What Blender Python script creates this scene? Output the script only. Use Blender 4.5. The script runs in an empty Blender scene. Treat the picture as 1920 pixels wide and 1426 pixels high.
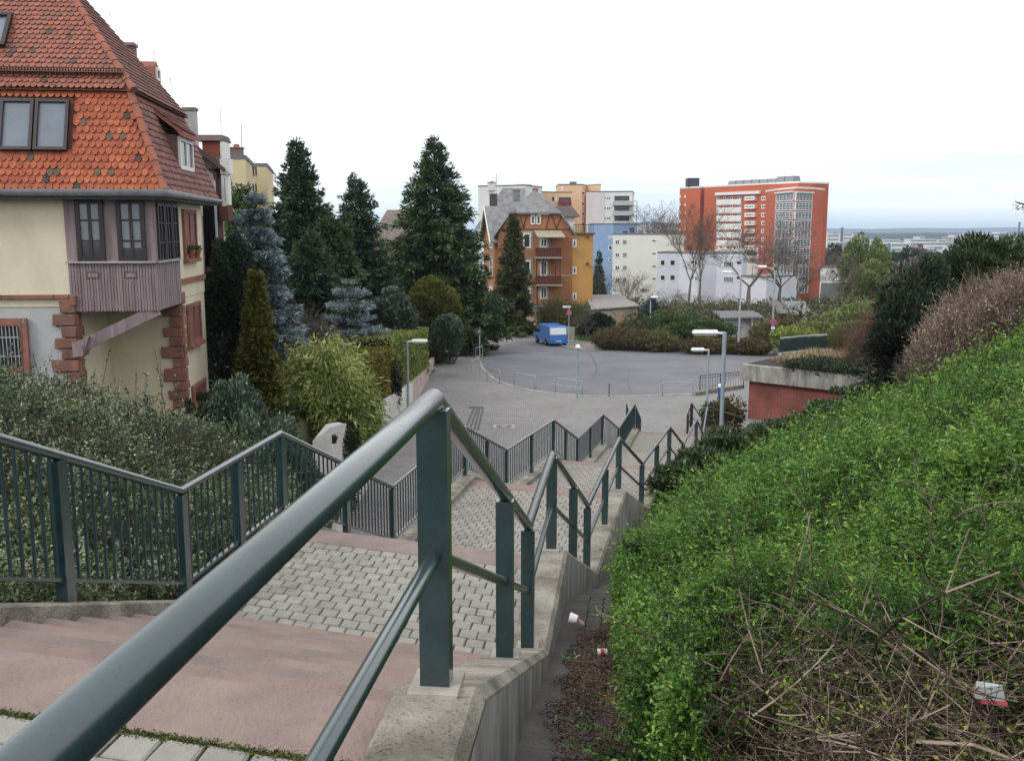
import bpy, math, random
import numpy as np
from math import sin, cos, tan, atan, atan2, radians, pi, sqrt, hypot
from mathutils import Vector, Matrix

# ------------------------------------------------------------------ camera, world, sun, exposure
SC = bpy.context.scene
COL = SC.collection
random.seed(7)
RNG = np.random.default_rng(11)
PITCH, FPX = radians(9.03), 1780.0
cam_data = bpy.data.cameras.new("camera")
cam_data.sensor_width = 36.0
cam_data.lens = FPX / 1920.0 * 36.0
cam_data.clip_start = 0.05
cam_data.clip_end = 30000.0
cam = bpy.data.objects.new("camera", cam_data)
COL.objects.link(cam)
cam.location = (0, 0, 0)
cam.rotation_euler = (radians(90) - PITCH, 0, 0)
SC.camera = cam

world = bpy.data.worlds.new("World")
SC.world = world
world.use_nodes = True
wn, wl = world.node_tree.nodes, world.node_tree.links
wn.clear()
SUN_EL, SUN_AZ = radians(38), radians(-125)      # sun behind cloud, behind the camera and to the left
w_out = wn.new("ShaderNodeOutputWorld")
w_bg = wn.new("ShaderNodeBackground"); w_bg.inputs[1].default_value = 0.10
w_sky = wn.new("ShaderNodeTexSky"); w_sky.sky_type = 'NISHITA'; w_sky.sun_disc = False
w_sky.sun_elevation = SUN_EL; w_sky.sun_rotation = SUN_AZ
w_cl = wn.new("ShaderNodeBackground"); w_cl.inputs[1].default_value = 1.0
w_mix = wn.new("ShaderNodeMixShader"); w_mix.inputs[0].default_value = 0.93
tc = wn.new("ShaderNodeTexCoord")
mp = wn.new("ShaderNodeMapping"); mp.inputs['Scale'].default_value = (1.2, 1.2, 14.0)
nz = wn.new("ShaderNodeTexNoise"); nz.inputs['Scale'].default_value = 1.7; nz.inputs['Detail'].default_value = 6
sp = wn.new("ShaderNodeSeparateXYZ")
hr = wn.new("ShaderNodeMapRange"); hr.inputs[1].default_value = 0.0; hr.inputs[2].default_value = 0.24
cadd = wn.new("ShaderNodeMath"); cadd.operation = 'MULTIPLY_ADD'; cadd.inputs[1].default_value = 0.85; 
crp = wn.new("ShaderNodeValToRGB")
crp.color_ramp.elements[0].position = 0.30; crp.color_ramp.elements[0].color = (0.55, 0.67, 0.79, 1)
crp.color_ramp.elements[1].position = 1.05; crp.color_ramp.elements[1].color = (1.14, 1.15, 1.16, 1)
_e = crp.color_ramp.elements.new(0.62); _e.color = (0.76, 0.84, 0.91, 1)
wl.new(tc.outputs['Generated'], mp.inputs[0]); wl.new(mp.outputs[0], nz.inputs['Vector'])
wl.new(tc.outputs['Generated'], sp.inputs[0]); wl.new(sp.outputs['Z'], hr.inputs[0])
wl.new(hr.outputs[0], cadd.inputs[0]); wl.new(nz.outputs[0], cadd.inputs[2])
wl.new(cadd.outputs[0], crp.inputs[0]); wl.new(crp.outputs[0], w_cl.inputs[0])
wl.new(w_sky.outputs[0], w_bg.inputs[0])
wl.new(w_bg.outputs[0], w_mix.inputs[1]); wl.new(w_cl.outputs[0], w_mix.inputs[2])
wl.new(w_mix.outputs[0], w_out.inputs[0])

sun_d = bpy.data.lights.new("sun", 'SUN'); sun_d.energy = 1.1; sun_d.angle = radians(14); sun_d.color = (1.0, 0.96, 0.9)
sun = bpy.data.objects.new("sun", sun_d); COL.objects.link(sun)
_sd = Vector((cos(SUN_EL) * sin(SUN_AZ), cos(SUN_EL) * cos(SUN_AZ), sin(SUN_EL)))
sun.rotation_euler = (-_sd).to_track_quat('-Z', 'Y').to_euler()
sun.location = (0, 0, 40)
SC.view_settings.view_transform = 'Standard'
SC.view_settings.look = 'None'
SC.view_settings.exposure = 0.36
SC.view_settings.gamma = 1.0
SC.view_settings.use_curve_mapping = False
SC.cycles.volume_bounces = 1
SC.cycles.max_bounces = 6

# ------------------------------------------------------------------ measuring: pixel of the photograph -> place
def ray(px, py):
    xc, yc = (px - 960) / FPX, (py - 713) / FPX
    return Vector((xc, cos(PITCH) - sin(PITCH) * yc, -(sin(PITCH) + cos(PITCH) * yc)))
def onz(px, py, z):
    r = ray(px, py); return r * (z / r.z)
def ond(px, py, d):
    r = ray(px, py); return r * (d / r.y)
def xat(px, d, py=560):
    r = ray(px, py); return r.x / r.y * d
def zat(py, d):
    r = ray(960, py); return r.z / r.y * d
def lerp(a, b, t): return a + (b - a) * t
def interp(x, pts):
    return float(np.interp(x, [p[0] for p in pts], [p[1] for p in pts]))

# ------------------------------------------------------------------ materials
MATS = {}
def mat(name, col, rough=0.8, var=0.15, scale=3.0, bump=0.0, bscale=None, col2=None, metal=0.0, spec=0.5, detail=5, ramp=(0.35, 0.65), coord='Object', stretch=None, speck=None):
    if name in MATS: return MATS[name]
    m = bpy.data.materials.new(name); m.use_nodes = True
    n, l = m.node_tree.nodes, m.node_tree.links
    b = n["Principled BSDF"]
    b.inputs['Roughness'].default_value = rough; b.inputs['Metallic'].default_value = metal
    b.inputs['Specular IOR Level'].default_value = spec
    t = n.new("ShaderNodeTexCoord"); src = t.outputs[coord]
    if stretch:
        q = n.new("ShaderNodeMapping"); q.inputs['Scale'].default_value = stretch
        l.new(src, q.inputs[0]); src = q.outputs[0]
    if col2 is None: col2 = tuple(c * (1 - var * 2) for c in col)
    z = n.new("ShaderNodeTexNoise"); z.inputs['Scale'].default_value = scale; z.inputs['Detail'].default_value = detail
    z.inputs['Roughness'].default_value = 0.65
    l.new(src, z.inputs['Vector'])
    r = n.new("ShaderNodeValToRGB")
    r.color_ramp.elements[0].position, r.color_ramp.elements[1].position = ramp
    r.color_ramp.elements[0].color = (*col2, 1); r.color_ramp.elements[1].color = (*col, 1)
    l.new(z.outputs[0], r.inputs[0]); l.new(r.outputs[0], b.inputs['Base Color'])
    if bump:
        z2 = n.new("ShaderNodeTexNoise"); z2.inputs['Scale'].default_value = bscale or scale * 8; z2.inputs['Detail'].default_value = 6
        l.new(src, z2.inputs['Vector'])
        bp = n.new("ShaderNodeBump"); bp.inputs['Strength'].default_value = bump; bp.inputs['Distance'].default_value = 0.02
        l.new(z2.outputs[0], bp.inputs['Height']); l.new(bp.outputs[0], b.inputs['Normal'])
    if speck:
        z3 = n.new("ShaderNodeTexNoise"); z3.inputs['Scale'].default_value = speck[0]; z3.inputs['Detail'].default_value = 2
        l.new(t.outputs[coord], z3.inputs['Vector'])
        z4 = n.new("ShaderNodeTexNoise"); z4.inputs['Scale'].default_value = speck[0]*.06; z4.inputs['Detail'].default_value = 3
        l.new(t.outputs[coord], z4.inputs['Vector'])
        av = n.new("ShaderNodeMath"); av.operation = 'MULTIPLY_ADD'; av.inputs[1].default_value = .35; l.new(z4.outputs[0], av.inputs[0]); l.new(z3.outputs[0], av.inputs[2])
        r3 = n.new("ShaderNodeMapRange"); r3.inputs[1].default_value = speck[1]; r3.inputs[2].default_value = speck[1] + .035; r3.inputs[3].default_value = speck[2]; r3.inputs[4].default_value = 1
        l.new(av.outputs[0], r3.inputs[0])
        m3 = n.new("ShaderNodeMix"); m3.data_type = 'RGBA'; m3.blend_type = 'MULTIPLY'; m3.inputs[0].default_value = 1
        l.new(r.outputs[0], m3.inputs[6]); l.new(r3.outputs[0], m3.inputs[7]); l.new(m3.outputs[2], b.inputs['Base Color'])
    MATS[name] = m
    return m

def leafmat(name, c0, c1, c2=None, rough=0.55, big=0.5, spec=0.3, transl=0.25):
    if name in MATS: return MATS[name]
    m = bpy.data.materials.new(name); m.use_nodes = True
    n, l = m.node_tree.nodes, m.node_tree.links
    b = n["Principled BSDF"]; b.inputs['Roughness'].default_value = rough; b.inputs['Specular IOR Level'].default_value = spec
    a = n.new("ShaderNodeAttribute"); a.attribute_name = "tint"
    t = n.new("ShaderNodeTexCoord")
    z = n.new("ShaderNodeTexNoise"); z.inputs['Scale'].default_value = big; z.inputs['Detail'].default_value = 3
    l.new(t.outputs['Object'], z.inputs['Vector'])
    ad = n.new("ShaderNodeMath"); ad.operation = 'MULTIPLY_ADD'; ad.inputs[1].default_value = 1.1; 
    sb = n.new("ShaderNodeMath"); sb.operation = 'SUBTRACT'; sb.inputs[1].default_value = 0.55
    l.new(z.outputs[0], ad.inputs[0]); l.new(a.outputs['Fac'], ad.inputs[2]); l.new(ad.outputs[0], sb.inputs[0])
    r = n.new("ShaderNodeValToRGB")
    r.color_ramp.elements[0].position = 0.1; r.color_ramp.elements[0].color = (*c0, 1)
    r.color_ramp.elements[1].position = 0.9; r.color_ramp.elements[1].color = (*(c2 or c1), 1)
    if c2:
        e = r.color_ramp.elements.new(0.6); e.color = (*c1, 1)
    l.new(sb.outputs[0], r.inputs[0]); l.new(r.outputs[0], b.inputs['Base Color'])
    if transl:
        tr = n.new("ShaderNodeBsdfTranslucent"); mx = n.new("ShaderNodeMixShader"); mx.inputs[0].default_value = transl
        l.new(r.outputs[0], tr.inputs[0]); l.new(b.outputs[0], mx.inputs[1]); l.new(tr.outputs[0], mx.inputs[2])
        l.new(mx.outputs[0], n["Material Output"].inputs[0])
    MATS[name] = m
    return m

def glassmat(name, col, rough=0.08, spec=0.8):
    return mat(name, col, rough=rough, var=0.1, scale=1.2, spec=spec)

# ------------------------------------------------------------------ mesh building
BASE = {}
def wbase(o): return BASE.get(o.name, Vector((0, 0, 0)))
def props(o, label=None, cat=None, group=None, kind=None):
    if label: o['label'] = label
    if cat: o['category'] = cat
    if group: o['group'] = group
    if kind: o['kind'] = kind
    return o
def thing(name, label, cat, loc=(0, 0, 0), group=None):
    o = bpy.data.objects.new(name, None); COL.objects.link(o); o.location = loc; o.empty_display_size = 0.2
    BASE[o.name] = Vector(loc)
    return props(o, label, cat, group)

class MB:
    def __init__(s): s.v = []; s.f = []
    def poly(s, pts):
        i = len(s.v); s.v += [tuple(p) for p in pts]; s.f.append(tuple(range(i, i + len(pts)))); return s
    def hexa(s, b, t):           # bottom 4, top 4 (counter-clockwise seen from above)
        i = len(s.v); s.v += [tuple(p) for p in b] + [tuple(p) for p in t]
        s.f += [(i+3, i+2, i+1, i), (i+4, i+5, i+6, i+7), (i, i+1, i+5, i+4), (i+1, i+2, i+6, i+5), (i+2, i+3, i+7, i+6), (i+3, i, i+4, i+7)]
        return s
    def box(s, x0, x1, y0, y1, z0, z1):
        return s.hexa([(x0, y0, z0), (x1, y0, z0), (x1, y1, z0), (x0, y1, z0)], [(x0, y0, z1), (x1, y0, z1), (x1, y1, z1), (x0, y1, z1)])
    def obox(s, c, ang, lx, ly, z0, z1):    # turned box centred on c
        ca, sa = cos(ang), sin(ang)
        q = [(c[0] + ca*a - sa*b, c[1] + sa*a + ca*b) for a, b in ((-lx/2, -ly/2), (lx/2, -ly/2), (lx/2, ly/2), (-lx/2, ly/2))]
        return s.hexa([(x, y, z0) for x, y in q], [(x, y, z1) for x, y in q])
    def prism(s, xy, z0, z1):    # z0/z1 numbers or lists
        n = len(xy); i = len(s.v)
        zz0 = z0 if isinstance(z0, (list, tuple)) else [z0]*n; zz1 = z1 if isinstance(z1, (list, tuple)) else [z1]*n
        s.v += [(p[0], p[1], zz0[k]) for k, p in enumerate(xy)] + [(p[0], p[1], zz1[k]) for k, p in enumerate(xy)]
        s.f.append(tuple(range(i + n - 1, i - 1, -1))); s.f.append(tuple(range(i + n, i + 2*n)))
        for k in range(n):
            k2 = (k + 1) % n; s.f.append((i + k, i + k2, i + n + k2, i + n + k))
        return s
    def tube(s, path, rad, n=8, cap=True):
        path = [Vector(p) for p in path]; m = len(path)
        rr = rad if isinstance(rad, (list, tuple)) else [rad]*m
        i = len(s.v)
        for k, p in enumerate(path):
            if k == 0: d = path[1] - p
            elif k == m - 1: d = p - path[k-1]
            else: d = (p - path[k-1]).normalized() + (path[k+1] - p).normalized()
            d = d.normalized() if d.length > 1e-9 else Vector((0, 0, 1))
            a = d.cross(Vector((0, 0, 1)))
            if a.length < 0.05: a = d.cross(Vector((1, 0, 0)))
            a.normalize(); b = a.cross(d).normalized()
            sc = 1.0
            if 0 < k < m - 1:
                c = (p - path[k-1]).normalized().dot(d); sc = 1 / max(c, 0.5)
            for j in range(n):
                t = 2*pi*j/n
                s.v.append(tuple(p + a*cos(t)*rr[k] + b*sin(t)*rr[k]*sc))
        for k in range(m - 1):
            for j in range(n):
                j2 = (j + 1) % n
                s.f.append((i + k*n + j, i + k*n + j2, i + (k+1)*n + j2, i + (k+1)*n + j))
        if cap:
            s.f.append(tuple(i + j for j in reversed(range(n)))); s.f.append(tuple(i + (m-1)*n + j for j in range(n)))
        return s
    def lathe(s, c, prof, n=16):     # prof: (radius, z)
        i = len(s.v)
        for r, z in prof:
            for j in range(n):
                t = 2*pi*j/n; s.v.append((c[0] + r*cos(t), c[1] + r*sin(t), c[2] + z))
        for k in range(len(prof) - 1):
            for j in range(n):
                j2 = (j+1) % n; s.f.append((i + k*n + j, i + k*n + j2, i + (k+1)*n + j2, i + (k+1)*n + j))
        s.f.append(tuple(i + j for j in reversed(range(n)))); s.f.append(tuple(i + (len(prof)-1)*n + j for j in range(n)))
        return s
    def build(s, name, m, parent=None, smooth=False, origin=None):
        if parent is not None: off = wbase(parent)
        elif origin is not None: off = Vector(origin)
        else:
            a = np.array(s.v); off = Vector((float(a[:, 0].mean()), float(a[:, 1].mean()), float(a[:, 2].min())))
        me = bpy.data.meshes.new(name)
        me.from_pydata([(x - off.x, y - off.y, z - off.z) for x, y, z in s.v], [], s.f)
        me.materials.append(m)
        if smooth: me.polygons.foreach_set('use_smooth', [True]*len(me.polygons))
        me.update()
        o = bpy.data.objects.new(name, me); COL.objects.link(o)
        if parent is not None: o.parent = parent; BASE[o.name] = off
        else: o.location = off; BASE[o.name] = off
        return o

def npmesh(name, V, F, m, parent=None, tint=None, smooth=False, origin=None):
    """V (n,3) float, F (k,4) or (k,3) int, in world places"""
    V = np.asarray(V, dtype=np.float64); F = np.asarray(F, dtype=np.int32)
    if parent is not None: off = np.array(wbase(parent))
    elif origin is not None: off = np.array(origin)
    else: off = np.array([V[:, 0].mean(), V[:, 1].mean(), V[:, 2].min()])
    me = bpy.data.meshes.new(name)
    k, w = F.shape
    me.vertices.add(len(V)); me.vertices.foreach_set('co', (V - off).astype(np.float32).ravel())
    me.loops.add(k*w); me.loops.foreach_set('vertex_index', F.ravel())
    me.polygons.add(k); me.polygons.foreach_set('loop_start', np.arange(0, k*w, w, dtype=np.int32))
    me.polygons.foreach_set('loop_total', np.full(k, w, dtype=np.int32))
    if smooth: me.polygons.foreach_set('use_smooth', np.ones(k, dtype=bool))
    if tint is not None:
        at = me.attributes.new('tint', 'FLOAT', 'POINT'); at.data.foreach_set('value', np.asarray(tint, dtype=np.float32))
    me.update(calc_edges=True)
    me.materials.append(m)
    o = bpy.data.objects.new(name, me); COL.objects.link(o)
    BASE[o.name] = Vector(off)
    if parent is not None: o.parent = parent
    else: o.location = off
    return o

def unit(a): return a / np.maximum(np.linalg.norm(a, axis=1, keepdims=True), 1e-9)
def leaves(P, D, L, W, rng=RNG, fold=0.15):
    """diamond leaves: base P, direction D, length L, width W -> V, F"""
    n = len(P); D = unit(D)
    R = unit(rng.normal(size=(n, 3))); S = unit(np.cross(D, R)); N = np.cross(S, D)
    L = np.broadcast_to(np.asarray(L, float), (n,))[:, None]; W = np.broadcast_to(np.asarray(W, float), (n,))[:, None]
    a = P; c = P + D*L; mid = P + D*L*0.45
    b = mid + S*W*0.5 + N*L*fold; d = mid - S*W*0.5 + N*L*fold
    V = np.stack([a, b, c, d], axis=1).reshape(-1, 3)
    F = np.arange(4*n).reshape(n, 4)
    return V, F
def sticks(A, B, ra, rb):
    """three-sided sticks from A to B"""
    n = len(A); D = unit(B - A)
    R = np.where(np.abs(D[:, 2:3]) > 0.9, np.array([[1., 0, 0]]), np.array([[0, 0, 1.]]))
    S = unit(np.cross(D, R)); T = np.cross(D, S)
    ra = np.broadcast_to(np.asarray(ra, float), (n,))[:, None]; rb = np.broadcast_to(np.asarray(rb, float), (n,))[:, None]
    vs = []
    for P, r in ((A, ra), (B, rb)):
        for t in (0, 2.094, 4.189): vs.append(P + S*cos(t)*r + T*sin(t)*r)
    V = np.stack(vs, axis=1).reshape(-1, 3)
    b = np.arange(n)[:, None]*6
    F = np.concatenate([b + np.array([[0, 1, 4, 3]]), b + np.array([[1, 2, 5, 4]]), b + np.array([[2, 0, 3, 5]])], axis=0)
    return V, F
def join(*vf):
    Vs, Fs, o = [], [], 0
    for V, F in vf:
        Vs.append(V); Fs.append(F + o); o += len(V)
    return np.concatenate(Vs), np.concatenate(Fs)
def ctint(n, rng=RNG, lo=0.0, hi=1.0): return np.repeat(rng.uniform(lo, hi, n), 4)

def copy_tree(o, parent=None):
    c = o.copy(); COL.objects.link(c); c.parent = parent
    for ch in list(o.children): copy_tree(ch, c)
    return c

# smooth value noise (vectorised)
_G = RNG.uniform(-1, 1, (64, 64))
def vnoise(x, y, s=1.0):
    x = np.asarray(x, float)/s; y = np.asarray(y, float)/s
    xi = np.floor(x).astype(int); yi = np.floor(y).astype(int); fx = x - xi; fy = y - yi
    fx = fx*fx*(3 - 2*fx); fy = fy*fy*(3 - 2*fy)
    g = lambda a, b: _G[a % 64, b % 64]
    return (g(xi, yi)*(1-fx) + g(xi+1, yi)*fx)*(1-fy) + (g(xi, yi+1)*(1-fx) + g(xi+1, yi+1)*fx)*fy
# ------------------------------------------------------------------ materials used widely
M_rail = mat('rail_paint', (0.012, 0.044, 0.053), rough=0.36, var=0.2, scale=5.0, spec=0.5, bump=0.05, bscale=60, speck=(130, .50, .62))
_b = M_rail.node_tree.nodes['Principled BSDF']; _b.inputs['Coat Weight'].default_value = 1.0; _b.inputs['Coat Roughness'].default_value = 0.22; _b.inputs['Coat IOR'].default_value = 1.6
M_raildk = mat('brown_rail_paint', (0.035, 0.03, 0.032), rough=0.45, var=0.1)
M_conc = mat('weathered_concrete', (0.34, 0.315, 0.27), col2=(0.13, 0.12, 0.095), rough=0.9, scale=2.6, bump=0.7, bscale=60, detail=10, ramp=(0.34, 0.62), speck=(70, .56, .55))
M_concst = mat('stained_concrete', (0.38, 0.37, 0.345), col2=(0.10, 0.095, 0.085), rough=0.92, scale=2.2, bump=0.4, bscale=50, detail=8, ramp=(0.30, 0.66), stretch=(1.5, 1.5, 0.4))
M_sand = mat('pink_sandstone', (0.27, 0.202, 0.178), col2=(0.20, 0.15, 0.13), rough=0.88, scale=2.6, bump=0.6, bscale=45, detail=8, speck=(85, .455, .55))
M_sands = [M_sand] + [mat('pink_sandstone_' + q, c, col2=tuple(v*.72 for v in c), rough=0.88, scale=2.1, bump=0.6, bscale=45, detail=8, speck=(85, .44 + k*.03, .55)) for k, (q, c) in enumerate((('greyer', (0.258, 0.20, 0.182)), ('redder', (0.275, 0.197, 0.17))))]
M_redsand = mat('red_sandstone', (0.31, 0.135, 0.10), col2=(0.17, 0.085, 0.065), rough=0.9, scale=2.5, bump=0.8, bscale=12)
M_paver = [mat('paver_grey_%s' % s, c, col2=tuple(q*0.74 for q in c), rough=0.9, scale=6, bump=0.4, bscale=80, detail=8)
           for s, c in (('warm', (0.305, 0.285, 0.258)), ('pale', (0.325, 0.308, 0.28)), ('dull', (0.285, 0.268, 0.245)))]
M_joint = mat('mossy_joint', (0.06, 0.058, 0.045), col2=(0.035, 0.05, 0.018), rough=1.0, scale=2.5, bump=0.6, bscale=60)
M_soil = mat('dark_soil', (0.05, 0.036, 0.028), col2=(0.025, 0.02, 0.016), rough=1.0, scale=5, bump=0.8, bscale=40)
M_gutter = mat('damp_gutter_stone', (0.105, 0.09, 0.08), col2=(0.035, 0.03, 0.026), rough=0.75, scale=2.0, bump=0.6, bscale=30, detail=8)
M_galv = mat('galvanised_steel', (0.42, 0.46, 0.5), rough=0.45, var=0.1, metal=0.3, scale=4)

def asphaltmat(name, base, patch, sc):
    return mat(name, base, col2=patch, rough=0.85, scale=sc, bump=0.3, bscale=40, detail=10, ramp=(0.38, 0.6))
M_asph = asphaltmat('turning_circle_asphalt', (0.156, 0.162, 0.178), (0.118, 0.122, 0.134), 0.22)
M_road = asphaltmat('old_road_asphalt', (0.20, 0.195, 0.20), (0.145, 0.14, 0.145), 0.25)

def plazamat():
    m = mat('plaza_small_paving', (0.27, 0.26, 0.258), col2=(0.205, 0.197, 0.195), rough=0.85, scale=0.35, detail=10)
    n, l = m.node_tree.nodes, m.node_tree.links
    b = n["Principled BSDF"]
    br = n.new("ShaderNodeTexBrick"); br.inputs['Scale'].default_value = 1.0
    br.inputs['Brick Width'].default_value = 0.2; br.inputs['Row Height'].default_value = 0.2; br.inputs['Mortar Size'].default_value = 0.012
    br.inputs['Color1'].default_value = (1.06, 1.05, 1.03, 1); br.inputs['Color2'].default_value = (0.86, 0.86, 0.88, 1); br.inputs['Mortar'].default_value = (0.45, 0.45, 0.43, 1)
    t = n.new("ShaderNodeTexCoord"); l.new(t.outputs['Object'], br.inputs['Vector'])
    mx = n.new("ShaderNodeMix"); mx.data_type = 'RGBA'; mx.blend_type = 'MULTIPLY'; mx.inputs[0].default_value = 1.0
    old = b.inputs['Base Color'].links[0].from_socket
    l.new(old, mx.inputs[6]); l.new(br.outputs[0], mx.inputs[7]); l.new(mx.outputs[2], b.inputs['Base Color'])
    return m
M_plaza = plazamat()
def groundmat():
    m = mat('garden_ground', (0.075, 0.085, 0.03), col2=(0.06, 0.048, 0.03), rough=1.0, scale=0.25, detail=10)
    n, l = m.node_tree.nodes, m.node_tree.links
    b = n["Principled BSDF"]
    t = n.new("ShaderNodeNewGeometry"); s = n.new("ShaderNodeSeparateXYZ"); l.new(t.outputs['Position'], s.inputs[0])
    r = n.new("ShaderNodeMapRange"); r.inputs[1].default_value = 2700; r.inputs[2].default_value = 3300; l.new(s.outputs['Y'], r.inputs[0])
    mx = n.new("ShaderNodeMix"); mx.data_type = 'RGBA'
    l.new(r.outputs[0], mx.inputs[0]); old = b.inputs['Base Color'].links[0].from_socket
    l.new(old, mx.inputs[6]); mx.inputs[7].default_value = (0.035, 0.045, 0.04, 1); l.new(mx.outputs[2], b.inputs['Base Color'])
    return m
M_ground = groundmat()

# ------------------------------------------------------------------ levels
def roadz(y): return -(9.0 + 0.035*min(max(y - 40, 0), 55))
RV = [(812, 750, .554), (990, 985, 2.26), (1035, 852, 2.26), (1101.6, 947, 3.95), (1161, 822, 3.95), (1204, 869, 5.1), (1255.6, 800.6, 5.1), (1280.4, 833.4, 6.05), (1306, 786.7, 6.05), (1318, 813, 6.9), (1326, 764, 6.9)]
LV = [(338, 920, 2.26), (525, 812, 2.26), (735, 912, 3.95), (872, 800, 3.95), (950, 843, 5.1), (1038, 787, 5.1), (1083, 822, 6.05), (1130, 777, 6.05), (1160, 803, 6.9), (1190, 757, 6.9)]
RR = [onz(x, y, -h) for x, y, h in RV]
LL = [Vector((-3.0, 3.75, -.554))] + [onz(x, y, -h) for x, y, h in LV]
_b = onz(87, 1413, -.554)
RR = [RR[0] + (_b - RR[0])*1.85] + RR            # the rail runs on past the camera's right hand
LL = [Vector((-3.35, 0.9, -.554))] + LL
# sixth flight, down to the square
for Q in (RR, LL):
    d = (Q[-1] - Q[-2]); d.z = 0; d.normalize()
    Q.append(Q[-1] + d*2.3 + Vector((0, 0, -1.0)))
def railx(y): return interp(y, [(p.y, p.x) for p in RR])
GZ = [(-2, -1.4), (0, -1.65), (3.07, -2.12), (4.8, -2.55), (7.1, -3.38), (9.4, -3.74), (13.3, -5.1), (20.4, -6.25), (26.4, -7.2), (31.8, -8.05), (38, -9.0)]
def gutz(y): return interp(y, GZ)
def hedgex(y): return railx(min(y, 36)) + 1.0 if y < 38 else interp(y, [(38, 8.8), (45, 13), (60, 17), (75, 23.5), (95, 27), (400, 40)])
def bankrise(s, y):
    k = interp(y, [(0, 0.49), (20, 0.48), (30, 0.36), (38, 0.27), (60, 0.3), (90, 0.1), (140, 0.02)])
    r = k*max(s - 0.9, 0) + 0.1*max(s, 0)
    return min(r, interp(y, [(0, 6), (40, 6.5), (90, 3.0), (140, 0.5)]))
def bankz(x, y):
    s = x - hedgex(y)
    base = gutz(y) if y < 38 else roadz(y)
    return base + bankrise(s, y)
def gardenz(x, y):
    z = interp(y, [(-5, -2.2), (4, -2.7), (10, -4.2), (18, -5.0), (26, -5.35), (45, -7.2), (80, -9.6), (110, -10.9)])
    if y < 14:                                    # bank beside the stairs
        t = min(max((-x - 3.2)/6.0, 0), 1); z += 0.8*t
    return z
def farz(x, y):
    return interp(y, [(95, -10.9), (130, -12), (220, -19), (330, -24), (700, -37), (1200, -38), (9000, -38)])
def terr(x, y):
    if y > 95:
        z = farz(x, y)
        if y < 160:
            side = roadz(95) if -6 < x < 26 else (gardenz(x, y) if x <= -6 else bankz(x, y))
            z = lerp(side, z, (y - 95)/65)
        return z
    if x < -6.3: return gardenz(x, y)
    if x < -5.35: return gardenz(x, y) if y < 24 else roadz(y) - .3
    if y < 22 and x < railx(max(y, -1.5)) - 2.0:
        return lerp(gardenz(x, y), -9.0, min(max((y - 12)/9, 0), 1)) if x < -2 else -9.1 if y > 12 else -5.6
    if x > hedgex(y): return bankz(x, y)
    return -9.4 if y < 40 else roadz(y) - 0.3

xs = np.concatenate([-np.geomspace(9000, 44, 26), np.arange(-40, 40, 0.8), np.geomspace(42, 9000, 30)])
ys = np.concatenate([[-40, -20, -8], np.arange(-3, 112, 0.8), np.geomspace(114, 9500, 46)])
V = np.array([(x, y, terr(x, y) - (0.22 if y < 95 else 0)) for y in ys for x in xs])
nx = len(xs)
F = np.array([(j*nx + i, j*nx + i + 1, (j+1)*nx + i + 1, (j+1)*nx + i) for j in range(len(ys)-1) for i in range(nx-1)])
g = npmesh('ground', V, F, M_ground, smooth=True); props(g, kind='structure')

def grid_sheet(name, xf0, xf1, y0, y1, ny, nxx, zf, m, smooth=True):
    V, F = [], []
    for j in range(ny + 1):
        y = lerp(y0, y1, j/ny); a, b = xf0(y), xf1(y)
        for i in range(nxx + 1):
            x = lerp(a, b, i/nxx); V.append((x, y, zf(x, y)))
    w = nxx + 1
    for j in range(ny):
        for i in range(nxx): F.append((j*w + i, j*w + i + 1, (j+1)*w + i + 1, (j+1)*w + i))
    o = npmesh(name, V, F, m, smooth=smooth); props(o, kind='structure'); return o
# bank to the right of the stairs, gutter along its foot
M_bank = mat('bank_soil', (0.045, 0.036, 0.024), col2=(0.022, 0.02, 0.014), rough=1.0, scale=3, bump=0.7, bscale=30)
grid_sheet('bank', lambda y: hedgex(y) - 0.05, lambda y: hedgex(y) + 16, 0.0, 44, 70, 40, lambda x, y: bankz(x, y) - 0.03, M_bank)
grid_sheet('gutter', lambda y: railx(y) + 0.1, lambda y: hedgex(y) + 0.0, -1.0, 36, 90, 4,
           lambda x, y: gutz(y) - 0.06 + 0.02*float(vnoise(x, y, 0.4)), M_gutter)

# ------------------------------------------------------------------ the square, road and pavements
def onroad(px, py):
    d = 60.0
    for _ in range(40):
        p = ond(px, py, d); zr = roadz(d)
        r = ray(px, py); d = zr/(r.z/r.y)
    p = ond(px, py, d); p.z = roadz(p.y); return p
def sheet(name, pxs, off, m, kind='structure', parent=None, world=None, step=3.0):
    """a polygon in the road plane, cut into rows so that it follows the slope"""
    pts = world if world else [onroad(*p) for p in pxs]
    import bmesh
    bm = bmesh.new(); bm.faces.new([bm.verts.new((p[0], p[1], 0)) for p in pts])
    for yc in (40, 95):
        bmesh.ops.bisect_plane(bm, geom=bm.verts[:] + bm.edges[:] + bm.faces[:], plane_co=(0, yc, 0), plane_no=(0, 1, 0))
    bmesh.ops.triangulate(bm, faces=bm.faces[:])
    mb = MB(); mb.v = [(v.co.x, v.co.y, roadz(v.co.y) + off) for v in bm.verts]
    bm.verts.index_update()
    mb.f = []
    for f in bm.faces:
        idx = [v.index for v in f.verts]
        if f.normal.z < 0: idx.reverse()
        mb.f.append(tuple(idx))
    bm.free()
    o = mb.build(name, m, parent)
    if kind: props(o, kind=kind)
    return o
sheet('paved_square', None, 0.0, M_plaza, world=[(-5.6, 12), (22, 12), (22, 45), (26, 60), (31, 75), (32, 112), (-7.6, 112), (-7.2, 75), (-5.8, 62), (-5.6, 40)])
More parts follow.
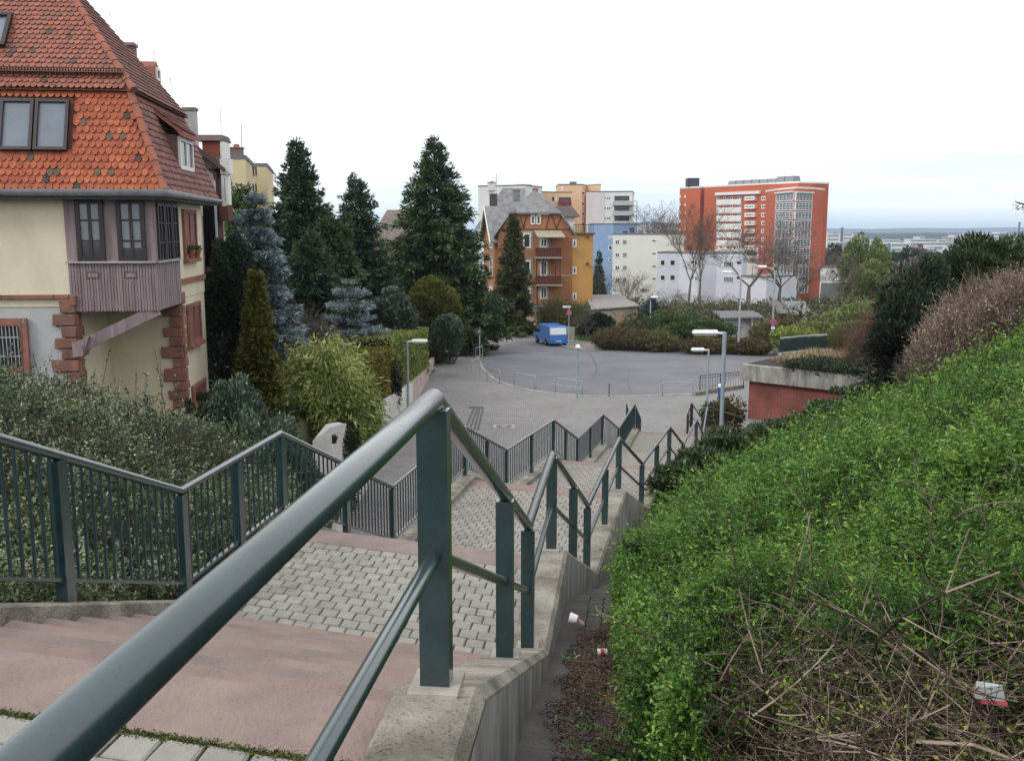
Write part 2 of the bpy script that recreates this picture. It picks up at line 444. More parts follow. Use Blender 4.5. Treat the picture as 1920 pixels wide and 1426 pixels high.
# turning circle and old road
circ = [(893, 664), (905, 690), (925, 710), (960, 724), (1000, 732), (1040, 738), (1090, 741), (1140, 743), (1200, 742), (1300, 739), (1345, 724), (1400, 700), (1500, 690), (1545, 676), (1480, 663), (1440, 658), (1390, 654), (1340, 650), (1290, 649), (1230, 650), (1170, 653), (1120, 656), (1085, 656), (1062, 652), (1040, 645), (980, 646), (930, 655)]
sheet('turning_circle', circ, 0.005, M_asph)
road = [(893, 664), (930, 655.3), (980, 646.3), (1040, 645.3), (1062, 652), (1020, 637), (990, 624), (965, 613), (945, 606), (925, 600), (905, 598), (880, 604), (872, 612), (874, 625), (880, 640)]
sheet('road', road, 0.005, M_road)
sheet('asphalt_patch', [(925, 664), (975, 655), (1000, 660), (1002, 668), (960, 672), (930, 676)], 0.009, M_asph, kind='structure')
sheet('asphalt_patch', [(900, 640), (960, 632), (970, 640), (915, 652)], 0.009, mat('pale_asphalt_patch', (0.27, 0.255, 0.24), col2=(0.21, 0.2, 0.19), rough=0.9), kind='structure')
def seam(pxs, w=.09):
    pts = [onroad(*p) for p in pxs]; mb = MB()
    for a, b in zip(pts, pts[1:]):
        n = Vector((-(b - a).y, (b - a).x, 0)).normalized()*w/2; u = Vector((0, 0, .009))
        mb.poly([a - n + u, b - n + u, b + n + u, a + n + u])
    o = mb.build('tar_seam', mat('tar_seam_black', (0.06, 0.06, 0.068), rough=.6)); props(o, kind='structure')
seam([(1103, 664), (1112, 672), (1118, 685), (1119, 697), (1112, 708)]); seam([(930, 668), (985, 676), (1060, 681), (1103, 682)], .06)
seam([(1119, 690), (1180, 694), (1260, 690), (1330, 684)], .06); seam([(905, 618), (925, 628), (960, 634)], .08); seam([(1180, 694), (1176, 716), (1183, 738)], .05)
M_kerb = mat('kerb_stone', (0.42, 0.40, 0.38), rough=0.9, var=0.2, scale=2)
def kerb(name, pxs, h=0.11, w=0.16, m=M_kerb):
    pts = [onroad(*p) for p in pxs]
    root = None
    mbs = MB(); k = 0
    i0 = 0
    for a, b in zip(pts, pts[1:]):
        L = (b - a).length; n = max(1, round(L/1.0)); d = (b - a)/n; nn = Vector((-d.y, d.x, 0)).normalized()*w/2
        for j in range(n):
            p = a + d*j + d*0.01; q = a + d*(j+1) - d*0.01
            mbs.hexa([p - nn, q - nn, q + nn, p + nn], [v + Vector((0, 0, h)) for v in (p - nn, q - nn, q + nn, p + nn)])
    o = mbs.build(name, m); props(o, kind='structure'); return o
kerb('kerb', [(1545, 676), (1480, 663), (1440, 658), (1390, 654), (1340, 650), (1290, 649), (1230, 650), (1170, 653), (1120, 656), (1085, 656), (1062, 652), (1020, 637), (990, 624), (965, 613), (945, 606), (925, 600)])
kerb('kerb', [(872, 612), (874, 625), (880, 640), (893, 664), (905, 690), (925, 710), (960, 724), (1000, 732), (1040, 738), (1090, 741), (1140, 743), (1200, 742), (1300, 739)], h=0.03, w=0.2)
# pavement behind the van
sheet('pavement', [(1062, 652), (1085, 656), (1120, 656), (1170, 653), (1160, 642), (1105, 640), (1062, 640), (1030, 630), (985, 612), (960, 605), (945, 606), (965, 613), (990, 624), (1020, 637)], 0.06,
      mat('worn_pavement', (0.24, 0.215, 0.2), col2=(0.16, 0.14, 0.13), rough=0.9, scale=1.5))
sheet('lawn', [(1085, 640), (1170, 645), (1200, 632), (1200, 612), (1115, 617), (1080, 610)], 0.08, mat('lawn_green', (0.06, 0.16, 0.03), col2=(0.04, 0.1, 0.02), rough=1, scale=2))
# manhole, inlaid rows
c = onroad(945, 800)
mh = thing('manhole_cover', 'round iron manhole cover in a square stone frame on the paved square', 'manhole cover', c)
fr = MB(); 
for a in (-1, 1):
    fr.box(c.x - .5, c.x + .5, c.y + a*.43 - .07, c.y + a*.43 + .07, c.z, c.z + .012)
    fr.box(c.x + a*.43 - .07, c.x + a*.43 + .07, c.y - .36, c.y + .36, c.z, c.z + .012)
fr.build('stone_frame', M_kerb, mh)
MB().lathe(c, [(0.335, 0.004), (0.335, 0.014)], 24).build('rim', mat('manhole_concrete_rim', (0.3, 0.28, 0.27)), mh)
MB().lathe(c, [(0.27, 0.015), (0.27, 0.018)], 24).build('iron_ring', mat('dark_iron', (0.03, 0.03, 0.032), rough=0.6), mh)
MB().lathe(c, [(0.19, 0.019), (0.19, 0.022)], 20).build('concrete_infill', mat('manhole_infill', (0.34, 0.3, 0.28)), mh)
for k, (x, y) in enumerate([(560*0 + 918, 612), (1148, 0)]):
    if y:
        p = onroad(x, y + 17); o = MB().lathe(p, [(0.33, .006), (0.33, .02)], 18).build('manhole_cover', mat('dark_iron', (0.03, 0.03, 0.032)))
        props(o, 'small round manhole cover in the old road in front of the dark car', 'manhole cover')
mb = MB(); a, b = onroad(940, 786), onroad(1000, 787)
for k in range(11):
    p = a + (b - a)*(k/11); mb.obox((p.x + .06, p.y), 0, .12, .14, p.z + .004, p.z + .02)
o = mb.build('inlaid_stone_row', M_kerb); props(o, 'short row of pale stones set in the paved square behind the manhole', 'stone row')
M_dkstrip = mat('dark_drain_strip', (0.12, 0.1, 0.095), rough=0.9)
dr = thing('drainage_grate', 'ladder of dark drain strips in the paved square left of the manhole', 'drain', onroad(888, 780))
for x0, x1 in ((873, 887), (882, 893), (890, 898), (897, 904)):
    a, b = onroad(x0 - 3, 806), onroad(x1, 765)
    MB().hexa([a, a + Vector((.1, 0, 0)), b + Vector((.1, 0, 0)), b], [v + Vector((0, 0, .012)) for v in (a, a + Vector((.1, 0, 0)), b + Vector((.1, 0, 0)), b)]).build('drain_strip', M_dkstrip, dr)
a = onroad(893, 764); MB().obox((a.x, a.y), 0, .75, .4, a.z, a.z + .02).build('drain_grid', mat('dark_iron', (0.03, 0.03, 0.032)), dr)

# ------------------------------------------------------------------ stairs
def offs(P, k):
    """plan offset of a polyline, + to the right of travel"""
    out = []
    for i, p in enumerate(P):
        d = Vector((0, 0, 0))
        if i > 0: q = P[i] - P[i-1]; q.z = 0; d += q.normalized()
        if i < len(P) - 1: q = P[i+1] - P[i]; q.z = 0; d += q.normalized()
        d.normalize(); n = Vector((d.y, -d.x, 0)); out.append(p + n*k)
    return out
def cheek(name, P, inner, outer, label, zb):
    """inner/outer offsets in metres right of the rail line (outer is the chamfered edge)"""
    A, B = offs(P, inner), offs(P, outer); sgn = 1 if outer > inner else -1
    B2 = offs(P, outer - sgn*0.035); mb = MB()
    n = len(P)
    rows = []
    for i in range(n):
        zt = P[i].z - 1.0
        rows.append([(A[i].x, A[i].y, zb(P[i].y)), (A[i].x, A[i].y, zt - .012), (A[i].x + (B[i].x - A[i].x)*.06, A[i].y + (B[i].y - A[i].y)*.06, zt), (B2[i].x, B2[i].y, zt), (B[i].x, B[i].y, zt - .04), (B[i].x, B[i].y, zb(P[i].y))])
    for r in rows: mb.v += r
    for i in range(n - 1):
        for k in range(6):
            k2 = (k + 1) % 6
            q = (i*6 + k, i*6 + k2, (i+1)*6 + k2, (i+1)*6 + k)
            mb.f.append(q if sgn > 0 else q[::-1])
    mb.f.append(tuple(range(5, -1, -1)) if sgn > 0 else tuple(range(6))); mb.f.append(tuple((n-1)*6 + k for k in (range(6) if sgn > 0 else reversed(range(6)))))
    o = mb.build(name, M_conc); 
    return props(o, label, 'wall')
cheek('stair_wall', RR, -0.14, 0.17, 'low grey concrete wall under the right hand stair railing, dropping to the gutter', lambda y: gutz(y) - .6 if y < 36 else -10.2)
cheek('stair_wall', LL, 0.20, -0.10, 'low grey concrete wall under the left stair railing, above the shrubs and the path', lambda y: -9.6 if y > 9 else -6)
# outer facing with streaks, 3 mm proud, follows the same line
A = offs(RR, 0.173); mb = MB()
for i in range(len(RR) - 3):
    a, b = A[i], A[i+1]
    mb.poly([(a.x, a.y, gutz(a.y) - .3), (b.x, b.y, gutz(b.y) - .3), (b.x, b.y, b.z - 1.05), (a.x, a.y, a.z - 1.05)])
fa = mb.build('streaked_facing', M_concst); fa_par = bpy.data.objects['stair_wall']
def reparent(o, p):
    """make o a child of the top-level object p, keeping its place"""
    off = wbase(o) - wbase(p); o.parent = p; o.location = off
reparent(fa, fa_par)
# mortar pads under the posts are made with the railings

RI, LI = offs(RR, -0.14), offs(LL, 0.20)
def mesh_piece(name, b, t, m, parent, inset=0.012, drop=0.006):
    """one stone: bottom quad b, top quad t, with a chamfer round the top"""
    c = sum((Vector(p) for p in t), Vector())/4
    t2 = [Vector(p) + (c - Vector(p)).normalized()*inset for p in t]
    t1 = [Vector(p) - Vector((0, 0, drop)) for p in t]
    mb = MB(); mb.v = [tuple(p) for p in b] + [tuple(p) for p in t1] + [tuple(p) for p in t2]
    mb.f = [(8, 9, 10, 11)]
    for k in range(4):
        k2 = (k+1) % 4; mb.f += [(k, k2, 4 + k2, 4 + k), (4 + k, 4 + k2, 8 + k2, 8 + k)]
    return mb.build(name, m, parent)
def landing(L0, R0, L1, R1, z, indiv, label=None, pw=0.165, pl=0.165):
    """L0,R0 near corners, L1,R1 far corners"""
    q = [Vector((p.x, p.y, z - .014)) for p in (L0, R0, R1, L1)]
    base = MB().hexa([p - Vector((0, 0, .4)) for p in q], q).build('stair_landing', M_joint); props(base, kind='structure')
    ln = ((L1 - L0).length + (R1 - R0).length)/2; wd = ((R0 - L0).length + (R1 - L1).length)/2
    nr, nc = max(1, round(ln/pl)), max(1, round(wd/pw)); cnt = 0
    def P(u, v): 
        a = q[0].lerp(q[1], u); b = q[3].lerp(q[2], u); return a.lerp(b, v)
    stuff = MB()
    g = 0.0065; gu, gv = g/wd, g/ln
    for r in range(nr):
        sh = 0.5 if r % 2 else 0.0
        for c_ in range(nc + (1 if sh else 0)):
            u0 = max(0, (c_ - sh)/nc) + gu; u1 = min(1, (c_ + 1 - sh)/nc) - gu
            v0, v1 = r/nr + gv, (r+1)/nr - gv
            if u1 - u0 < 0.01: continue
            jz = random.uniform(-.003, .003)
            hs = [Vector((random.uniform(-.003, .003), random.uniform(-.003, .003), 0)) for _ in range(4)]
            t = [P(u0, v0) + hs[0], P(u1, v0) + hs[1], P(u1, v1) + hs[2], P(u0, v1) + hs[3]]
            top = [p + Vector((0, 0, .014 + jz)) for p in t]
            if indiv and cnt < 300:
                mesh_piece('paver', t, top, random.choice(M_paver), base); cnt += 1
            else: 
                i = len(stuff.v); cc = sum(top, Vector())/4
                stuff.v += [tuple(p) for p in t] + [tuple(p - Vector((0, 0, .006))) for p in top] + [tuple(p + (cc - p).normalized()*.012) for p in top]
                stuff.f.append((i+8, i+9, i+10, i+11))
                for k in range(4):
                    k2 = (k+1) % 4; stuff.f += [(i+k, i+k2, i+4+k2, i+4+k), (i+4+k, i+4+k2, i+8+k2, i+8+k)]
    if stuff.v:
        s = stuff.build('paver_field', M_paver[0], base); props(s, kind='stuff')
    return base
steps_n = [11, 11, 7, 6, 6, 6]
hi = [1, 3, 5, 7, 9, 11]; lo = [2, 4, 6, 8, 10, 12]        # indices into RR/LL: flight k runs hi[k] -> lo[k]
def flight(k):
    n = steps_n[k]; Ra, Rb, La, Lb = RI[hi[k]], RI[lo[k]], LI[hi[k]], LI[lo[k]]
    za, zb = RR[hi[k]].z - 1.1, RR[lo[k]].z - 1.1; rise = (za - zb)/n
    root = thing('stair_flight', None, None, ((Ra.x + La.x)/2, (Ra.y + La.y)/2, za)); props(root, kind='structure')
    for s in range(n):
        t0, t1 = (s - 1)/n, s/n + 0.012
        p = [La.lerp(Lb, t0), Ra.lerp(Rb, t0), Ra.lerp(Rb, t1), La.lerp(Lb, t1)]
        z = za - s*rise
        b = [Vector((v.x, v.y, z - rise - .12)) for v in p]; t = [Vector((v.x, v.y, z)) for v in p]
        mesh_piece('step', b, t, M_sands[(s*2 + k) % 3], root, inset=0.02, drop=0.012)
    n0 = (n - 1)/n
    return La.lerp(Lb, -1/n), Ra.lerp(Rb, -1/n), La.lerp(Lb, n0), Ra.lerp(Rb, n0), zb
ends = [flight(k) for k in range(6)]
# top landing (we stand on it)
L0 = Vector((LI[0].x, LI[0].y, 0)); R0 = RI[0].lerp(RI[1], 0.55)
landing(L0, R0, ends[0][0], ends[0][1], -.554 - 1.1, True, pw=0.175, pl=0.17)
for k in range(5):
    landing(ends[k][2], ends[k][3], ends[k+1][0], ends[k+1][1], ends[k][4], k < 2)

# moss in the joint between the top landing and the first step
_a, _c = ends[0][0], ends[0][1]; _n = 5200
_t = RNG.random(_n)[:, None]; _P = np.array(_a)[None]*(1 - _t) + np.array(_c)[None]*_t; _P[:, 2] = -1.655; _P += RNG.normal(size=(_n, 3))*[.008, .012, .001]; _P = _P[vnoise(_P[:, 0], _P[:, 1]*0, .22) > -.35]
_V, _F = leaves(_P, RNG.normal(size=_P.shape)*.5 + [0, 0, .6], .010, .006)
props(npmesh('moss', _V, _F, leafmat('moss_green', (.03, .045, .01), (.07, .10, .02), (.13, .16, .03), transl=0), tint=ctint(len(_P))), 'thin line of green moss in the joint before the first pink step', 'moss', kind='stuff')
# ------------------------------------------------------------------ railings
def post(P, dirv, wid, dep, zt, zb, parent, m, name='post'):
    a = atan2(dirv.y, dirv.x)
    return MB().obox((P.x, P.y), a, dep, wid, zb, zt).build(name, m, parent)
def dir2(P, i):
    a = P[max(i-1, 0)]; b = P[min(i+1, len(P)-1)]; d = b - a; d.z = 0; return d.normalized()
# right hand railing: handrail, middle rail, posts
rt = thing('stair_railing', 'dark green steel railing with a middle rail along the right of the stairs', 'railing', RR[1])
PR = RR[:-1]
mb = MB(); 
path = [Vector(p) for p in PR]
MB().tube(path, 0.038, 20).build('handrail', M_rail, rt, smooth=True)
MB().tube([p - Vector((0, 0, .53)) for p in path[:-1]], 0.026, 14).build('middle_rail', M_rail, rt, smooth=True)
M_pad = mat('mortar_pad', (0.42, 0.39, 0.34), rough=0.95, var=0.15, scale=6, bump=0.3, bscale=60)
def rpost(P, d):
    post(P, d, 0.102, 0.075, P.z - .03, P.z - 1.0, rt, M_rail)
    a = atan2(d.y, d.x); MB().obox((P.x, P.y), a, .19, .17, P.z - 1.01, P.z - .985).build('mortar_pad', M_pad, rt)
for i in range(1, len(PR)):
    rpost(PR[i], dir2(PR, i))
    if i % 2 == 0 and i + 1 < len(PR) and (PR[i+1] - PR[i]).length > 3.3: 
        pass
for i in range(1, len(PR) - 1):
    t = {1: 0.57, 3: 0.52, 4: 0.5, 6: 0.5}.get(i)
    if t:
        P = PR[i].lerp(PR[i+1], t)
        dd = (PR[i+1] - PR[i]); dd.z = 0; rpost(P, dd.normalized())

# left hand railing with balusters
PL = LL
lt = thing('stair_balustrade', 'dark green steel railing with thin balusters along the left of the stairs', 'railing', LL[2])
MB().tube(PL, 0.034, 16).build('handrail', M_rail, lt, smooth=True)
bt = MB()
M_bal = M_rail
nb = 0
balm = {}
stuffb = MB()
for i in range(len(PL) - 1):
    a, b = PL[i], PL[i+1]; d = b - a; h = Vector((d.x, d.y, 0)); L = h.length; hd = h.normalized()
    # bottom rail: flat bar
    nn = Vector((-hd.y, hd.x, 0))*.02; z1 = Vector((0, 0, -.86)); z2 = Vector((0, 0, -.835))
    MB().hexa([a + z1 - nn, b + z1 - nn, b + z1 + nn, a + z1 + nn], [a + z2 - nn, b + z2 - nn, b + z2 + nn, a + z2 + nn]).build('bottom_rail', M_rail, lt)
    n = max(2, round(L/.135))
    mids = {2: [0.5], 1: [0.52], 3: [0.5], 0: [], 4: [0.5], 6: [0.5], 5: [0.5], 8: [0.5], 7: [0.5]}.get(i, [])
    for k in range(1, n):
        t = k/n
        if any(abs(t - q) < 0.3/n*1.4 for q in mids): continue
        p = a + d*t
        mb = MB().tube([p + Vector((0, 0, -.84)), p + Vector((0, 0, -.02))], 0.0115, 6, cap=False)
        if nb < 300 and i < 9: mb.build('baluster', M_rail, lt, smooth=True); nb += 1
        else:
            j = len(stuffb.v); stuffb.v += mb.v; stuffb.f += [tuple(q + j for q in f) for f in mb.f]
    for q in mids: 
        p = a + d*q; post(p, hd, .075, .12, p.z - .03, p.z - 1.0, lt, M_rail)
if stuffb.v: props(stuffb.build('baluster_row', M_rail, lt), kind='stuff')
for i in range(1, len(PL)): post(PL[i], dir2(PL, i), .075, .12, PL[i].z - .03, PL[i].z - 1.0, lt, M_rail)

# brown railings where the stairs meet the square
def simple_rail(name, label, pts, m, rad=.03, h=1.0, mid=True, posts=None, group=None):
    r = thing(name, label, 'railing', (pts[0].x, pts[0].y, pts[0].z - h), group)
    MB().tube(pts, rad, 10).build('handrail', m, r, smooth=True)
    if mid: MB().tube([p - Vector((0, 0, .5)) for p in pts], rad*.7, 8).build('middle_rail', m, r, smooth=True)
    for i, p in enumerate(pts):
        if posts is None or i in posts: post(p, dir2(pts, i), .09, .09, p.z - .02, p.z - h, r, m)
    return r
simple_rail('entrance_railing', 'brown steel railing turning right towards the brick building at the foot of the stairs',
            [onz(1318, 785, -6.95), onz(1326, 763, -6.95), ond(1392, 783, 33.5)], M_raildk, posts=[0, 1])
simple_rail('entrance_railing', 'brown peaked railing standing on the square just beyond the foot of the stairs',
            [ond(1290, 776, 37.5), ond(1297, 756, 38.5), ond(1317, 786, 36.8)], M_raildk, posts=[0, 1])
simple_rail('entrance_railing', 'low brown handrail bending right beside the last lamp post, over the shrubs',
            [onz(1319, 813, -6.92), ond(1327, 808, 32.4), ond(1340, 809, 32.9), ond(1360, 815, 32.6)], M_raildk, posts=[0], mid=False)
simple_rail('corner_railing', 'small dark green railing end rising behind the last bay of the left balustrade',
            [ond(1176, 755, 39.8), ond(1182, 777, 38.2)], M_rail, posts=[0])

# black railing on the edge of the square
def bar_fence(name, label, pts, m, h=1.0, sp=.16, kerbm=None, rad=.022, cat='railing'):
    r = thing(name, label, cat, (pts[0].x, pts[0].y, pts[0].z - h))
    MB().tube(pts, rad, 8).build('top_rail', m, r)
    MB().tube([p - Vector((0, 0, .16)) for p in pts], rad*.7, 6).build('upper_rail', m, r)
    MB().tube([p - Vector((0, 0, h - .12)) for p in pts], rad*.7, 6).build('bottom_rail', m, r)
    for a, b in zip(pts, pts[1:]):
        n = max(1, round((b - a).length/sp))
        for k in range(n + 1):
            p = a + (b - a)*(k/n)
            if k % 8 == 0: MB().tube([p, p - Vector((0, 0, h))], .03, 6).build('post', m, r)
            else: MB().tube([p - Vector((0, 0, .02)), p - Vector((0, 0, h - .12))], .011, 4).build('bar', m, r)
    return r
M_black = mat('black_steel', (0.02, 0.022, 0.025), rough=0.5, var=0.05)
_a = onroad(1312, 737); _a.z += 1.05; _b2 = ond(1400, 697, 54.0); _b2.z = roadz(54) + 1.45
bar_fence('black_railing', 'black barred railing at the right edge of the square beside the brick building', [_a, _a.lerp(_b2, .5), _b2], M_black)
mb = MB(); a = onroad(1305, 742); b = onroad(1395, 728); nn = Vector((0, .35, 0))
mb.hexa([a, b, b + nn, a + nn], [v + Vector((0, 0, .22)) for v in (a, b, b + nn, a + nn)])
props(mb.build('concrete_kerb_wall', M_conc), 'low pale concrete upstand under the black barred railing', 'wall')
# curved ramp parapet
cp = [ond(1463, 631, 70), ond(1510, 627, 71.5), ond(1555, 625, 72.3), ond(1574, 629, 71), ond(1583, 638, 67.8), ond(1579, 648, 65), ond(1566, 657, 62.3), ond(1546, 665, 60.2)]
for p in cp: p.z = -7.95
cr = thing('ramp_railing', 'curved railing of dark mesh panels right of the turning circle', 'railing', cp[0] - Vector((0, 0, 1.3)))
MB().tube(cp, .05, 8).build('handrail', M_galv, cr, smooth=True)
MB().tube([p - Vector((0, 0, .18)) for p in cp[3:]], .03, 6).build('lower_rail', M_galv, cr)
M_mesh = mat('dark_mesh_panel', (0.028, 0.05, 0.05), rough=0.6, var=0.2, scale=2)
for a, b in zip(cp, cp[1:]):
    d = (b - a).normalized()*.04; n = Vector((-d.y, d.x, 0)).normalized()*.012
    A, B = a + d, b - d
    MB().hexa([v - Vector((0, 0, 1.02)) for v in (A - n, B - n, B + n, A + n)], [v - Vector((0, 0, .12)) for v in (A - n, B - n, B + n, A + n)]).build('mesh_panel', M_mesh, cr)
for p in cp: MB().tube([p, p - Vector((0, 0, 1.1))], .03, 6).build('post', M_mesh, cr)
mb = MB()
for a, b in zip(cp, cp[1:]):
    n = Vector(((b - a).y, -(b - a).x, 0)).normalized()*.15
    mb.hexa([v - Vector((0, 0, 2.8)) for v in (a - n, b - n, b + n, a + n)], [v - Vector((0, 0, 1.1)) for v in (a - n, b - n, b + n, a + n)])
mb.build('concrete_base', mat('pale_concrete', (0.4, 0.4, 0.37), rough=0.9), cr)

# hoop barriers between square and turning circle
hoops = [((913, 713), (937, 719), 'leftmost galvanised hoop barrier along the turning circle, seen at an angle'),
         ((964, 723), (1003, 730), 'galvanised hoop barrier between the leftmost one and the slim lamp post'),
         ((1042, 735), (1092, 741), 'galvanised hoop barrier around the foot of the slim lamp post'),
         ((1242, 743), (1299, 743), 'galvanised hoop barrier right of the striped post, beside the black railing')]
for (a, b, lab) in hoops:
    A, B = onroad(*a), onroad(*b); h = 0.85
    r = thing('hoop_barrier', lab, 'barrier', A, 'hoop barriers along the turning circle')
    d = (B - A); u = Vector((0, 0, 1)); c1 = d.normalized()*.1
    MB().tube([A, A + u*(h - .1), A + u*(h - .03) + c1*.3, A + u*h + c1, B + u*h - c1, B + u*(h - .03) - c1*.3, B + u*(h - .1), B], .024, 8).build('hoop', M_galv, r, smooth=True)
    MB().tube([A + u*.45, B + u*.45], .018, 6).build('crossbar', M_galv, r)
# striped post
p = onroad(1142, 743)
r = thing('bollard', 'slim black and white banded post at the edge of the turning circle', 'post', p)
for k in range(8):
    MB().lathe(p + Vector((0, 0, k*.1)), [(.04, 0), (.04, .1)], 10).build('band', M_black if k % 2 == 0 else mat('grey_band', (0.3, 0.3, 0.32)), r)
# grey metal posts on the left pavement
for x, y0, y1, w in ((884, 676, 696, 'front'), (892, 652, 676, 'middle'), (888, 648, 665, 'rear')):
    p = onroad(x, y1 + 2); top = zat(y0, p.y)
    q = p + Vector((.5, 1.2, 0))
    r = thing('hoop_barrier', f'{w} one of three narrow metal hoops at the left road corner', 'barrier', p, 'narrow hoops at the road corner')
    MB().tube([p, Vector((p.x, p.y, top)), Vector((q.x, q.y, top)), Vector((q.x, q.y, p.z))], .022, 6).build('hoop', M_galv, r)
    MB().tube([p + Vector((0, 0, .4)), q + Vector((0, 0, .4))], .016, 6).build('crossbar', M_galv, r)

# ------------------------------------------------------------------ lamps and signs
M_lamp = mat('white_lamp_housing', (0.78, 0.8, 0.8), rough=0.4, var=0.05)
M_lampglass = mat('frosted_lamp_glass', (0.55, 0.57, 0.56), rough=0.25, var=0.05)
M_pole = mat('grey_blue_pole', (0.30, 0.37, 0.43), rough=0.5, var=0.1, scale=4)
def path_lamp(px, pyt, d, zb, side, label, hl=0.95, rad=.055):
    x = xat(px, d); zt = zat(pyt, d)
    r = thing('lamp_post', label, 'lamp', (x, d, zb), 'slim lamp posts of the square')
    MB().tube([(x, d, zb), (x, d, zb + .9), (x, d, zb + .92), (x, d, zt)], [rad*1.25, rad*1.25, rad, rad], 12).build('pole', M_pole, r, smooth=False)
    if side:
        sx = side
        MB().box(*sorted((x, x + sx*.28)), d - .03, d + .03, zt - .06, zt + .02).build('bracket', M_lamp, r)
        x0, x1 = x + sx*.22, x + sx*(.22 + hl)
        a, b = min(x0, x1), max(x0, x1)
        mb = MB(); zc = zt + .01
        mb.hexa([(a, d - .13, zc - .03), (b, d - .13, zc - .03), (b, d + .13, zc - .03), (a, d + .13, zc - .03)], [(a + .05, d - .07, zc + .08), (b - .05, d - .07, zc + .08), (b - .05, d + .07, zc + .08), (a + .05, d + .07, zc + .08)])
        mb.build('lamp_housing', M_lamp, r)
        MB().hexa([(a + .09, d - .08, zc - .12), (b - .09, d - .08, zc - .12), (b - .09, d + .08, zc - .12), (a + .09, d + .08, zc - .12)], [(a + .02, d - .12, zc - .033), (b - .02, d - .12, zc - .033), (b - .02, d + .12, zc - .033), (a + .02, d + .12, zc - .033)]).build('lamp_glass', M_lampglass, r)
    else:
        MB().hexa([(x - .14, d - .75, zt - .03), (x + .14, d - .75, zt - .03), (x + .14, d, zt - .03), (x - .14, d, zt - .03)], [(x - .08, d - .7, zt + .08), (x + .08, d - .7, zt + .08), (x + .08, d - .05, zt + .08), (x - .08, d - .05, zt + .08)]).build('lamp_housing', M_lamp, r)
        MB().hexa([(x - .08, d - .68, zt - .11), (x + .08, d - .68, zt - .11), (x + .08, d - .08, zt - .11), (x - .08, d - .08, zt - .11)], [(x - .12, d - .73, zt - .033), (x + .12, d - .73, zt - .033), (x + .12, d - .03, zt - .033), (x - .12, d - .03, zt - .033)]).build('lamp_glass', M_lampglass, r)
    return r
path_lamp(1361, 623, 33.5, -8.35, -1, 'nearest slim lamp post, large white head, rising from the shrubs below the stairs', hl=.93, rad=.075)
path_lamp(1332, 655, 50, roadz(50), -1, 'smaller slim lamp post beside the blue bin, behind the nearest one', hl=.72)
path_lamp(1084, 648, 53, roadz(53), 0, 'slim lamp post seen head on between the hoop barriers of the turning circle')
path_lamp(762, 639, 47, roadz(47), 1, 'slim lamp post with head pointing right in front of the clipped hedge', hl=.8)
def street_lamp(px, pyt, pyh, d, armpx, label, zb=None):
    x = xat(px, d); zb = roadz(d) if zb is None else zb; zt = zat(pyt, d); xa = xat(armpx, d); zh = zat(pyh, d)
    r = thing('street_lamp', label, 'street lamp', (x, d, zb))
    mb = MB(); mb.tube([(x, d, zb), (x, d, zb + 1.2), (x, d, zt - .5), (x - .08, d, zt - .22), (x - .3, d, zt - .05), (lerp(x, xa, .5), d, zt + (zh - zt)*.5), (xa + .5*(1 if xa < x else -1), d, zh)], [.1, .1, .065, .06, .05, .045, .04], 10)
    mb.build('pole', M_galv, r, smooth=True)
    s = 1 if xa < x else -1
    MB().hexa([(xa, d - .15, zh - .06), (xa + s*.75, d - .15, zh - .1), (xa + s*.75, d + .15, zh - .1), (xa, d + .15, zh - .06)][::s], [(xa + s*.05, d - .08, zh + .1), (xa + s*.7, d - .08, zh + .07), (xa + s*.7, d + .08, zh + .07), (xa + s*.05, d + .08, zh + .1)][::s]).build('lamp_housing', M_lamp, r)
    MB().box(*sorted((xa + s*.05, xa + s*.55)), d - .11, d + .11, zh - .17, zh - .085).build('lamp_glass', M_lampglass, r)
    return r
street_lamp(1388, 514, 509, 79, 1353, 'tall galvanised street lamp arching left, in front of the lavender building')
street_lamp(1451, 503, 499, 83, 1419, 'tall galvanised street lamp with a round no stopping sign on its pole')
_l3 = street_lamp(1220, 558, 556, 100, 1233, 'distant street lamp with head pointing right, before the blue green conifer')
M_signred = mat('sign_red', (0.55, 0.06, 0.1), rough=0.4, var=0.05); M_signblue = mat('sign_blue', (0.16, 0.18, 0.45), rough=0.4, var=0.05)
M_white = mat('white_paint', (0.75, 0.76, 0.76), rough=0.5, var=0.06)
def disc(c, r, th, m, name, parent, n=20):
    """disc facing the viewer (-Y)"""
    mb = MB(); pts = [(c.x + r*cos(2*pi*k/n), c.z + r*sin(2*pi*k/n)) for k in range(n)]
    i = 0; mb.v = [(x, c.y, z) for x, z in pts] + [(x, c.y + th, z) for x, z in pts]
    mb.f = [tuple(range(n)), tuple(range(2*n - 1, n - 1, -1))] + [((k+1) % n, k, n + k, n + (k+1) % n) for k in range(n)]
    return mb.build(name, m, parent)
def nostop(c, r, parent):
    disc(c, r, .03, M_signred, 'sign_plate', parent); disc(c - Vector((0, .006, 0)), r*.72, .005, M_signblue, 'blue_field', parent)
    for s in (-1, 1):
        q = MB(); w = r*.1; L = r*.7; dx, dz = cos(pi/4)*L, sin(pi/4)*L; nx_, nz_ = -sin(pi/4)*w*s, cos(pi/4)*w
        y = c.y - .012 - .001*s
        q.poly([(c.x - dx + nx_, y, c.z - dz*s + nz_), (c.x - dx - nx_, y, c.z - dz*s - nz_), (c.x + dx - nx_, y, c.z + dz*s - nz_), (c.x + dx + nx_, y, c.z + dz*s + nz_)])
        q.build('red_bar', M_signred, parent)
sl = [o for o in COL.objects if o.name == 'street_lamp.001'][0]
c = ond(1450, 604, 82.85); nostop(c, .3, sl); MB().box(c.x - .16, c.x + .16, c.y, c.y + .02, c.z - .62, c.z - .38).build('supplementary_plate', M_white, sl)
d = 82; x = xat(1067, d); zb = roadz(d)
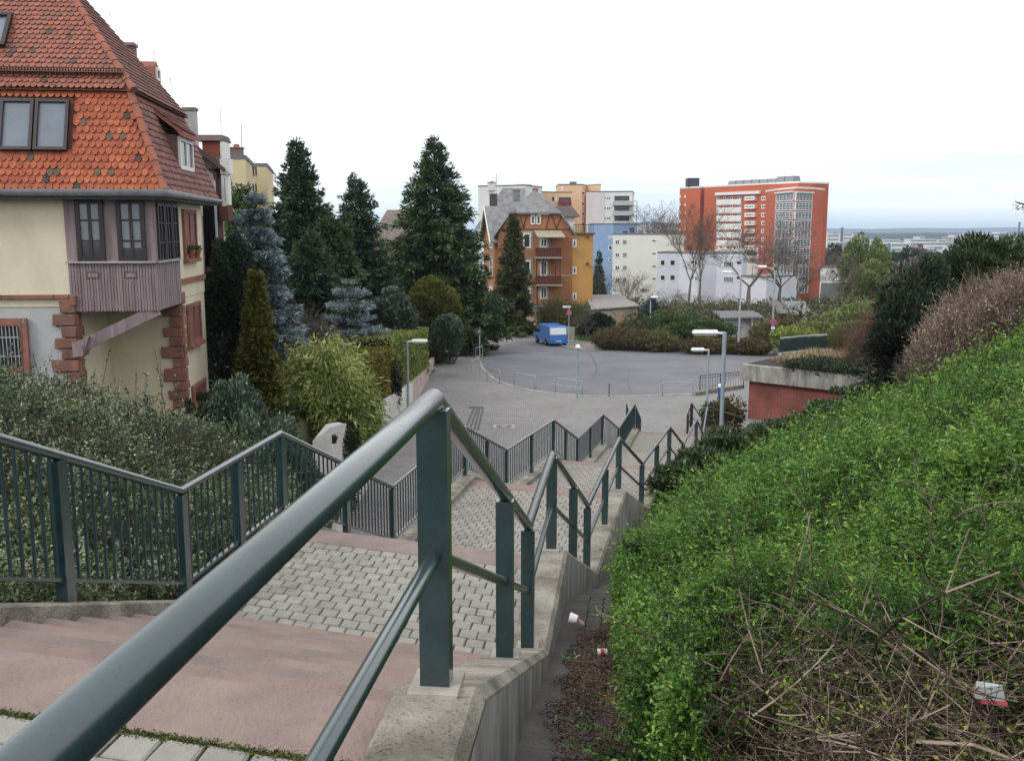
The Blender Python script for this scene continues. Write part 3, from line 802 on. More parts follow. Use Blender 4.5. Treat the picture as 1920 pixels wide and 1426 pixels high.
r = thing('road_sign', 'round red no stopping sign with white street name plate behind the blue van', 'sign', (x, d, zb))
MB().tube([(x, d, zb), (x, d, zat(573, d))], .035, 8).build('pole', M_galv, r)
nostop(ond(1067, 586.5, d - .1), .23, r)
MB().box(xat(1055, d), xat(1068, d) + .1, d - .02, d + .02, zat(575, d) - .08, zat(575, d) + .08).build('street_name_plate', M_white, r)
d = 63; x = xat(899, d); zb = roadz(d)
r = thing('road_sign', 'dark round sign seen from behind on a thin pole left of the road', 'sign', (x, d, zb))
MB().tube([(x, d, zb), (x, d, zat(614, d))], .03, 8).build('pole', M_galv, r)
disc(Vector((x, d - .06, zat(621, d))), .2, .02, mat('sign_back', (0.05, 0.055, 0.06)), 'sign_plate', r)
disc(Vector((x - .03, d - .075, zat(621, d))), .1, .01, mat('pale_sticker', (0.3, 0.32, 0.33)), 'sign_sticker', r)
# litter bin
p = onroad(1352, 754)
r = thing('litter_bin', 'blue litter bin with white lid on the square beside the shrubs', 'bin', p)
MB().lathe(p, [(.17, .25), (.2, .85)], 14).build('bin_body', mat('bin_blue', (0.03, 0.07, 0.35), rough=0.5), r)
MB().lathe(p, [(.215, .85), (.21, .98), (.12, 1.03)], 14).build('lid', M_white, r)
MB().tube([p, p + Vector((0, 0, .25))], .03, 6).build('stand', M_galv, r)
# ------------------------------------------------------------------ planes and facade helpers
class Plane:
    """flat surface: s runs along ex, t along ey, offset along n (outwards)"""
    def __init__(s, O, ex, ey=(0, 0, 1)):
        s.O = Vector(O); s.ex = Vector(ex).normalized(); s.ey = Vector(ey).normalized(); s.n = s.ex.cross(s.ey).normalized()
    def P(s, a, b, o=0.0): return s.O + s.ex*a + s.ey*b + s.n*o
    def hit(s, px, py):
        r = ray(px, py); k = s.O.dot(s.n)/r.dot(s.n); q = r*k - s.O; return q.dot(s.ex), q.dot(s.ey)
    def slab(s, mb, a0, a1, b0, b1, o0, o1):
        if a0 > a1: a0, a1 = a1, a0
        if b0 > b1: b0, b1 = b1, b0
        return mb.hexa([s.P(a0, b0, o0), s.P(a1, b0, o0), s.P(a1, b1, o0), s.P(a0, b1, o0)], [s.P(a0, b0, o1), s.P(a1, b0, o1), s.P(a1, b1, o1), s.P(a0, b1, o1)])
    def poly(s, mb, pts, o0, o1):
        n = len(pts); i = len(mb.v)
        mb.v += [tuple(s.P(a, b, o0)) for a, b in pts] + [tuple(s.P(a, b, o1)) for a, b in pts]
        mb.f.append(tuple(range(i+n-1, i-1, -1))); mb.f.append(tuple(range(i+n, i+2*n)))
        for k in range(n): mb.f.append((i+k, i+(k+1) % n, i+n+(k+1) % n, i+n+k))
        return mb
M_glass = glassmat('window_glass', (0.035, 0.042, 0.05))
M_glasslt = glassmat('pale_curtained_glass', (0.20, 0.23, 0.25), rough=0.15)
M_wframe = mat('white_window_frame', (0.72, 0.73, 0.72), rough=0.5, var=0.05)
M_dframe = mat('dark_window_frame', (0.03, 0.02, 0.025), rough=0.5, var=0.1)
def win(pl, parent, a0, a1, b0, b1, fm, gm=None, fw=.07, nx=1, ny=1, off=0.0, th=.06, label=None, name='window'):
    """frame mesh with pane as its child; a,b in plane metres"""
    gm = gm or M_glass
    if a0 > a1: a0, a1 = a1, a0
    if b0 > b1: b0, b1 = b1, b0
    mb = MB()
    pl.slab(mb, a0, a1, b0, b0 + fw, off, off + th); pl.slab(mb, a0, a1, b1 - fw, b1, off, off + th)
    pl.slab(mb, a0, a0 + fw, b0 + fw, b1 - fw, off, off + th); pl.slab(mb, a1 - fw, a1, b0 + fw, b1 - fw, off, off + th)
    for k in range(1, nx): c = lerp(a0, a1, k/nx); pl.slab(mb, c - fw*.35, c + fw*.35, b0 + fw, b1 - fw, off, off + th*.8)
    for k in range(1, ny): c = lerp(b0, b1, k/ny); pl.slab(mb, a0 + fw, a1 - fw, c - fw*.2, c + fw*.2, off, off + th*.7)
    w = mb.build(name, fm, parent)
    if label: w['label'] = label
    pl.slab(MB(), a0 + fw*.6, a1 - fw*.6, b0 + fw*.6, b1 - fw*.6, off, off + th*.35).build('pane', gm, w)
    return w
def winpx(pl, parent, x0, y0, x1, y1, fm, gm=None, **k):
    a0, b1 = pl.hit(x0, y0); a1, b0 = pl.hit(x1, y1)
    b1b = pl.hit(x1, y0)[1]; b0b = pl.hit(x0, y1)[1]
    return win(pl, parent, a0, a1, (b0 + b0b)/2, (b1 + b1b)/2, fm, gm, **k)

def tilemat(name, attr, cols):
    m = bpy.data.materials.new(name); m.use_nodes = True; n, l = m.node_tree.nodes, m.node_tree.links
    b = n["Principled BSDF"]; b.inputs['Roughness'].default_value = 0.85
    if attr: a = n.new("ShaderNodeAttribute"); a.attribute_name = "tint"; src = a.outputs['Fac']
    else: a = n.new("ShaderNodeObjectInfo"); src = a.outputs['Random']
    r = n.new("ShaderNodeValToRGB"); r.color_ramp.interpolation = 'CONSTANT'
    while len(r.color_ramp.elements) < len(cols): r.color_ramp.elements.new(0.5)
    for e, (p, c) in zip(r.color_ramp.elements, cols): e.position = p; e.color = (*c, 1)
    t = n.new("ShaderNodeTexCoord"); z = n.new("ShaderNodeTexNoise"); z.inputs['Scale'].default_value = 9; z.inputs['Detail'].default_value = 5
    gp = n.new("ShaderNodeNewGeometry"); l.new(gp.outputs['Position'], z.inputs['Vector'])
    mr = n.new("ShaderNodeMapRange"); mr.inputs[1].default_value = .3; mr.inputs[2].default_value = .7; mr.inputs[3].default_value = .62; mr.inputs[4].default_value = 1.15
    l.new(z.outputs[0], mr.inputs[0])
    mx = n.new("ShaderNodeMix"); mx.data_type = 'RGBA'; mx.blend_type = 'MULTIPLY'; mx.inputs[0].default_value = 1
    l.new(src, r.inputs[0]); l.new(r.outputs[0], mx.inputs[6]); l.new(mr.outputs[0], mx.inputs[7]); l.new(mx.outputs[2], b.inputs['Base Color'])
    return m
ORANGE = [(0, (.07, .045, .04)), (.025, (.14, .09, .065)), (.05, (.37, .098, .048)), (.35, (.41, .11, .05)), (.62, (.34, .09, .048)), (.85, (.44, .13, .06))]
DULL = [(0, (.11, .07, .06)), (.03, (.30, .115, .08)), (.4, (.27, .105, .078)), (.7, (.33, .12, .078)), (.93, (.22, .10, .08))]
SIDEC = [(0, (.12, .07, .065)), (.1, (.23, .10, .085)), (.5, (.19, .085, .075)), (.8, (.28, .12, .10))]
M_tile1 = tilemat('orange_tile', False, ORANGE); M_tile2 = tilemat('orange_tile_field', True, ORANGE)
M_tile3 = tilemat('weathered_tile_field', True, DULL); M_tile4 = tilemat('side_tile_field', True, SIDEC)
def tile_shape(w, h, t=0.016):
    pr = [(-w/2, h), (-w/2, .3*h), (-w*.36, .13*h), (-w*.18, .03*h), (0, 0), (w*.18, .03*h), (w*.36, .13*h), (w/2, .3*h), (w/2, h)]
    def o(y): return lerp(.052, .006, y/h)
    V = [(x, y, o(y)) for x, y in pr] + [(x, y, o(y) - t) for x, y in pr]
    n = len(pr)
    F = [tuple(range(n))] + [(k, n + k, n + (k+1), k + 1) for k in range(n - 1)]
    return V, F
def tile_field(parent, pl, bounds, T, pitch, w, mf, m1=None, nmax=0, skip=None, rnd=random):
    """beaver-tail tiles on plane pl; bounds(t)->(s0,s1)"""
    V0, F0 = tile_shape(w - .006, pitch*1.75)
    me = None
    if m1:
        me = bpy.data.meshes.new('tile'); me.from_pydata(V0, [], F0); me.materials.append(m1); me.update()
    rot = Matrix((pl.ex, pl.ey, pl.n)).transposed().to_4x4()
    SV, SF, ST = [], [], []; cnt = 0
    nr = int(T/pitch); off = wbase(parent)
    for r in range(nr):
        t = r*pitch; s0, s1 = bounds(t + pitch*.5); sh = (r % 2)*w*.5
        k0 = math.ceil((s0 - sh)/w); k1 = int((s1 - sh)/w)
        for k in range(k0, k1 + 1):
            s = k*w + sh
            if s < s0 + w*.3 or s > s1 - w*.3: continue
            if skip and skip(s, t): continue
            p = pl.P(s, t + rnd.uniform(-.006, .006), rnd.uniform(-.003, .004)); th = rnd.uniform(-.025, .025)
            if me and cnt < nmax:
                o = bpy.data.objects.new('tile', me); COL.objects.link(o); o.parent = parent
                o.matrix_local = Matrix.Translation(p - off) @ rot @ Matrix.Rotation(th, 4, 'Z'); cnt += 1
            else:
                i = len(SV); SV += [tuple(p + pl.ex*x + pl.ey*y + pl.n*z) for x, y, z in V0]
                SF += [tuple(q + i for q in f) for f in F0]; ST += [rnd.random()]*len(V0)
    if SV:
        mb = MB(); mb.v = SV; mb.f = SF; o = mb.build('tile_field', mf, parent)
        at = o.data.attributes.new('tint', 'FLOAT', 'POINT'); at.data.foreach_set('value', ST); props(o, kind='stuff')

# ------------------------------------------------------------------ the old house on the left
A6 = radians(6); hu = Vector((cos(A6), sin(A6), 0)); hv = Vector((-sin(A6), cos(A6), 0)); C0 = Vector((xat(293.5, 22), 22, 0))
def HL(u, v, z): return C0 + hu*u + hv*v + Vector((0, 0, z))
FR = Plane(C0, hu); SD = Plane(C0, hv)
house = thing('old_house', 'cream plastered house with orange beaver tail tiled mansard roof and wooden corner bay', 'house', HL(-4, 2.5, -5.6))
M_cream = mat('cream_plaster', (0.70, 0.63, 0.485), col2=(0.58, 0.52, 0.40), rough=0.95, scale=1.6, bump=0.35, bscale=35, detail=10, stretch=(1, 1, .5), ramp=(.3, .6))
M_greyp = mat('grey_white_plaster', (0.48, 0.49, 0.50), col2=(0.36, 0.37, 0.39), rough=0.95, scale=1.0, bump=0.4, bscale=25, detail=8)
M_bay = mat('weathered_mauve_boards', (0.30, 0.235, 0.25), col2=(0.17, 0.13, 0.145), rough=0.85, scale=2.5, bump=0.3, bscale=20, detail=8, stretch=(3, 3, .35))
zE = zat(358, 22) - .06; zB = zat(575, 22); zBelt0, zBelt1 = zat(560, 21.8), zat(552, 21.8)
un = FR.hit(145, 640)[0]; ul = FR.hit(125, 450)[0]; VN, VW = 2.24, 5.2; zG = -5.9
def hbox(mb, u0, u1, v0, v1, z0, z1):
    return mb.hexa([HL(u0, v0, z0), HL(u1, v0, z0), HL(u1, v1, z0), HL(u0, v1, z0)], [HL(u0, v0, z1), HL(u1, v0, z1), HL(u1, v1, z1), HL(u0, v1, z1)])
hbox(MB(), -10, 0, 0, VW, zB + .02, zE).build('wall', M_cream, house)['label'] = 'cream upper storey wall'
hbox(MB(), -10, un, 0.02, VW - .02, zG - .5, zB + .018).build('wall', M_greyp, house)['label'] = 'greyish white ground floor wall'
hbox(MB(), un + .002, -.02, VN, VW - .02, zG - .5, zB + .018).build('wall', M_cream, house)['label'] = 'cream recessed ground floor wall'
hbox(MB(), un, un + .004, .01, VN, zG - .5, zB).build('wall_return', M_cream, house)
# quoins and belts: separate stones
def stone(mb_pl, a0, a1, b0, b1, o0, o1, m=M_redsand):
    pl = mb_pl; j = lambda: random.uniform(-.02, .02)
    q = [(a0 + j(), b0), (a1 + j(), b0), (a1 + j(), b1), (a0 + j(), b1)]
    mb = MB(); i = 0
    mb.v = [tuple(pl.P(a, b, o0)) for a, b in q] + [tuple(pl.P(a, b, o1 - .02)) for a, b in q]
    c = (sum(p[0] for p in q)/4, sum(p[1] for p in q)/4)
    mb.v += [tuple(pl.P(lerp(a, c[0], .07), lerp(b, c[1], .12), o1)) for a, b in q]
    mb.f = [(8, 9, 10, 11)]
    for k in range(4):
        k2 = (k+1) % 4; mb.f += [(k, k2, 4+k2, 4+k), (4+k, 4+k2, 8+k2, 8+k)]
    return mb.build('quoin_stone', m, house)
z = zBelt0; k = 0
M_rs2 = mat('brown_sandstone', (0.25, 0.125, 0.095), col2=(0.12, 0.07, 0.055), rough=0.9, scale=2.5, bump=0.8, bscale=12)
while z > zG:
    h = random.uniform(.17, .36); w = random.uniform(.44, .58) if k % 2 else random.uniform(.26, .36)
    stone(FR, un - w, un + .03, z - h + .012, z - .012, -.0, .07 + random.uniform(0, .04), random.choice((M_redsand, M_rs2)))
    w2 = .35 if k % 2 else .5
    pl = Plane(HL(un, 0, 0), hv); stone(pl, -.04, w2*.7, z - h + .012, z - .012, 0, .06, M_redsand)
    pl = Plane(HL(0, VN, 0), hu)
    stone(pl, -w*.9, .03, z - h + .012, z - .012, 0, .07 + random.uniform(0, .04), M_redsand)
    pl = Plane(HL(0, VN, 0), hv); stone(pl, -.05, w2*.6, z - h + .012, z - .012, 0, .07, M_redsand)
    z -= h; k += 1
a = -9.8
while a < ul - .02:
    b = min(a + random.uniform(.9, 1.3), ul); stone(FR, a + .008, b - .008, zBelt0, zBelt1, 0, .09); a = b
stone(FR, ul, un + .06, zBelt0 - .16, zBelt1 - .02, 0, .12, M_redsand)
zs = zat(524, 25.5)
stone(Plane(HL(0, VN, 0), hv), 0.02, VW - VN, zs - .07, zs + .07, 0, .07)
# bay: boards, frames, windows
bay = FR.slab(MB(), ul, 0.03, zat(492, 22), zE - .02, 0.002, .06).build('bay', M_bay, house); bay['label'] = 'weathered mauve wooden corner bay'
SD.slab(MB(), -.058, VN - .02, zat(492, 22), zE - .02, .002, .06).build('bay_side', M_bay, house)
zt_, zb_ = zat(493, 22), zB - .10
n = 30
for k in range(n):
    a0, a1 = lerp(ul, .06, k/n), lerp(ul, .06, (k+1)/n); m = (a0 + a1)/2; r = (a1 - a0)/2
    FR.poly(MB(), [(a0 + .006, zt_), (a0 + .006, zb_ + .04), (a0 + r*.5, zb_ + .01), (m, zb_), (a1 - r*.5, zb_ + .01), (a1 - .006, zb_ + .04), (a1 - .006, zt_)][::-1] and [(a0 + .006, zb_ + .04), (a0 + r*.5, zb_ + .01), (m, zb_), (a1 - r*.5, zb_ + .01), (a1 - .006, zb_ + .04), (a1 - .006, zt_), (a0 + .006, zt_)], .004, .05 + .006*(k % 2)).build('board', M_bay, house)
n = 24
for k in range(n):
    a0, a1 = lerp(-.05, VN - .02, k/n), lerp(-.05, VN - .02, (k+1)/n)
    SD.slab(MB(), a0 + .005, a1 - .005, zb_ + .02, zt_, .004, .05 + .006*(k % 2)).build('board', M_bay, house)
mb = MB(); FR.slab(mb, ul - .02, .12, zt_, zt_ + .05, .06, .12); SD.slab(mb, -.12, VN, zt_, zt_ + .05, .06, .12); mb.build('sill_board', mat('pale_sill', (0.42, 0.38, 0.4)), house)
for x0, x1 in ((163, 187), (234, 258)):
    a0, b1 = FR.hit(x0, 509); a1, b0 = FR.hit(x1, 521)
    win(FR, house, a0, a1, b0, b1, mat('dark_trim', (0.1, 0.07, 0.08)), M_bay, fw=.018, off=.055, th=.014, name='vent_flap')
for x0, x1 in ((141, 201.5), (218, 278)):
    a0, b1 = FR.hit(x0, 374); a1, b0 = FR.hit(x1, 491)
    w = win(FR, house, a0, a1, b0 + .02, b1, M_dframe, M_glasslt, fw=.1, nx=2, ny=3, off=.06, th=.06, label='tall dark framed bay window with white roller blind')
    FR.slab(MB(), a0 + .09, a1 - .09, b0 + .1, b0 + .1 + (.34 if x0 < 200 else .22), .083, .087).build('lower_pane', M_glass, w)
for k in range(3):
    a0 = lerp(.10, VN - .12, k/3); a1 = lerp(.10, VN - .12, (k+1)/3)
    win(SD, house, a0 + .03, a1 - .03, zat(490, 23), zE - .2, M_dframe, M_glass, fw=.07, nx=2, ny=3, off=.06, th=.05)
# strut from the quoin to the bay's corner
a = HL(un + .05, -.02, zat(648, 22)); b = HL(-.02, .1, zB - .08)
d = (b - a); side = hv*.11; up = d.cross(hv).normalized()*.13
MB().hexa([a - side - up, b - side - up, b + side - up, a + side - up], [a - side + up, b - side + up, b + side + up, a + side + up]).build('strut', M_bay, house)
MB().hexa([a + Vector((-.1, -.16, -.22)), a + Vector((.12, -.16, -.2)), a + Vector((.12, .16, -.2)), a + Vector((-.1, .16, -.22))], [a + Vector((-.1, -.16, .12)), a + Vector((.3, -.16, .25)), a + Vector((.3, .16, .25)), a + Vector((-.1, .16, .12))]).build('strut_bracket', M_bay, house)
hbox(MB(), un, .0, 0, VN, zB - .06, zB + .015).build('bay_floor', mat('dark_soffit', (0.12, 0.085, 0.08)), house)
# barred window at the left
a0, b1 = FR.hit(-40, 597); a1, b0 = FR.hit(60, 700)
w = win(FR, house, a0, a1, b0, b1, M_redsand, M_glass, fw=.17, off=.01, th=.09, label='barred ground floor window with red stone frame')
mb = MB()
for k in range(9):
    s = lerp(a0 + .2, a1 - .2, k/8); mb.tube([FR.P(s, b0 + .18, .13), FR.P(s, b1 - .18, .13)], .012, 5)
for q in (.33, .67): zq = lerp(b0, b1, q); FR.slab(mb, a0 + .17, a1 - .17, zq - .012, zq + .012, .125, .14)
mb.build('window_bars', M_galv, w)
# shuttered windows on the side wall
M_shut = mat('red_brown_shutter', (0.25, 0.11, 0.085), rough=0.7, var=0.15)
def shutwin(y0, y1, d, v0, v1, pots=False):
    z1, z0 = zat(y0, d), zat(y1, d)
    w = win(SD, house, v0, v1, z0, z1, M_redsand, M_shut, fw=.1, nx=2, off=.005, th=.07, label='narrow side window with red stone frame and closed shutters')
    SD.slab(MB(), v0 - .05, v1 + .05, z0 - .1, z0, .0, .14).build('sill', M_redsand, w)
    return z0
vs = [VN + .62, VN + 2.05]
zz = shutwin(393, 484, 25.6, *vs); shutwin(566, 640, 25.8, *vs); shutwin(712, 750, 26, VN + .75, VN + 2.2)
M_terra = mat('terracotta', (0.35, 0.12, 0.06), rough=0.85)
for k in range(2):
    p = SD.P(vs[0] + .35 + k*.7, zz, .12)
    r = thing('flower_pot', ('nearer' if k == 0 else 'farther') + ' terracotta flower pot on the side window sill of the old house', 'flower pot', p)
    MB().lathe(p, [(.07, 0), (.1, .18), (.11, .19), (.11, .22)], 10).build('pot', M_terra, r)
    V, F = leaves(np.array(p) + np.array([0, 0, .2]) + RNG.normal(size=(60, 3))*.03, RNG.normal(size=(60, 3)) + [0, 0, 1], .16, .04)
    npmesh('plant', V, F, leafmat('pot_plant_leaf', (.05, .08, .03), (.15, .18, .08)), r, ctint(60))
# mansard roof
e = .42; u1b, v0b, v1b = e, -e, VW + e; u1t, v0t, v1t = -.42, .38, VW + .3; z0r, z1r = zE + .03, zat(176, 22.6)
uL = -10.5
roof = thing('roof', None, None, house.location); roof.location = (0, 0, 0); roof.parent = house; BASE[roof.name] = wbase(house)
for kk in ('label', 'category'):
    if kk in roof: del roof[kk]
core = MB()
core.hexa([HL(uL, v0b, z0r), HL(u1b, v0b, z0r), HL(u1b, v1b, z0r), HL(uL, v1b, z0r)], [HL(uL, v0t, z1r), HL(u1t, v0t, z1r), HL(u1t, v1t, z1r), HL(uL, v1t, z1r)])
M_rcore = mat('roof_underlay', (0.14, 0.05, 0.035), rough=0.95)
k2 = 1.35; e2 = .12; vm = (v0t + v1t)/2; hh = (v1t - v0t)/2 + e2; uR = u1t + e2 - hh; zR = z1r + hh*k2
core.v_start = len(core.v)
i = len(core.v)
core.v += [tuple(HL(uL, v0t - e2, z1r + .01)), tuple(HL(u1t + e2, v0t - e2, z1r + .01)), tuple(HL(u1t + e2, v1t + e2, z1r + .01)), tuple(HL(uL, v1t + e2, z1r + .01)), tuple(HL(uL, vm, zR)), tuple(HL(uR, vm, zR))]
core.f += [(i+3, i+2, i+1, i), (i, i+1, i+5, i+4), (i+1, i+2, i+5), (i+2, i+3, i+4, i+5), (i, i+4, i+3)]
co = core.build('roof_core', M_rcore, roof)
LP = Plane(HL(u1b, v0b, z0r), hu, (HL(0, v0t, z1r) - HL(0, v0b, z0r)))
TL = (HL(0, v0t, z1r) - HL(0, v0b, z0r)).length
w0, w1 = LP.hit(3, 190), LP.hit(131, 284)
skA0, skA1 = LP.hit(2, 284)[0], LP.hit(131, 284)[0]; skB0, skB1 = LP.hit(65, 285)[1], LP.hit(65, 190)[1]
inl = lambda s, t: (skA0 - .1 < s < skA1 + .05 and skB0 - .14 < t < skB1 + .02)
sl_ = (u1b - u1t)/TL
tile_field(roof, LP, lambda t: (-4.6, -sl_*t - .05), TL, .17, .145, M_tile2, M_tile1, 296, skip=inl)
SP = Plane(HL(u1b, v0b, z0r), hv, (HL(u1t, 0, z1r) - HL(u1b, 0, z0r)))
TS = (HL(u1t, 0, z1r) - HL(u1b, 0, z0r)).length
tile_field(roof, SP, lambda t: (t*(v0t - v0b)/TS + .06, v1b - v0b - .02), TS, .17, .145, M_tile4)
UP = Plane(HL(u1t + e2, v0t - e2, z1r + .03), hu, (HL(0, vm, zR) - HL(0, v0t - e2, z1r)))
TU = (HL(0, vm, zR) - HL(0, v0t - e2, z1r)).length
tile_field(roof, UP, lambda t: (-5.2, -hh/TU*t - .05), TU - .1, .15, .135, M_tile3)
US = Plane(HL(u1t + e2, v0t - e2, z1r + .03), hv, (HL(uR, 0, zR) - HL(u1t + e2, 0, z1r)))
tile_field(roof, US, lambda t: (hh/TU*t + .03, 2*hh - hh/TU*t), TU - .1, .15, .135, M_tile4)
M_hip = mat('hip_tile_red', (0.36, 0.12, 0.075), col2=(0.2, 0.09, 0.07), rough=0.9, scale=3)
def hip(a, b, rad=.085, pitch=.32):
    d = b - a; n = int(d.length/pitch)
    for k in range(n):
        p, q = a + d*(k/n), a + d*((k + 1.12)/n)
        MB().tube([p, q], [rad*1.12, rad*.9], 8).build('hip_tile', M_hip, roof)
up = Vector((0, 0, .03))
hip(HL(u1b, v0b, z0r) + up, HL(u1t, v0t, z1r) + up); hip(HL(u1t + e2, v0t - e2, z1r) + up, HL(uR, vm, zR) + up)
# snow guard of small uprights on the upper roof
mb = MB()
for k in range(70):
    s = -4.6 + k*.063
    UP.slab(mb, s, s + .012, .36, .50, .05, .16)
UP.slab(mb, -4.6, -.25, .36, .38, .15, .17); UP.slab(mb, -4.6, -.25, .48, .5, .15, .17)
mb.build('snow_guard', mat('rusty_guard', (0.12, 0.06, 0.045)), roof)
# gutter and eave
mb = MB(); mb.tube([HL(-9.8, v0b - .06, z0r - .03), HL(u1b + .06, v0b - .06, z0r - .03), HL(u1b + .06, v1b, z0r - .05)], .065, 10)
mb.build('eaves_gutter', mat('zinc_gutter', (0.15, 0.15, 0.16), rough=0.5, var=0.2), roof)
hbox(MB(), -9.9, e - .02, -e + .02, VW + e - .02, zE - .14, zE - .01).build('eaves_soffit', mat('grey_soffit_board', (0.13, 0.125, 0.13)), roof)
# roof windows
for k, (x0, x1) in enumerate(((2, 65), (68, 131))):
    a0, a1 = LP.hit(x0, 235)[0], LP.hit(x1, 235)[0]
    win(LP, roof, a0, a1, skB0, skB1, M_dframe, glassmat('roof_window_glass', (.16, .19, .24), rough=.06), fw=.07, off=.05, th=.09, name='roof_window')
# upper roof window, upper left corner
a0, a1 = UP.hit(-50, 60)[0], UP.hit(20, 60)[0]; b0, b1 = UP.hit(5, 92)[1], UP.hit(20, 32)[1]
win(UP, roof, a0, a1, b0, b1, M_dframe, MATS['roof_window_glass'], fw=.09, off=.05, th=.1, name='roof_window')
# side dormer
dv0, dv1 = 2.1, 3.7; zd0, zd1 = zat(322, 24.8), zat(256, 24.6)
hbox(MB(), u1t - .2, .16, dv0, dv1, zd0, zd1).build('dormer', mat('dormer_cheek', (0.17, 0.10, 0.09)), roof)
DP = Plane(HL(.165, 0, 0), hv)
win(DP, roof, dv0 + .06, dv1 - .06, zd0 + .03, zd1 - .03, M_wframe, M_glass, fw=.1, nx=2, th=.06, name='dormer_window')
a, b = HL(.36, dv0 - .15, zd1 - .03), HL(.36, dv1 + .15, zd1 - .03); c, d = HL(u1t - .1, dv1 + .15, z1r - .12), HL(u1t - .1, dv0 - .15, z1r - .12); th = Vector((0, 0, .09))
MB().hexa([a, b, c, d], [a + th, b + th, c + th, d + th]).build('dormer_roof', M_hip, roof)
DR = Plane(a + th, hv, d - a)
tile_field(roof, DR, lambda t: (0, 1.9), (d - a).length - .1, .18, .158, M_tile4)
# small upper dormer
b_ = US.hit(283, 135); c_ = US.P(b_[0], b_[1])
mb = MB(); q = US
i = [c_ + hv*a_ + Vector((0, 0, z_)) + hu*o_ for a_, z_, o_ in ((-.38, -.3, .16), (.38, -.3, .16), (.25, .12, .16), (0, .28, .16), (-.25, .12, .16))]
j = [p - hu*.9 for p in i]; mb.v = [tuple(p) for p in i + j]
mb.f = [(0, 1, 2, 3, 4), (9, 8, 7, 6, 5)] + [((k+1) % 5, k, 5 + k, 5 + (k+1) % 5) for k in range(5)]
mb.build('attic_dormer', M_hip, roof)
PD = Plane(c_ + hu*.165, hv); win(PD, roof, -.2, .2, -.24, .1, M_wframe, M_glass, fw=.07, th=.05, name='dormer_window')
# chimneys and aerials
def chimney(p, w, h, m, parent):
    c = MB().obox((p.x, p.y), A6, w, w, p.z - 1.0, p.z + h).build('chimney', m, parent)
    MB().obox((p.x, p.y), A6, w*1.2, w*1.2, p.z + h, p.z + h + .08).build('chimney_cap', M_conc, c)
    if w > .95: MB().lathe(p + Vector((0, 0, h + .08)), [(w*.28, 0), (w*.24, .25)], 8).build('chimney_pot', M_terra, c)
chimney(ond(240, 84, 27.4), .36, -.05, mat('chimney_brick', (0.2, 0.12, 0.1)), roof)
chimney(ond(357, 214, 29.5), .34, .1, M_greyp, roof)
def aerial(p, h, parent, n=4, w=.5):
    mb = MB(); mb.tube([p, p + Vector((0, 0, h))], .009, 4)
    for k in range(n): z_ = h - .08 - k*.14; mb.tube([p + Vector((-w*(1 - k*.12), .05, z_)), p + Vector((w*(1 - k*.12), -.05, z_))], .005, 3)
    return mb.build('aerial', M_galv, parent)
aerial(ond(290, 130, 27), .5, roof, 2, .12); aerial(ond(321, 168, 28), .35, roof, 3, .22); aerial(ond(205, 30, 26), .12, roof, 1, .3)

# terrace with clipped pots beside the house
p = ond(376, 778, 25.5)
tb = thing('terrace_fence', 'low dark iron fence on the little terrace by the basement window of the old house', 'fence', p)
mb = MB()
for k in range(14): mb.tube([p + Vector((-.5 + k*.1, 0, 0)), p + Vector((-.5 + k*.1, 0, .45))], .009, 4)
mb.tube([p + Vector((-.5, 0, .45)), p + Vector((.85, 0, .45))], .014, 5); mb.build('bars', M_black, tb)
# ------------------------------------------------------------------ buildings farther off
def face(p, q):
    return Plane((p.x, p.y, 0), (q.x - p.x, q.y - p.y, 0))
def bldg(name, label, cat, front, ytop=None, dtop=None, zt=None, zb=-14, depth=10, m=None, roofm=None, parap=.0, group=None):
    """front: list of (px, distance), left to right; vertical walls and a flat roof"""
    pts = [Vector((xat(px, d), d, 0)) for px, d in front]
    if zt is None: zt = zat(ytop, dtop or front[0][1])
    dv = (pts[-1] - pts[0]).normalized(); back = Vector((-dv.y, dv.x, 0))*depth
    ring = pts + [pts[-1] + back, pts[0] + back]
    root = thing(name, label, cat, (pts[0].x, pts[0].y, zb), group)
    root['_'] = 0; del root['_']
    w = MB().prism([(p.x, p.y) for p in ring], zb, zt).build('wall', m, root)
    cx, cy = sum(p.x for p in ring)/len(ring), sum(p.y for p in ring)/len(ring)
    ex = lambda p, k: (cx + (p.x - cx)*k, cy + (p.y - cy)*k)
    MB().prism([ex(p, 1.012) for p in ring], zt, zt + max(.3, parap)).build('roof', roofm or M_roofedge, root)
    return root, [face(a, b) for a, b in zip(pts, pts[1:])], zt
M_roofedge = mat('grey_roof_edge', (0.16, 0.16, 0.17), rough=0.8)
M_whiteb = mat('white_render', (0.66, 0.67, 0.66), col2=(0.58, 0.59, 0.6), rough=0.9, scale=.3)
M_lav = mat('lavender_render', (0.58, 0.60, 0.66), col2=(0.51, 0.53, 0.60), rough=0.9, scale=.3)
M_blue = mat('blue_grey_render', (0.23, 0.33, 0.50), col2=(0.19, 0.28, 0.44), rough=0.9, scale=.3)
M_peach = mat('peach_render', (0.66, 0.43, 0.27), col2=(0.6, 0.4, 0.25), rough=0.9, scale=.3)
M_pinkw = mat('pale_pink_render', (0.62, 0.56, 0.55), col2=(0.56, 0.5, 0.5), rough=0.9, scale=.3)
M_redb = mat('tower_red', (0.48, 0.115, 0.055), col2=(0.42, 0.10, 0.05), rough=0.9, scale=.15)
M_yell = mat('pale_yellow_render', (0.58, 0.50, 0.30), col2=(0.5, 0.43, 0.27), rough=0.9, scale=.4)
M_orange = mat('orange_brick', (0.38, 0.165, 0.08), col2=(0.30, 0.13, 0.062), rough=0.9, scale=.8, detail=8)
M_ochre = mat('ochre_render', (0.50, 0.28, 0.09), col2=(0.44, 0.24, 0.075), rough=0.9, scale=.5)
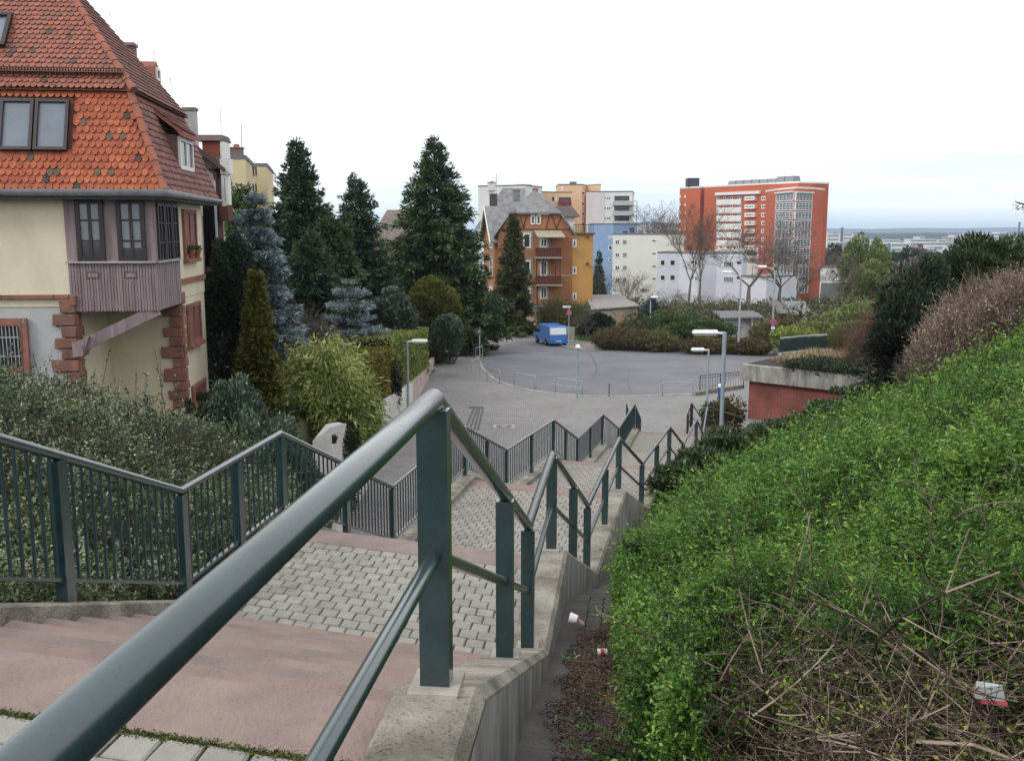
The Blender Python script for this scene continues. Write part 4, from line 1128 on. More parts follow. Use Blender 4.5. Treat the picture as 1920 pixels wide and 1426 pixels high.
M_slate = mat('grey_slate', (0.24, 0.24, 0.245), col2=(0.13, 0.13, 0.135), rough=0.75, scale=1.3, bump=.5, bscale=9, detail=9)
M_stonetrim = mat('buff_stone_trim', (0.36, 0.33, 0.27), rough=0.9)
M_dkred = mat('dark_red_timber', (0.10, 0.03, 0.03), rough=0.7)
M_blind = mat('blind_white', (0.6, 0.62, 0.63), rough=0.7)

# yellow flats behind the spruces
r, f, zt = bldg('flats', 'pale yellow flat roofed flats left of the tall spruces, with chimney', 'apartment block', [(420, 78), (471, 78), (489, 90)], 298, 78, zb=-9, depth=14, m=M_yell)
for x in (474.5, 479.5, 485): 
    for y0 in (312, 345): winpx(f[1], r, x - 1.3, y0, x + 1.3, y0 + 18, M_dframe, fw=.1)
chimney(ond(444, 292, 82), 1.0, .6, M_rs2 if False else mat('chimney_brick', (0.2, 0.12, 0.1)), r)
MB().tube([ond(453, 292, 82), ond(453, 233, 82)], .04, 5).build('mast', M_galv, r)
r, f, zt = bldg('flats', 'second pale yellow block stepped back to the right of the first', 'apartment block', [(489, 92), (510, 92), (521, 104)], 312, 92, zb=-9, depth=14, m=M_yell)
for y0 in (325, 350): winpx(f[1], r, 513, y0, 517, y0 + 16, M_dframe, fw=.1)
MB().tube([ond(415, 268, 60), ond(415, 228, 60)], .04, 5)

# white house with dark timber balconies
D2 = 30.0; x0_, x1_ = xat(372, D2), xat(438, D2)
h2 = thing('timbered_house', 'white house with dark brown timber balconies behind the old house', 'house', (x0_, D2, -6))
zeav = zat(300, D2)
MB().prism([(x0_ - 5, D2), (x1_ - .45, D2), (xat(426, D2 + 14), D2 + 14), (x0_ - 8, D2 + 14)], -6.5, zeav).build('wall', M_greyp if False else mat('white_house_plaster', (0.62, 0.62, 0.62), rough=.95), h2)
P2 = Plane((0, D2, 0), (1, 0, 0))
M_timber = mat('dark_timber', (0.028, 0.02, 0.024), rough=0.8, bump=.3, bscale=20)
def px2(x0, y0, x1, y1, o0, o1, name, m):
    a0, b1 = P2.hit(x0, y0); a1, b0 = P2.hit(x1, y1); return P2.slab(MB(), a0, a1, b0, b1, o0, o1).build(name, m, h2)
for k in range(4): px2(392 + k*5.6, 386, 397 + k*5.6, 500 - 0, .003, .6 + .01*(k % 2), 'balcony_board', M_timber)
px2(388, 296, 416, 318, .003, .5, 'balcony_board', mat('grey_timber', (0.10, 0.085, 0.09)))
px2(386, 384, 392, 388, 0, .1, 'timber_rail', M_dkred); px2(384, 405, 387, 520, 0.0, .1, 'timber_post', M_dkred); px2(384, 517, 393, 521, 0.0, .12, 'timber_rail', M_dkred)
px2(412, 320, 415, 386, .003, .5, 'timber_post', M_dkred); px2(403, 318, 412, 386, .003, .12, 'shutter', mat('grey_shutter', (0.2, 0.2, 0.19)))
px2(418, 325, 423, 500, .2, .7, 'timber_post', M_dkred)
winpx(P2, h2, 425, 330, 440, 385, M_wframe, M_glasslt, nx=2, off=.3, th=.3, fw=.09)
px2(423, 387, 441, 415, .2, .7, 'balcony_board', M_dkred); px2(423, 300, 441, 328, .2, .6, 'oriel_apron', M_wframe)
rz0 = zat(228, D2); rz1 = zat(328, D2)
mb = MB(); xa, xb = xat(366, D2), xat(446, D2)
for (ya, yb) in ((D2 - .7, D2 + 6.5),):
    xc_ = xat(440, yb); mb.hexa([(xa - 3, ya, rz0 + 2.0), (xb, ya, rz1), (xc_, yb, rz1), (xa - 4, yb, rz0 + 2.0)], [(xa - 3, ya, rz0 + 2.15), (xb, ya, rz1 + .15), (xc_, yb, rz1 + .15), (xa - 4, yb, rz0 + 2.15)])
mb.build('roof', mat('dark_tile_roof', (0.11, 0.075, 0.07), rough=.9, scale=4), h2)
MB().tube([(xb + .04, D2 - .7, rz1 + .02), (xat(442, D2 + 6), D2 + 6, rz1 + .02)], .07, 8).build('gutter_pipe', M_galv, h2)
MB().tube([(xat(426, D2), D2 - .75, rz1 - .2), (xat(426, D2), D2 - .75, -5)], .04, 8).build('downpipe', M_galv, h2)
a, b = xat(389, 32), xat(428, 32); z0, z1 = zat(300, 32), zat(264, 32)
dm = MB().box(a + .08, b, 32, 32.8, z0 - .5, z1).build('dormer', mat('red_tile_cheek', (0.28, 0.08, 0.055), rough=.9, scale=5), h2)
MB().box(b - .02, b + .04, 31.95, 32.85, z0 - .25, z1).build('dormer_front', M_wframe, h2)
MB().hexa([(a - .1, 31.9, z1), (b + .06, 31.9, z1), (b + .06, 33, z1), (a - .1, 33, z1)], [(a - .05, 32.1, z1 + .2), (b + .0, 32.1, z1 + .2), (b + .0, 32.9, z1 + .2), (a - .05, 32.9, z1 + .2)]).build('dormer_roof', mat('brown_tiles', (0.15, 0.11, 0.09), rough=.9, scale=5), h2)
aerial(ond(415, 252, 32.5), .9, h2, 5, .35)

# house glimpsed between the spruces
P3d = 116
r = thing('far_house', 'cream house with brown pitched roof half hidden between the two groups of spruces', 'house', (xat(745, P3d), P3d, -11))
zt = zat(470, P3d); zr = zat(392, P3d)
MB().box(xat(690, P3d), xat(802, P3d), P3d, P3d + 10, -11.5, zt).build('wall', mat('cream_far_wall', (0.55, 0.49, 0.4)), r)
xa, xb = xat(682, P3d), xat(812, P3d)
mb = MB(); mb.hexa([(xa, P3d - .6, zt), (xb, P3d - .6, zt), (xb, P3d + 10.6, zt), (xa, P3d + 10.6, zt)], [(xa + 2.5, P3d + 4.5, zr), (xb - 3, P3d + 4.5, zr), (xb - 3, P3d + 5.5, zr), (xa + 2.5, P3d + 5.5, zr)])
mb.build('roof', mat('brown_grey_roof', (0.2, 0.165, 0.15), rough=.9, scale=2), r)
P3 = Plane((0, P3d, 0), (1, 0, 0))
for x0, y0, x1, y1 in ((724, 480, 736, 505), (745, 480, 757, 505), (768, 480, 780, 505), (745, 520, 757, 545), (768, 520, 780, 545)): winpx(P3, r, x0, y0, x1, y1, M_wframe, nx=2, fw=.12)

# ---------------- orange brick villa
DV = 106.0
A_ = Vector((xat(934, DV), DV, 0)); B_ = Vector((xat(1072, DV), DV, 0)); L_ = Vector((xat(903, 122), 122, 0)); zb = -11.2
vil = thing('brick_villa', 'orange brick villa with grey slate half hipped roof and brown balconies', 'house', (A_.x, DV, zb))
zs_ = zat(440, DV); zh_ = zat(402, DV); zr_ = zat(358, DV + 3)
PF = face(A_, B_); PS = face(L_, A_)
W = (B_ - A_).length
ax, bx = PF.hit(957, 402)[0], PF.hit(1052, 402)[0]
mb = MB(); PF.poly(mb, [(0, zb), (W, zb), (W, zs_), (bx, zh_), (ax, zh_), (0, zs_)], -15, 0); mb.build('wall', M_orange, vil)
# main roof: ridge runs away from us
zsx = zs_ - .15; rm = W/2; T_ = Vector((0, 0, .18))
def PP(a, b, o): return PF.P(a, b, o)
mb = MB()
ov = .5
lft = [PP(-ov, zs_ - .35, .4), PP(ax, zh_ + .05, .4), PP(rm, zr_, -3.2), PP(rm, zr_, -15), PP(-ov, zs_ - .35, -15)]
rgt = [PP(W + ov, zs_ - .35, .4), PP(W + ov, zs_ - .35, -15), PP(rm, zr_, -15), PP(rm, zr_, -3.2), PP(bx, zh_ + .05, .4)]
hp = [PP(ax, zh_ + .05, .4), PP(bx, zh_ + .05, .4), PP(rm, zr_, -3.2)]
for ring in (lft, rgt, hp):
    n = len(ring); i = len(mb.v); mb.v += [tuple(p + T_) for p in ring] + [tuple(p) for p in ring]
    mb.f.append(tuple(range(i, i+n))); mb.f.append(tuple(range(i+2*n-1, i+n-1, -1)))
    for k in range(n): mb.f.append(((i+(k+1) % n), i+k, i+n+k, i+n+(k+1) % n))
rf = mb.build('roof', M_slate, vil)
# verges (white boards)
def verge(a, b, w=.22, m=M_wframe, par=rf):
    q = Vector((0, 0, w)); n = Vector((0, -.12, 0))
    MB().hexa([a + n - q, b + n - q, b - q*.99, a - q*.99], [a + n, b + n, b, a]).build('verge_board', m, par)
verge(PP(W + ov, zs_ - .3, .42), PP(bx, zh_ + .1, .42), m=M_slate)
# cross gable towards the street on the left face
Ls = (A_ - L_).length; g0, g1 = Ls*.35, Ls*.97; gm_ = (g0 + g1)/2; zg = zat(390, 113)
mb = MB(); PS.poly(mb, [(g0, zb), (g1, zb), (g1, zs_ - .4), (gm_, zg - .25), (g0, zs_ - .4)], -3.0, .35); mb.build('gable_wall', M_orange, vil)
def QQ(a, b, o): return PS.P(a, b, o)
mb = MB()
for s0, s1 in ((g0 - .5, gm_), (gm_, g1 + .5)):
    lo_a, hi_a = (s0, s1) if s0 < gm_ - .01 and s1 == gm_ else (s1, s0)
    ring = [QQ(lo_a, zs_ - .9, .8), QQ(hi_a, zg, .8), QQ(hi_a, zg, -5), QQ(lo_a, zs_ - .9, -5)]
    if lo_a > hi_a: ring = ring[::-1]
    i = len(mb.v); mb.v += [tuple(p + T_) for p in ring] + [tuple(p) for p in ring]
    mb.f += [(i, i+1, i+2, i+3), (i+7, i+6, i+5, i+4)] + [((i+(k+1) % 4), i+k, i+4+k, i+4+(k+1) % 4) for k in range(4)]
mb.build('gable_roof', M_slate, rf)
for lo_a in (g0 - .5, g1 + .5):
    a, b = QQ(lo_a, zs_ - .75, .85), QQ(gm_, zg + .15, .85); q = Vector((0, 0, .3))
    MB().hexa([a - q, b - q, b - q + PS.n*.1, a - q + PS.n*.1], [a, b, b + PS.n*.1, a + PS.n*.1]).build('verge_board', M_wframe, rf)
# rear gable roof with red verge, further left
a, b = xat(893, 128), xat(985, 128); 
mb = MB(); mb.hexa([(a, 122, zat(430, 125)), (b, 122, zat(430, 125)), (b, 134, zat(430, 125)), (a, 134, zat(430, 125))], [(xat(943, 126), 127.5, zat(352, 127)), (b, 127.5, zat(352, 127)), (b, 128.5, zat(352, 127)), (xat(943, 126), 128.5, zat(352, 127))])
mb.build('rear_roof', M_slate, rf)
chimney(ond(925, 372, 121), .9, .5, mat('dark_chimney', (0.08, 0.07, 0.07)), rf)
MB().tube([ond(931, 372, 121), ond(931, 325, 121)], .04, 5).build('aerial_mast', M_galv, rf)
for dy in (0, .4): MB().tube([ond(922, 333, 121) - Vector((0, 0, dy)), ond(936, 333, 121) - Vector((0, 0, dy))], .02, 4).build('aerial_bar', M_galv, rf)
chimney(ond(968, 362, 114), .8, .3, M_slate, rf)
ch2 = MB().box(xat(998, 114), xat(1008, 114), 114, 115, 1, zat(353, 114)).build('chimney', mat('brick_chimney_red', (0.22, 0.07, 0.055)), rf)
# windows and trim on the front
def vwin(pl, x0, y0, x1, y1, surround=True, nx=1):
    if surround:
        a0, b1 = pl.hit(x0, y0); a1, b0 = pl.hit(x1, y1)
        mb = MB(); pl.slab(mb, a0 - .22, a1 + .22, b0 - .2, b1 + .25, .002, .05); mb.build('window_surround', M_stonetrim, vil)
    w = winpx(pl, vil, x0, y0, x1, y1, M_wframe, M_glass, fw=.14, nx=nx, off=.05, th=.07)
    return w
vwin(PF, 995, 403, 1003.5, 421, False); vwin(PF, 1005.5, 403, 1014, 421, False)
for y0, y1 in ((437, 465), (488, 517), (540, 566)): vwin(PF, 981, y0, 995, y1)
for y0, y1 in ((447, 464), (488, 517), (538, 560)): vwin(PF, 1013, y0, 1026, y1, True, 2)
PG = Plane(QQ(0, 0, .355), PS.ex)
for x0, x1, ys_ in ((919, 924.5, ((436, 466), (485, 517), (537, 570))),):
    for y0, y1 in ys_:
        a0, b1 = PG.hit(x0, y0); a1, b0 = PG.hit(x1, y1)
        mb = MB(); PG.slab(mb, a0 - .25, a1 + .25, b0 - .25, b1 + .3, .002, .05); mb.build('window_surround', M_stonetrim, vil)
        win(PG, vil, a0, a1, b0, b1, M_wframe, M_glass, fw=.16, off=.05, th=.07, ny=2)
for y0, y1 in ((487, 508), (540, 562)):
    a0, b1 = PS.hit(900.5, y0); a1, b0 = PS.hit(906, y1); win(PS, vil, a0, a1, b0, b1, M_wframe, M_glass, fw=.16, off=.02, th=.07)
mb = MB(); z = zat(517, DV); PF.slab(mb, 0, W, z - .1, z + .08, .002, .05); mb.build('string_course', M_stonetrim, vil)
mb = MB(); z = zat(430, DV); PF.slab(mb, .3, W - .2, z - .06, z + .06, .002, .06); mb.build('timber_band', mat('brown_timber', (0.13, 0.06, 0.035)), vil)
M_brt = MATS['brown_timber']
for x0, y0, x1, y1 in ((975, 404, 982, 428), (988, 404, 981, 428), (1030, 404, 1024, 428), (1034, 404, 1043, 428), (1053, 406, 1043, 428), (962, 408, 970, 428)):
    a, b = PF.hit(x0, y0), PF.hit(x1, y1); mb = MB()
    mb.hexa([PF.P(b[0] - .07, b[1], .002), PF.P(b[0] + .07, b[1], .002), PF.P(b[0] + .07, b[1], .05), PF.P(b[0] - .07, b[1], .05)], [PF.P(a[0] - .07, a[1], .002), PF.P(a[0] + .07, a[1], .002), PF.P(a[0] + .07, a[1], .05), PF.P(a[0] - .07, a[1], .05)])
    mb.build('brace', M_brt, vil)
# balconies
M_balc = mat('brown_red_balcony', (0.10, 0.028, 0.022), rough=0.8)
for y0, y1 in ((464, 481), (516, 532)):
    a0, b1 = PF.hit(1004, y0); a1, b0 = PF.hit(1051, y1)
    bo = thing('balcony', None, None, wbase(vil)); bo.parent = vil; bo.location = (0, 0, 0)
    for kk in ('label', 'category'):
        if kk in bo: del bo[kk]
    PF.slab(MB(), a0 - .1, a1 + .1, b0 - .18, b0, .06, 1.35).build('balcony_floor', M_stonetrim, bo)
    PF.slab(MB(), a0, a1, b1 - .1, b1, 1.2, 1.3).build('balcony_rail', M_balc, bo)
    n = 16
    mb = MB()
    for k in range(n): s0, s1 = lerp(a0, a1, k/n), lerp(a0, a1, (k+1)/n); PF.slab(mb, s0 + .01, s1 - .01, b0 + .02, b1 - .1, 1.22, 1.27)
    PF.slab(mb, a0, a0 + .05, b0, b1, .06, 1.2); PF.slab(mb, a1 - .05, a1, b0, b1, .06, 1.2)
    mb.build('balcony_boards', M_balc, bo)
a0, a1 = PF.hit(1004, 480)[0], PF.hit(1051, 480)[0]
for s in (a0 + .1, lerp(a0, a1, .3), lerp(a0, a1, .78), a1 - .1):
    PF.slab(MB(), s - .06, s + .06, zat(516, DV), zat(482, DV), 1.1, 1.22).build('balcony_post', M_balc, vil)
PF.slab(MB(), a0 + .1, a0 + .25, zat(572, DV), zat(533, DV), 1.0, 1.15).build('balcony_post', M_balc, vil)
aw0, aw1 = PF.hit(1001, 433), PF.hit(1059, 445)
mb = MB(); mb.hexa([PF.P(aw0[0] + .4, aw1[1], 1.6), PF.P(aw1[0], aw1[1], 1.6), PF.P(aw1[0] - .4, aw0[1], .06), PF.P(aw0[0], aw0[1], .06)], [PF.P(aw0[0] + .4, aw1[1] + .06, 1.6), PF.P(aw1[0], aw1[1] + .06, 1.6), PF.P(aw1[0] - .4, aw0[1] + .06, .06), PF.P(aw0[0], aw0[1] + .06, .06)])
mb.build('awning', mat('beige_awning', (0.42, 0.37, 0.27)), vil)
# ochre annex
zan = zat(440, DV)
PA = Plane((B_.x + .003, DV - .02, 0), (1, 0, 0)); w_an = xat(1111, DV) - B_.x
PA.slab(MB(), 0, w_an, zb, zan, -8, 0).build('annex_wall', M_ochre, vil)
PA.slab(MB(), 0, w_an + .2, zan, zan + .2, -8.2, .2).build('annex_roof', M_brt, vil)
mb = MB()
for k in range(13): s = lerp(.1, w_an, k/12); mb.tube([PA.P(s, zan + .2, 0), PA.P(s, zan + 1.1, 0)], .02, 4)
mb.tube([PA.P(.1, zan + 1.1, 0), PA.P(w_an, zan + 1.1, 0)], .03, 4); mb.build('terrace_railing', M_black, vil)
for y0, y1 in ((449, 464), (500, 514), (549, 563)): winpx(PA, vil, 1073.5, y0, 1081, y1, M_wframe, M_glass, fw=.15, th=.08)
for x, y in ((1101, 444), (1101, 494)): q = PA.hit(x, y); MB().lathe(PA.P(q[0], q[1], .3), [(.1, -.15), (.22, 0), (.1, .15)], 8).build('wall_lamp', M_brt, vil)

# white house peak behind villa
r = thing('far_house', 'white house corner with small dark tiled roof peeping behind the villa', 'house', (xat(1060, 120), 120, -11))
MB().box(xat(1045, 120), xat(1076, 120), 120, 128, -11, zat(406, 120)).build('wall', M_whiteb, r)
xa, xb = xat(1030, 120), xat(1086, 120)
MB().hexa([(xa, 119.5, zat(406, 120)), (xb, 119.5, zat(406, 120)), (xb, 129, zat(406, 120)), (xa, 129, zat(406, 120))], [(xat(1035, 120), 123, zat(386, 120)), (xat(1074, 120), 123, zat(386, 120)), (xat(1074, 120), 125, zat(386, 120)), (xat(1035, 120), 125, zat(386, 120))]).build('roof', mat('dark_brown_tiles', (0.10, 0.085, 0.08), rough=.9, scale=3), r)

# blocks behind
def xat(px, d, py=455):
    r = ray(px, py); return r.x / r.y * d
r, f, zt = bldg('apartment_block', 'white apartment block just above the slate roofs of the villa', 'apartment block', [(897, 250), (985, 245)], 349, 247, zb=-14, depth=12, m=M_whiteb)
MB().box(xat(968, 250), xat(997, 250), 250, 256, zt, zat(345, 250)).build('lift_house', M_lav, r); chimney(ond(922, 350, 249), 2.0, 1.0, M_whiteb, r)
r, f, zt = bldg('apartment_block', 'low peach apartment wing with a red balcony behind the villa', 'apartment block', [(1005, 255), (1047, 258), (1072, 258)], 361, 256, zb=-14, depth=10, m=M_peach)
winpx(f[0], r, 1035, 369, 1039, 377, M_dframe, fw=.2); winpx(f[0], r, 1040.5, 369, 1044, 377, M_wframe, fw=.25)
winpx(f[1], r, 1048, 370, 1070, 384, M_dframe, M_glass, fw=.3); f[1].slab(MB(), f[1].hit(1047, 380)[0], f[1].hit(1071, 380)[0], zat(385, 258), zat(377, 258), .35, .8).build('balcony_front', mat('wine_red_balcony', (0.2, 0.03, 0.04)), r)
r, f, zt = bldg('apartment_block', 'tall peach apartment tower with small square windows and a red brown edge', 'apartment block', [(1046, 275), (1090, 275), (1098, 280), (1125, 275)], 347, 275, zb=-16, depth=14, m=M_peach)
for x0, x1, y0 in ((1052, 1056, 350), (1090.5, 1095.5, 358), (1090.5, 1095.5, 378), (1090.5, 1095.5, 397), (1090.5, 1095.5, 416)): winpx(f[0] if x0 < 1060 else f[1], r, x0, y0, x1, y0 + 8, M_wframe, fw=.25)
f[1].slab(MB(), f[1].hit(1096, 380)[0], f[1].hit(1099, 380)[0], -14, zt - 3, .02, .3).build('red_strip', M_redb, r)
MB().box(xat(1068, 278), xat(1080, 278), 278, 281, zt, zt + 1.1).build('roof_box', M_roofedge, r)
r, f, zt = bldg('apartment_block', 'white and pale pink apartment block with stacked grey balconies', 'apartment block', [(1098, 256.5), (1121, 256), (1151, 255.3), (1184, 254.5)], 361, 258, zb=-16, depth=12, m=M_whiteb)
f[0].slab(MB(), 0.05, (Vector((xat(1121, 258), 258, 0)) - Vector((xat(1098, 262), 262, 0))).length - .05, -14, zt - .02, .01, .12).build('pink_wall_panel', M_pinkw, r)
for y0 in (368, 387, 406):
    winpx(f[1], r, 1131, y0, 1136.5, y0 + 7, M_wframe, fw=.15); winpx(f[1], r, 1137, y0, 1145.5, y0 + 7, M_wframe, M_glasslt, fw=.15, nx=2)
    a0, a1 = f[2].hit(1152, y0)[0], f[2].hit(1180, y0)[0]
    win(f[2], r, a0, a1, zat(y0 + 8, 254), zat(y0 - 1, 254), M_dframe, M_glass, fw=.15, nx=5, th=.05)
    b = f[2].slab(MB(), a0 - .3, a1 + 1.2, zat(y0 + 17, 254), zat(y0 + 9, 254), .06, 1.6).build('balcony', mat('pale_grey_balcony', (0.45, 0.47, 0.48)), r)
mb = MB(); pz = Vector((xat(1193, 254), 254, 0))
for dx in (0, -1.6): mb.tube([pz + Vector((dx, 0, -14)), pz + Vector((dx, 0, zat(377, 254)))], .12, 5)
for y in (377, 386, 397, 405, 418): mb.tube([pz + Vector((-1.8, 0, zat(y, 254))), pz + Vector((0, 0, zat(y, 254)))], .1, 4)
mb.build('fire_stair', M_galv, r)
r, f, zt = bldg('apartment_block', 'blue grey flat roofed block between the villa and the cream white block', 'apartment block', [(1111, 232), (1150, 228), (1194, 232)], 421, 230, zb=-16, depth=12, m=M_blue)
for x0, y0, x1, y1 in ((1141, 443, 1149, 447), (1141, 460, 1148, 469), (1141, 484, 1148, 490)): winpx(f[0], r, x0, y0, x1, y1, M_wframe, fw=.15)
winpx(f[1], r, 1181, 427, 1188, 440, M_dframe, mat('blue_door', (0.08, 0.14, 0.25)), fw=.2); winpx(f[1], r, 1168, 434, 1176, 440, M_dframe, fw=.2)
r, f, zt = bldg('apartment_block', 'cream white flat roofed block with few small windows left of the red tower', 'apartment block', [(1149, 205.5), (1283, 203)], 440, 204, zb=-18, depth=12, m=mat('cream_white_render', (0.66, 0.66, 0.60), col2=(0.6, 0.6, 0.55), rough=.9, scale=.3))
for y0 in (449, 473, 497, 520):
    winpx(f[0], r, 1153, y0, 1162, y0 + 10, M_wframe, fw=.18, nx=2); winpx(f[0], r, 1167, y0, 1176, y0 + 10, M_wframe, mat('grey_roller_blind', (0.25, 0.25, 0.3)), fw=.12)
    winpx(f[0], r, 1222, y0, 1230.5, y0 + 4.5, M_wframe, fw=.12)
MB().box(xat(1198, 206), xat(1205, 206), 206, 208, zt, zt + .9).build('roof_vent', M_roofedge, r)
for x in (1212, 1222, 1232): MB().tube([ond(x, 440, 206), ond(x, 436, 206)], .3, 6).build('roof_vent', M_galv, r)
r, f, zt = bldg('apartment_block', 'long lavender and pale blue flat roofed block in front of the red tower', 'apartment block', [(1234, 184), (1275, 183.5), (1310, 180), (1345, 181), (1392, 179)], 476, 180, zb=-18, depth=12, m=M_lav)
for y0 in (487, 515):
    winpx(f[0], r, 1238, y0, 1247, y0 + 11, M_wframe, fw=.12); winpx(f[0], r, 1256, y0, 1266, y0 + 11, M_wframe, fw=.12)
    winpx(f[2], r, 1317 - 0, y0 + 3, 1319 + 9, y0 + 13, M_wframe, fw=.12, nx=2) if False else None
    winpx(f[1], r, 1296, y0 + 2, 1300, y0 + 7, M_dframe, fw=.1); winpx(f[1], r, 1303, y0 + 2, 1309, y0 + 12, M_wframe, fw=.12, nx=2)
    winpx(f[3], r, 1356, y0 + 3, 1376, y0 + 15, M_wframe, mat('grey_roller_blind', (0.25, 0.25, 0.3)), fw=.12); winpx(f[3], r, 1382, y0 + 3, 1389, y0 + 8, M_dframe, fw=.1)
r, f, zt = bldg('apartment_block', 'lower lavender wing stepping down right of the long lavender block', 'apartment block', [(1392, 172), (1440, 168)], 520, 170, zb=-18, depth=10, m=M_lav)
winpx(f[0], r, 1436, 541, 1449, 556, M_dframe, mat('dark_red_door', (0.2, 0.04, 0.05)), fw=.2) if False else None

# ---------------- red tower
tw = thing('red_tower', 'tall red tower block with white window bands and a glazed white framed corner', 'tower block', (xat(1400, 310), 310, -26))
pa = [(1272, 330), (1310.5, 322)]; zt1 = zat(353, 326)
def wallpx(front, zb, zt, depth, m, name='wall'):
    pts = [Vector((xat(px, d), d, 0)) for px, d in front]; dv = (pts[-1] - pts[0]).normalized(); back = Vector((-dv.y, dv.x, 0))*depth
    ring = pts + [pts[-1] + back, pts[0] + back]
    MB().prism([(p.x, p.y) for p in ring], zb, zt).build(name, m, tw)
    MB().prism([(p.x, p.y) for p in [q + (sum(ring, Vector())/len(ring) - q)*-.01 for q in ring]], zt, zt + .5).build('roof_edge', M_wframe, tw)
    return [face(a, b) for a, b in zip(pts, pts[1:])]
zbT = -27
f1 = wallpx(pa, zbT, zt1, 14, M_redb)
fs = wallpx([(1310.8, 326), (1317.5, 324)], zbT, zt1 - .4, 14, M_whiteb)
f2 = wallpx([(1317.8, 320), (1345, 314), (1492, 288)], zbT, zat(347, 302), 14, M_redb)
f3 = wallpx([(1455, 284), (1489, 272), (1521, 277), (1541, 284)], zbT, zat(355, 278), 14, M_redb)
for k in range(9):
    y = 366 + k*15.4
    winpx(f1[0], tw, 1273.5, y, 1276.5, y + 5, M_wframe, fw=.35); winpx(f1[0], tw, 1283.5, y, 1286, y + 5, M_wframe, fw=.3)
    winpx(fs[0], tw, 1311.5, y - 1, 1316.5, y + 5, M_dframe, M_glass, fw=.15)
    if k < 8:
        g = f2[1]
        a0, a1 = g.hit(1345, y)[0], g.hit(1391, y)[0]
        if k < 7:
            dd = 300
            zz1, zz0 = g.hit(1368, y + 3.0)[1], g.hit(1368, y + 8)[1]
            g.slab(MB(), a0, a1, g.hit(1368, y + 18.4)[1] + .1, zz0, .02, .35).build('spandrel_panel', M_wframe, tw)
            win(g, tw, a0, a1, zz0, zz1, M_wframe, M_glass, fw=.12, nx=14, th=.2, name='window_band')
            for kk in (2, 6, 10): s = lerp(a0, a1, (kk + .5)/14); g.slab(MB(), s - .5, s + .5, zz0, zz1, .2, .26).build('red_infill', M_redb, tw)
            bz1, bz0 = g.hit(1410, y + 2)[1], g.hit(1410, y + 10)[1]
            win(g, tw, g.hit(1400, y)[0], g.hit(1419, y)[0], bz0, bz1, M_wframe, M_glasslt, fw=.5, nx=3, th=1.0)
            wz1, wz0 = g.hit(1432, y + 2)[1], g.hit(1432, y + 10)[1]
            win(g, tw, g.hit(1428, y)[0], g.hit(1436.5, y)[0], wz0, wz1, M_wframe, M_glass, fw=.3, nx=2, th=.15)
g = f2[1]; a0, a1 = g.hit(1344, 370)[0], g.hit(1427, 370)[0]; z1_ = g.hit(1385, 365)[1]
g.slab(MB(), a0, a1, z1_, z1_ + .9, .0, .9).build('white_canopy', M_wframe, tw)
g.slab(MB(), a0, a1, zbT, g.hit(1385, 463)[1], .01, .25).build('base_wall', M_pinkw, tw)
win(g, tw, g.hit(1352, 474)[0], g.hit(1420, 474)[0], g.hit(1385, 478)[1], g.hit(1385, 471)[1], M_dframe, M_glass, fw=.2, nx=12, off=.25, th=.1, name='window_band')
# glazed corner
M_tg = glassmat('tower_glazing', (0.10, 0.14, 0.2), rough=.05)
for gi, (g, xa_, xb_) in enumerate(((f3[0], 1455.5, 1488.7), (f3[1], 1489.3, 1520.5))):
    xm = (xa_ + xb_)/2; a0, a1 = g.hit(xa_, 400)[0], g.hit(xb_, 400)[0]
    for k in range(11):
        y = 362 + k*17.2
        b1, b0 = g.hit(xm, y)[1], g.hit(xm, y + 15.2)[1]
        w = win(g, tw, a0, a1, b0, b1, M_wframe, M_tg, fw=.22, nx=5, ny=3, th=.35, name='glazed_bay')
    g.slab(MB(), a0, a1, g.hit(xm, 362)[1], g.hit(xm, 359.5)[1], .0, .9).build('white_canopy', M_wframe, tw)
MB().box(xat(1288, 325), xat(1309, 325), 326, 331, zt1 + .5, zt1 + 3.4).build('roof_plant', mat('dark_roof_plant', (0.05, 0.05, 0.08)), tw)
a, b = f2[1].P(f2[1].hit(1352, 350)[0], 0, -5), f2[1].P(f2[1].hit(1474, 350)[0], 0, -5); zt2 = zat(347, 302) + .5
mb = MB(); d = (b - a).normalized(); n_ = Vector((d.y, -d.x, 0))
for k in range(8): p, q = a + (b - a)*(k/8), a + (b - a)*((k + .92)/8); mb.hexa([v + Vector((0, 0, zt2)) for v in (p - n_*2, q - n_*2, q + n_*2, p + n_*2)][::-1], [v + Vector((0, 0, zt2 + 1.4 + .5*(k > 5))) for v in (p - n_*1.4, q - n_*1.4, q + n_*1.4, p + n_*1.4)][::-1])
mb.build('roof_plant', mat('grey_roof_plant', (0.25, 0.26, 0.27)), tw)
# low white hall right of tower
r, f, zt = bldg('white_hall', 'low white flat roofed hall right of the red tower', 'hall', [(1541, 265), (1592, 262)], 502, 264, zb=-24, depth=14, m=M_whiteb)
winpx(f[0], r, 1559, 507, 1564, 511, M_dframe, fw=.2); winpx(f[0], r, 1573, 507, 1578, 511, M_dframe, fw=.2)
MB().box(xat(1543, 262), xat(1590, 262), 261, 261.9, -24, zat(530, 262)).build('dark_base', M_roofedge, r)

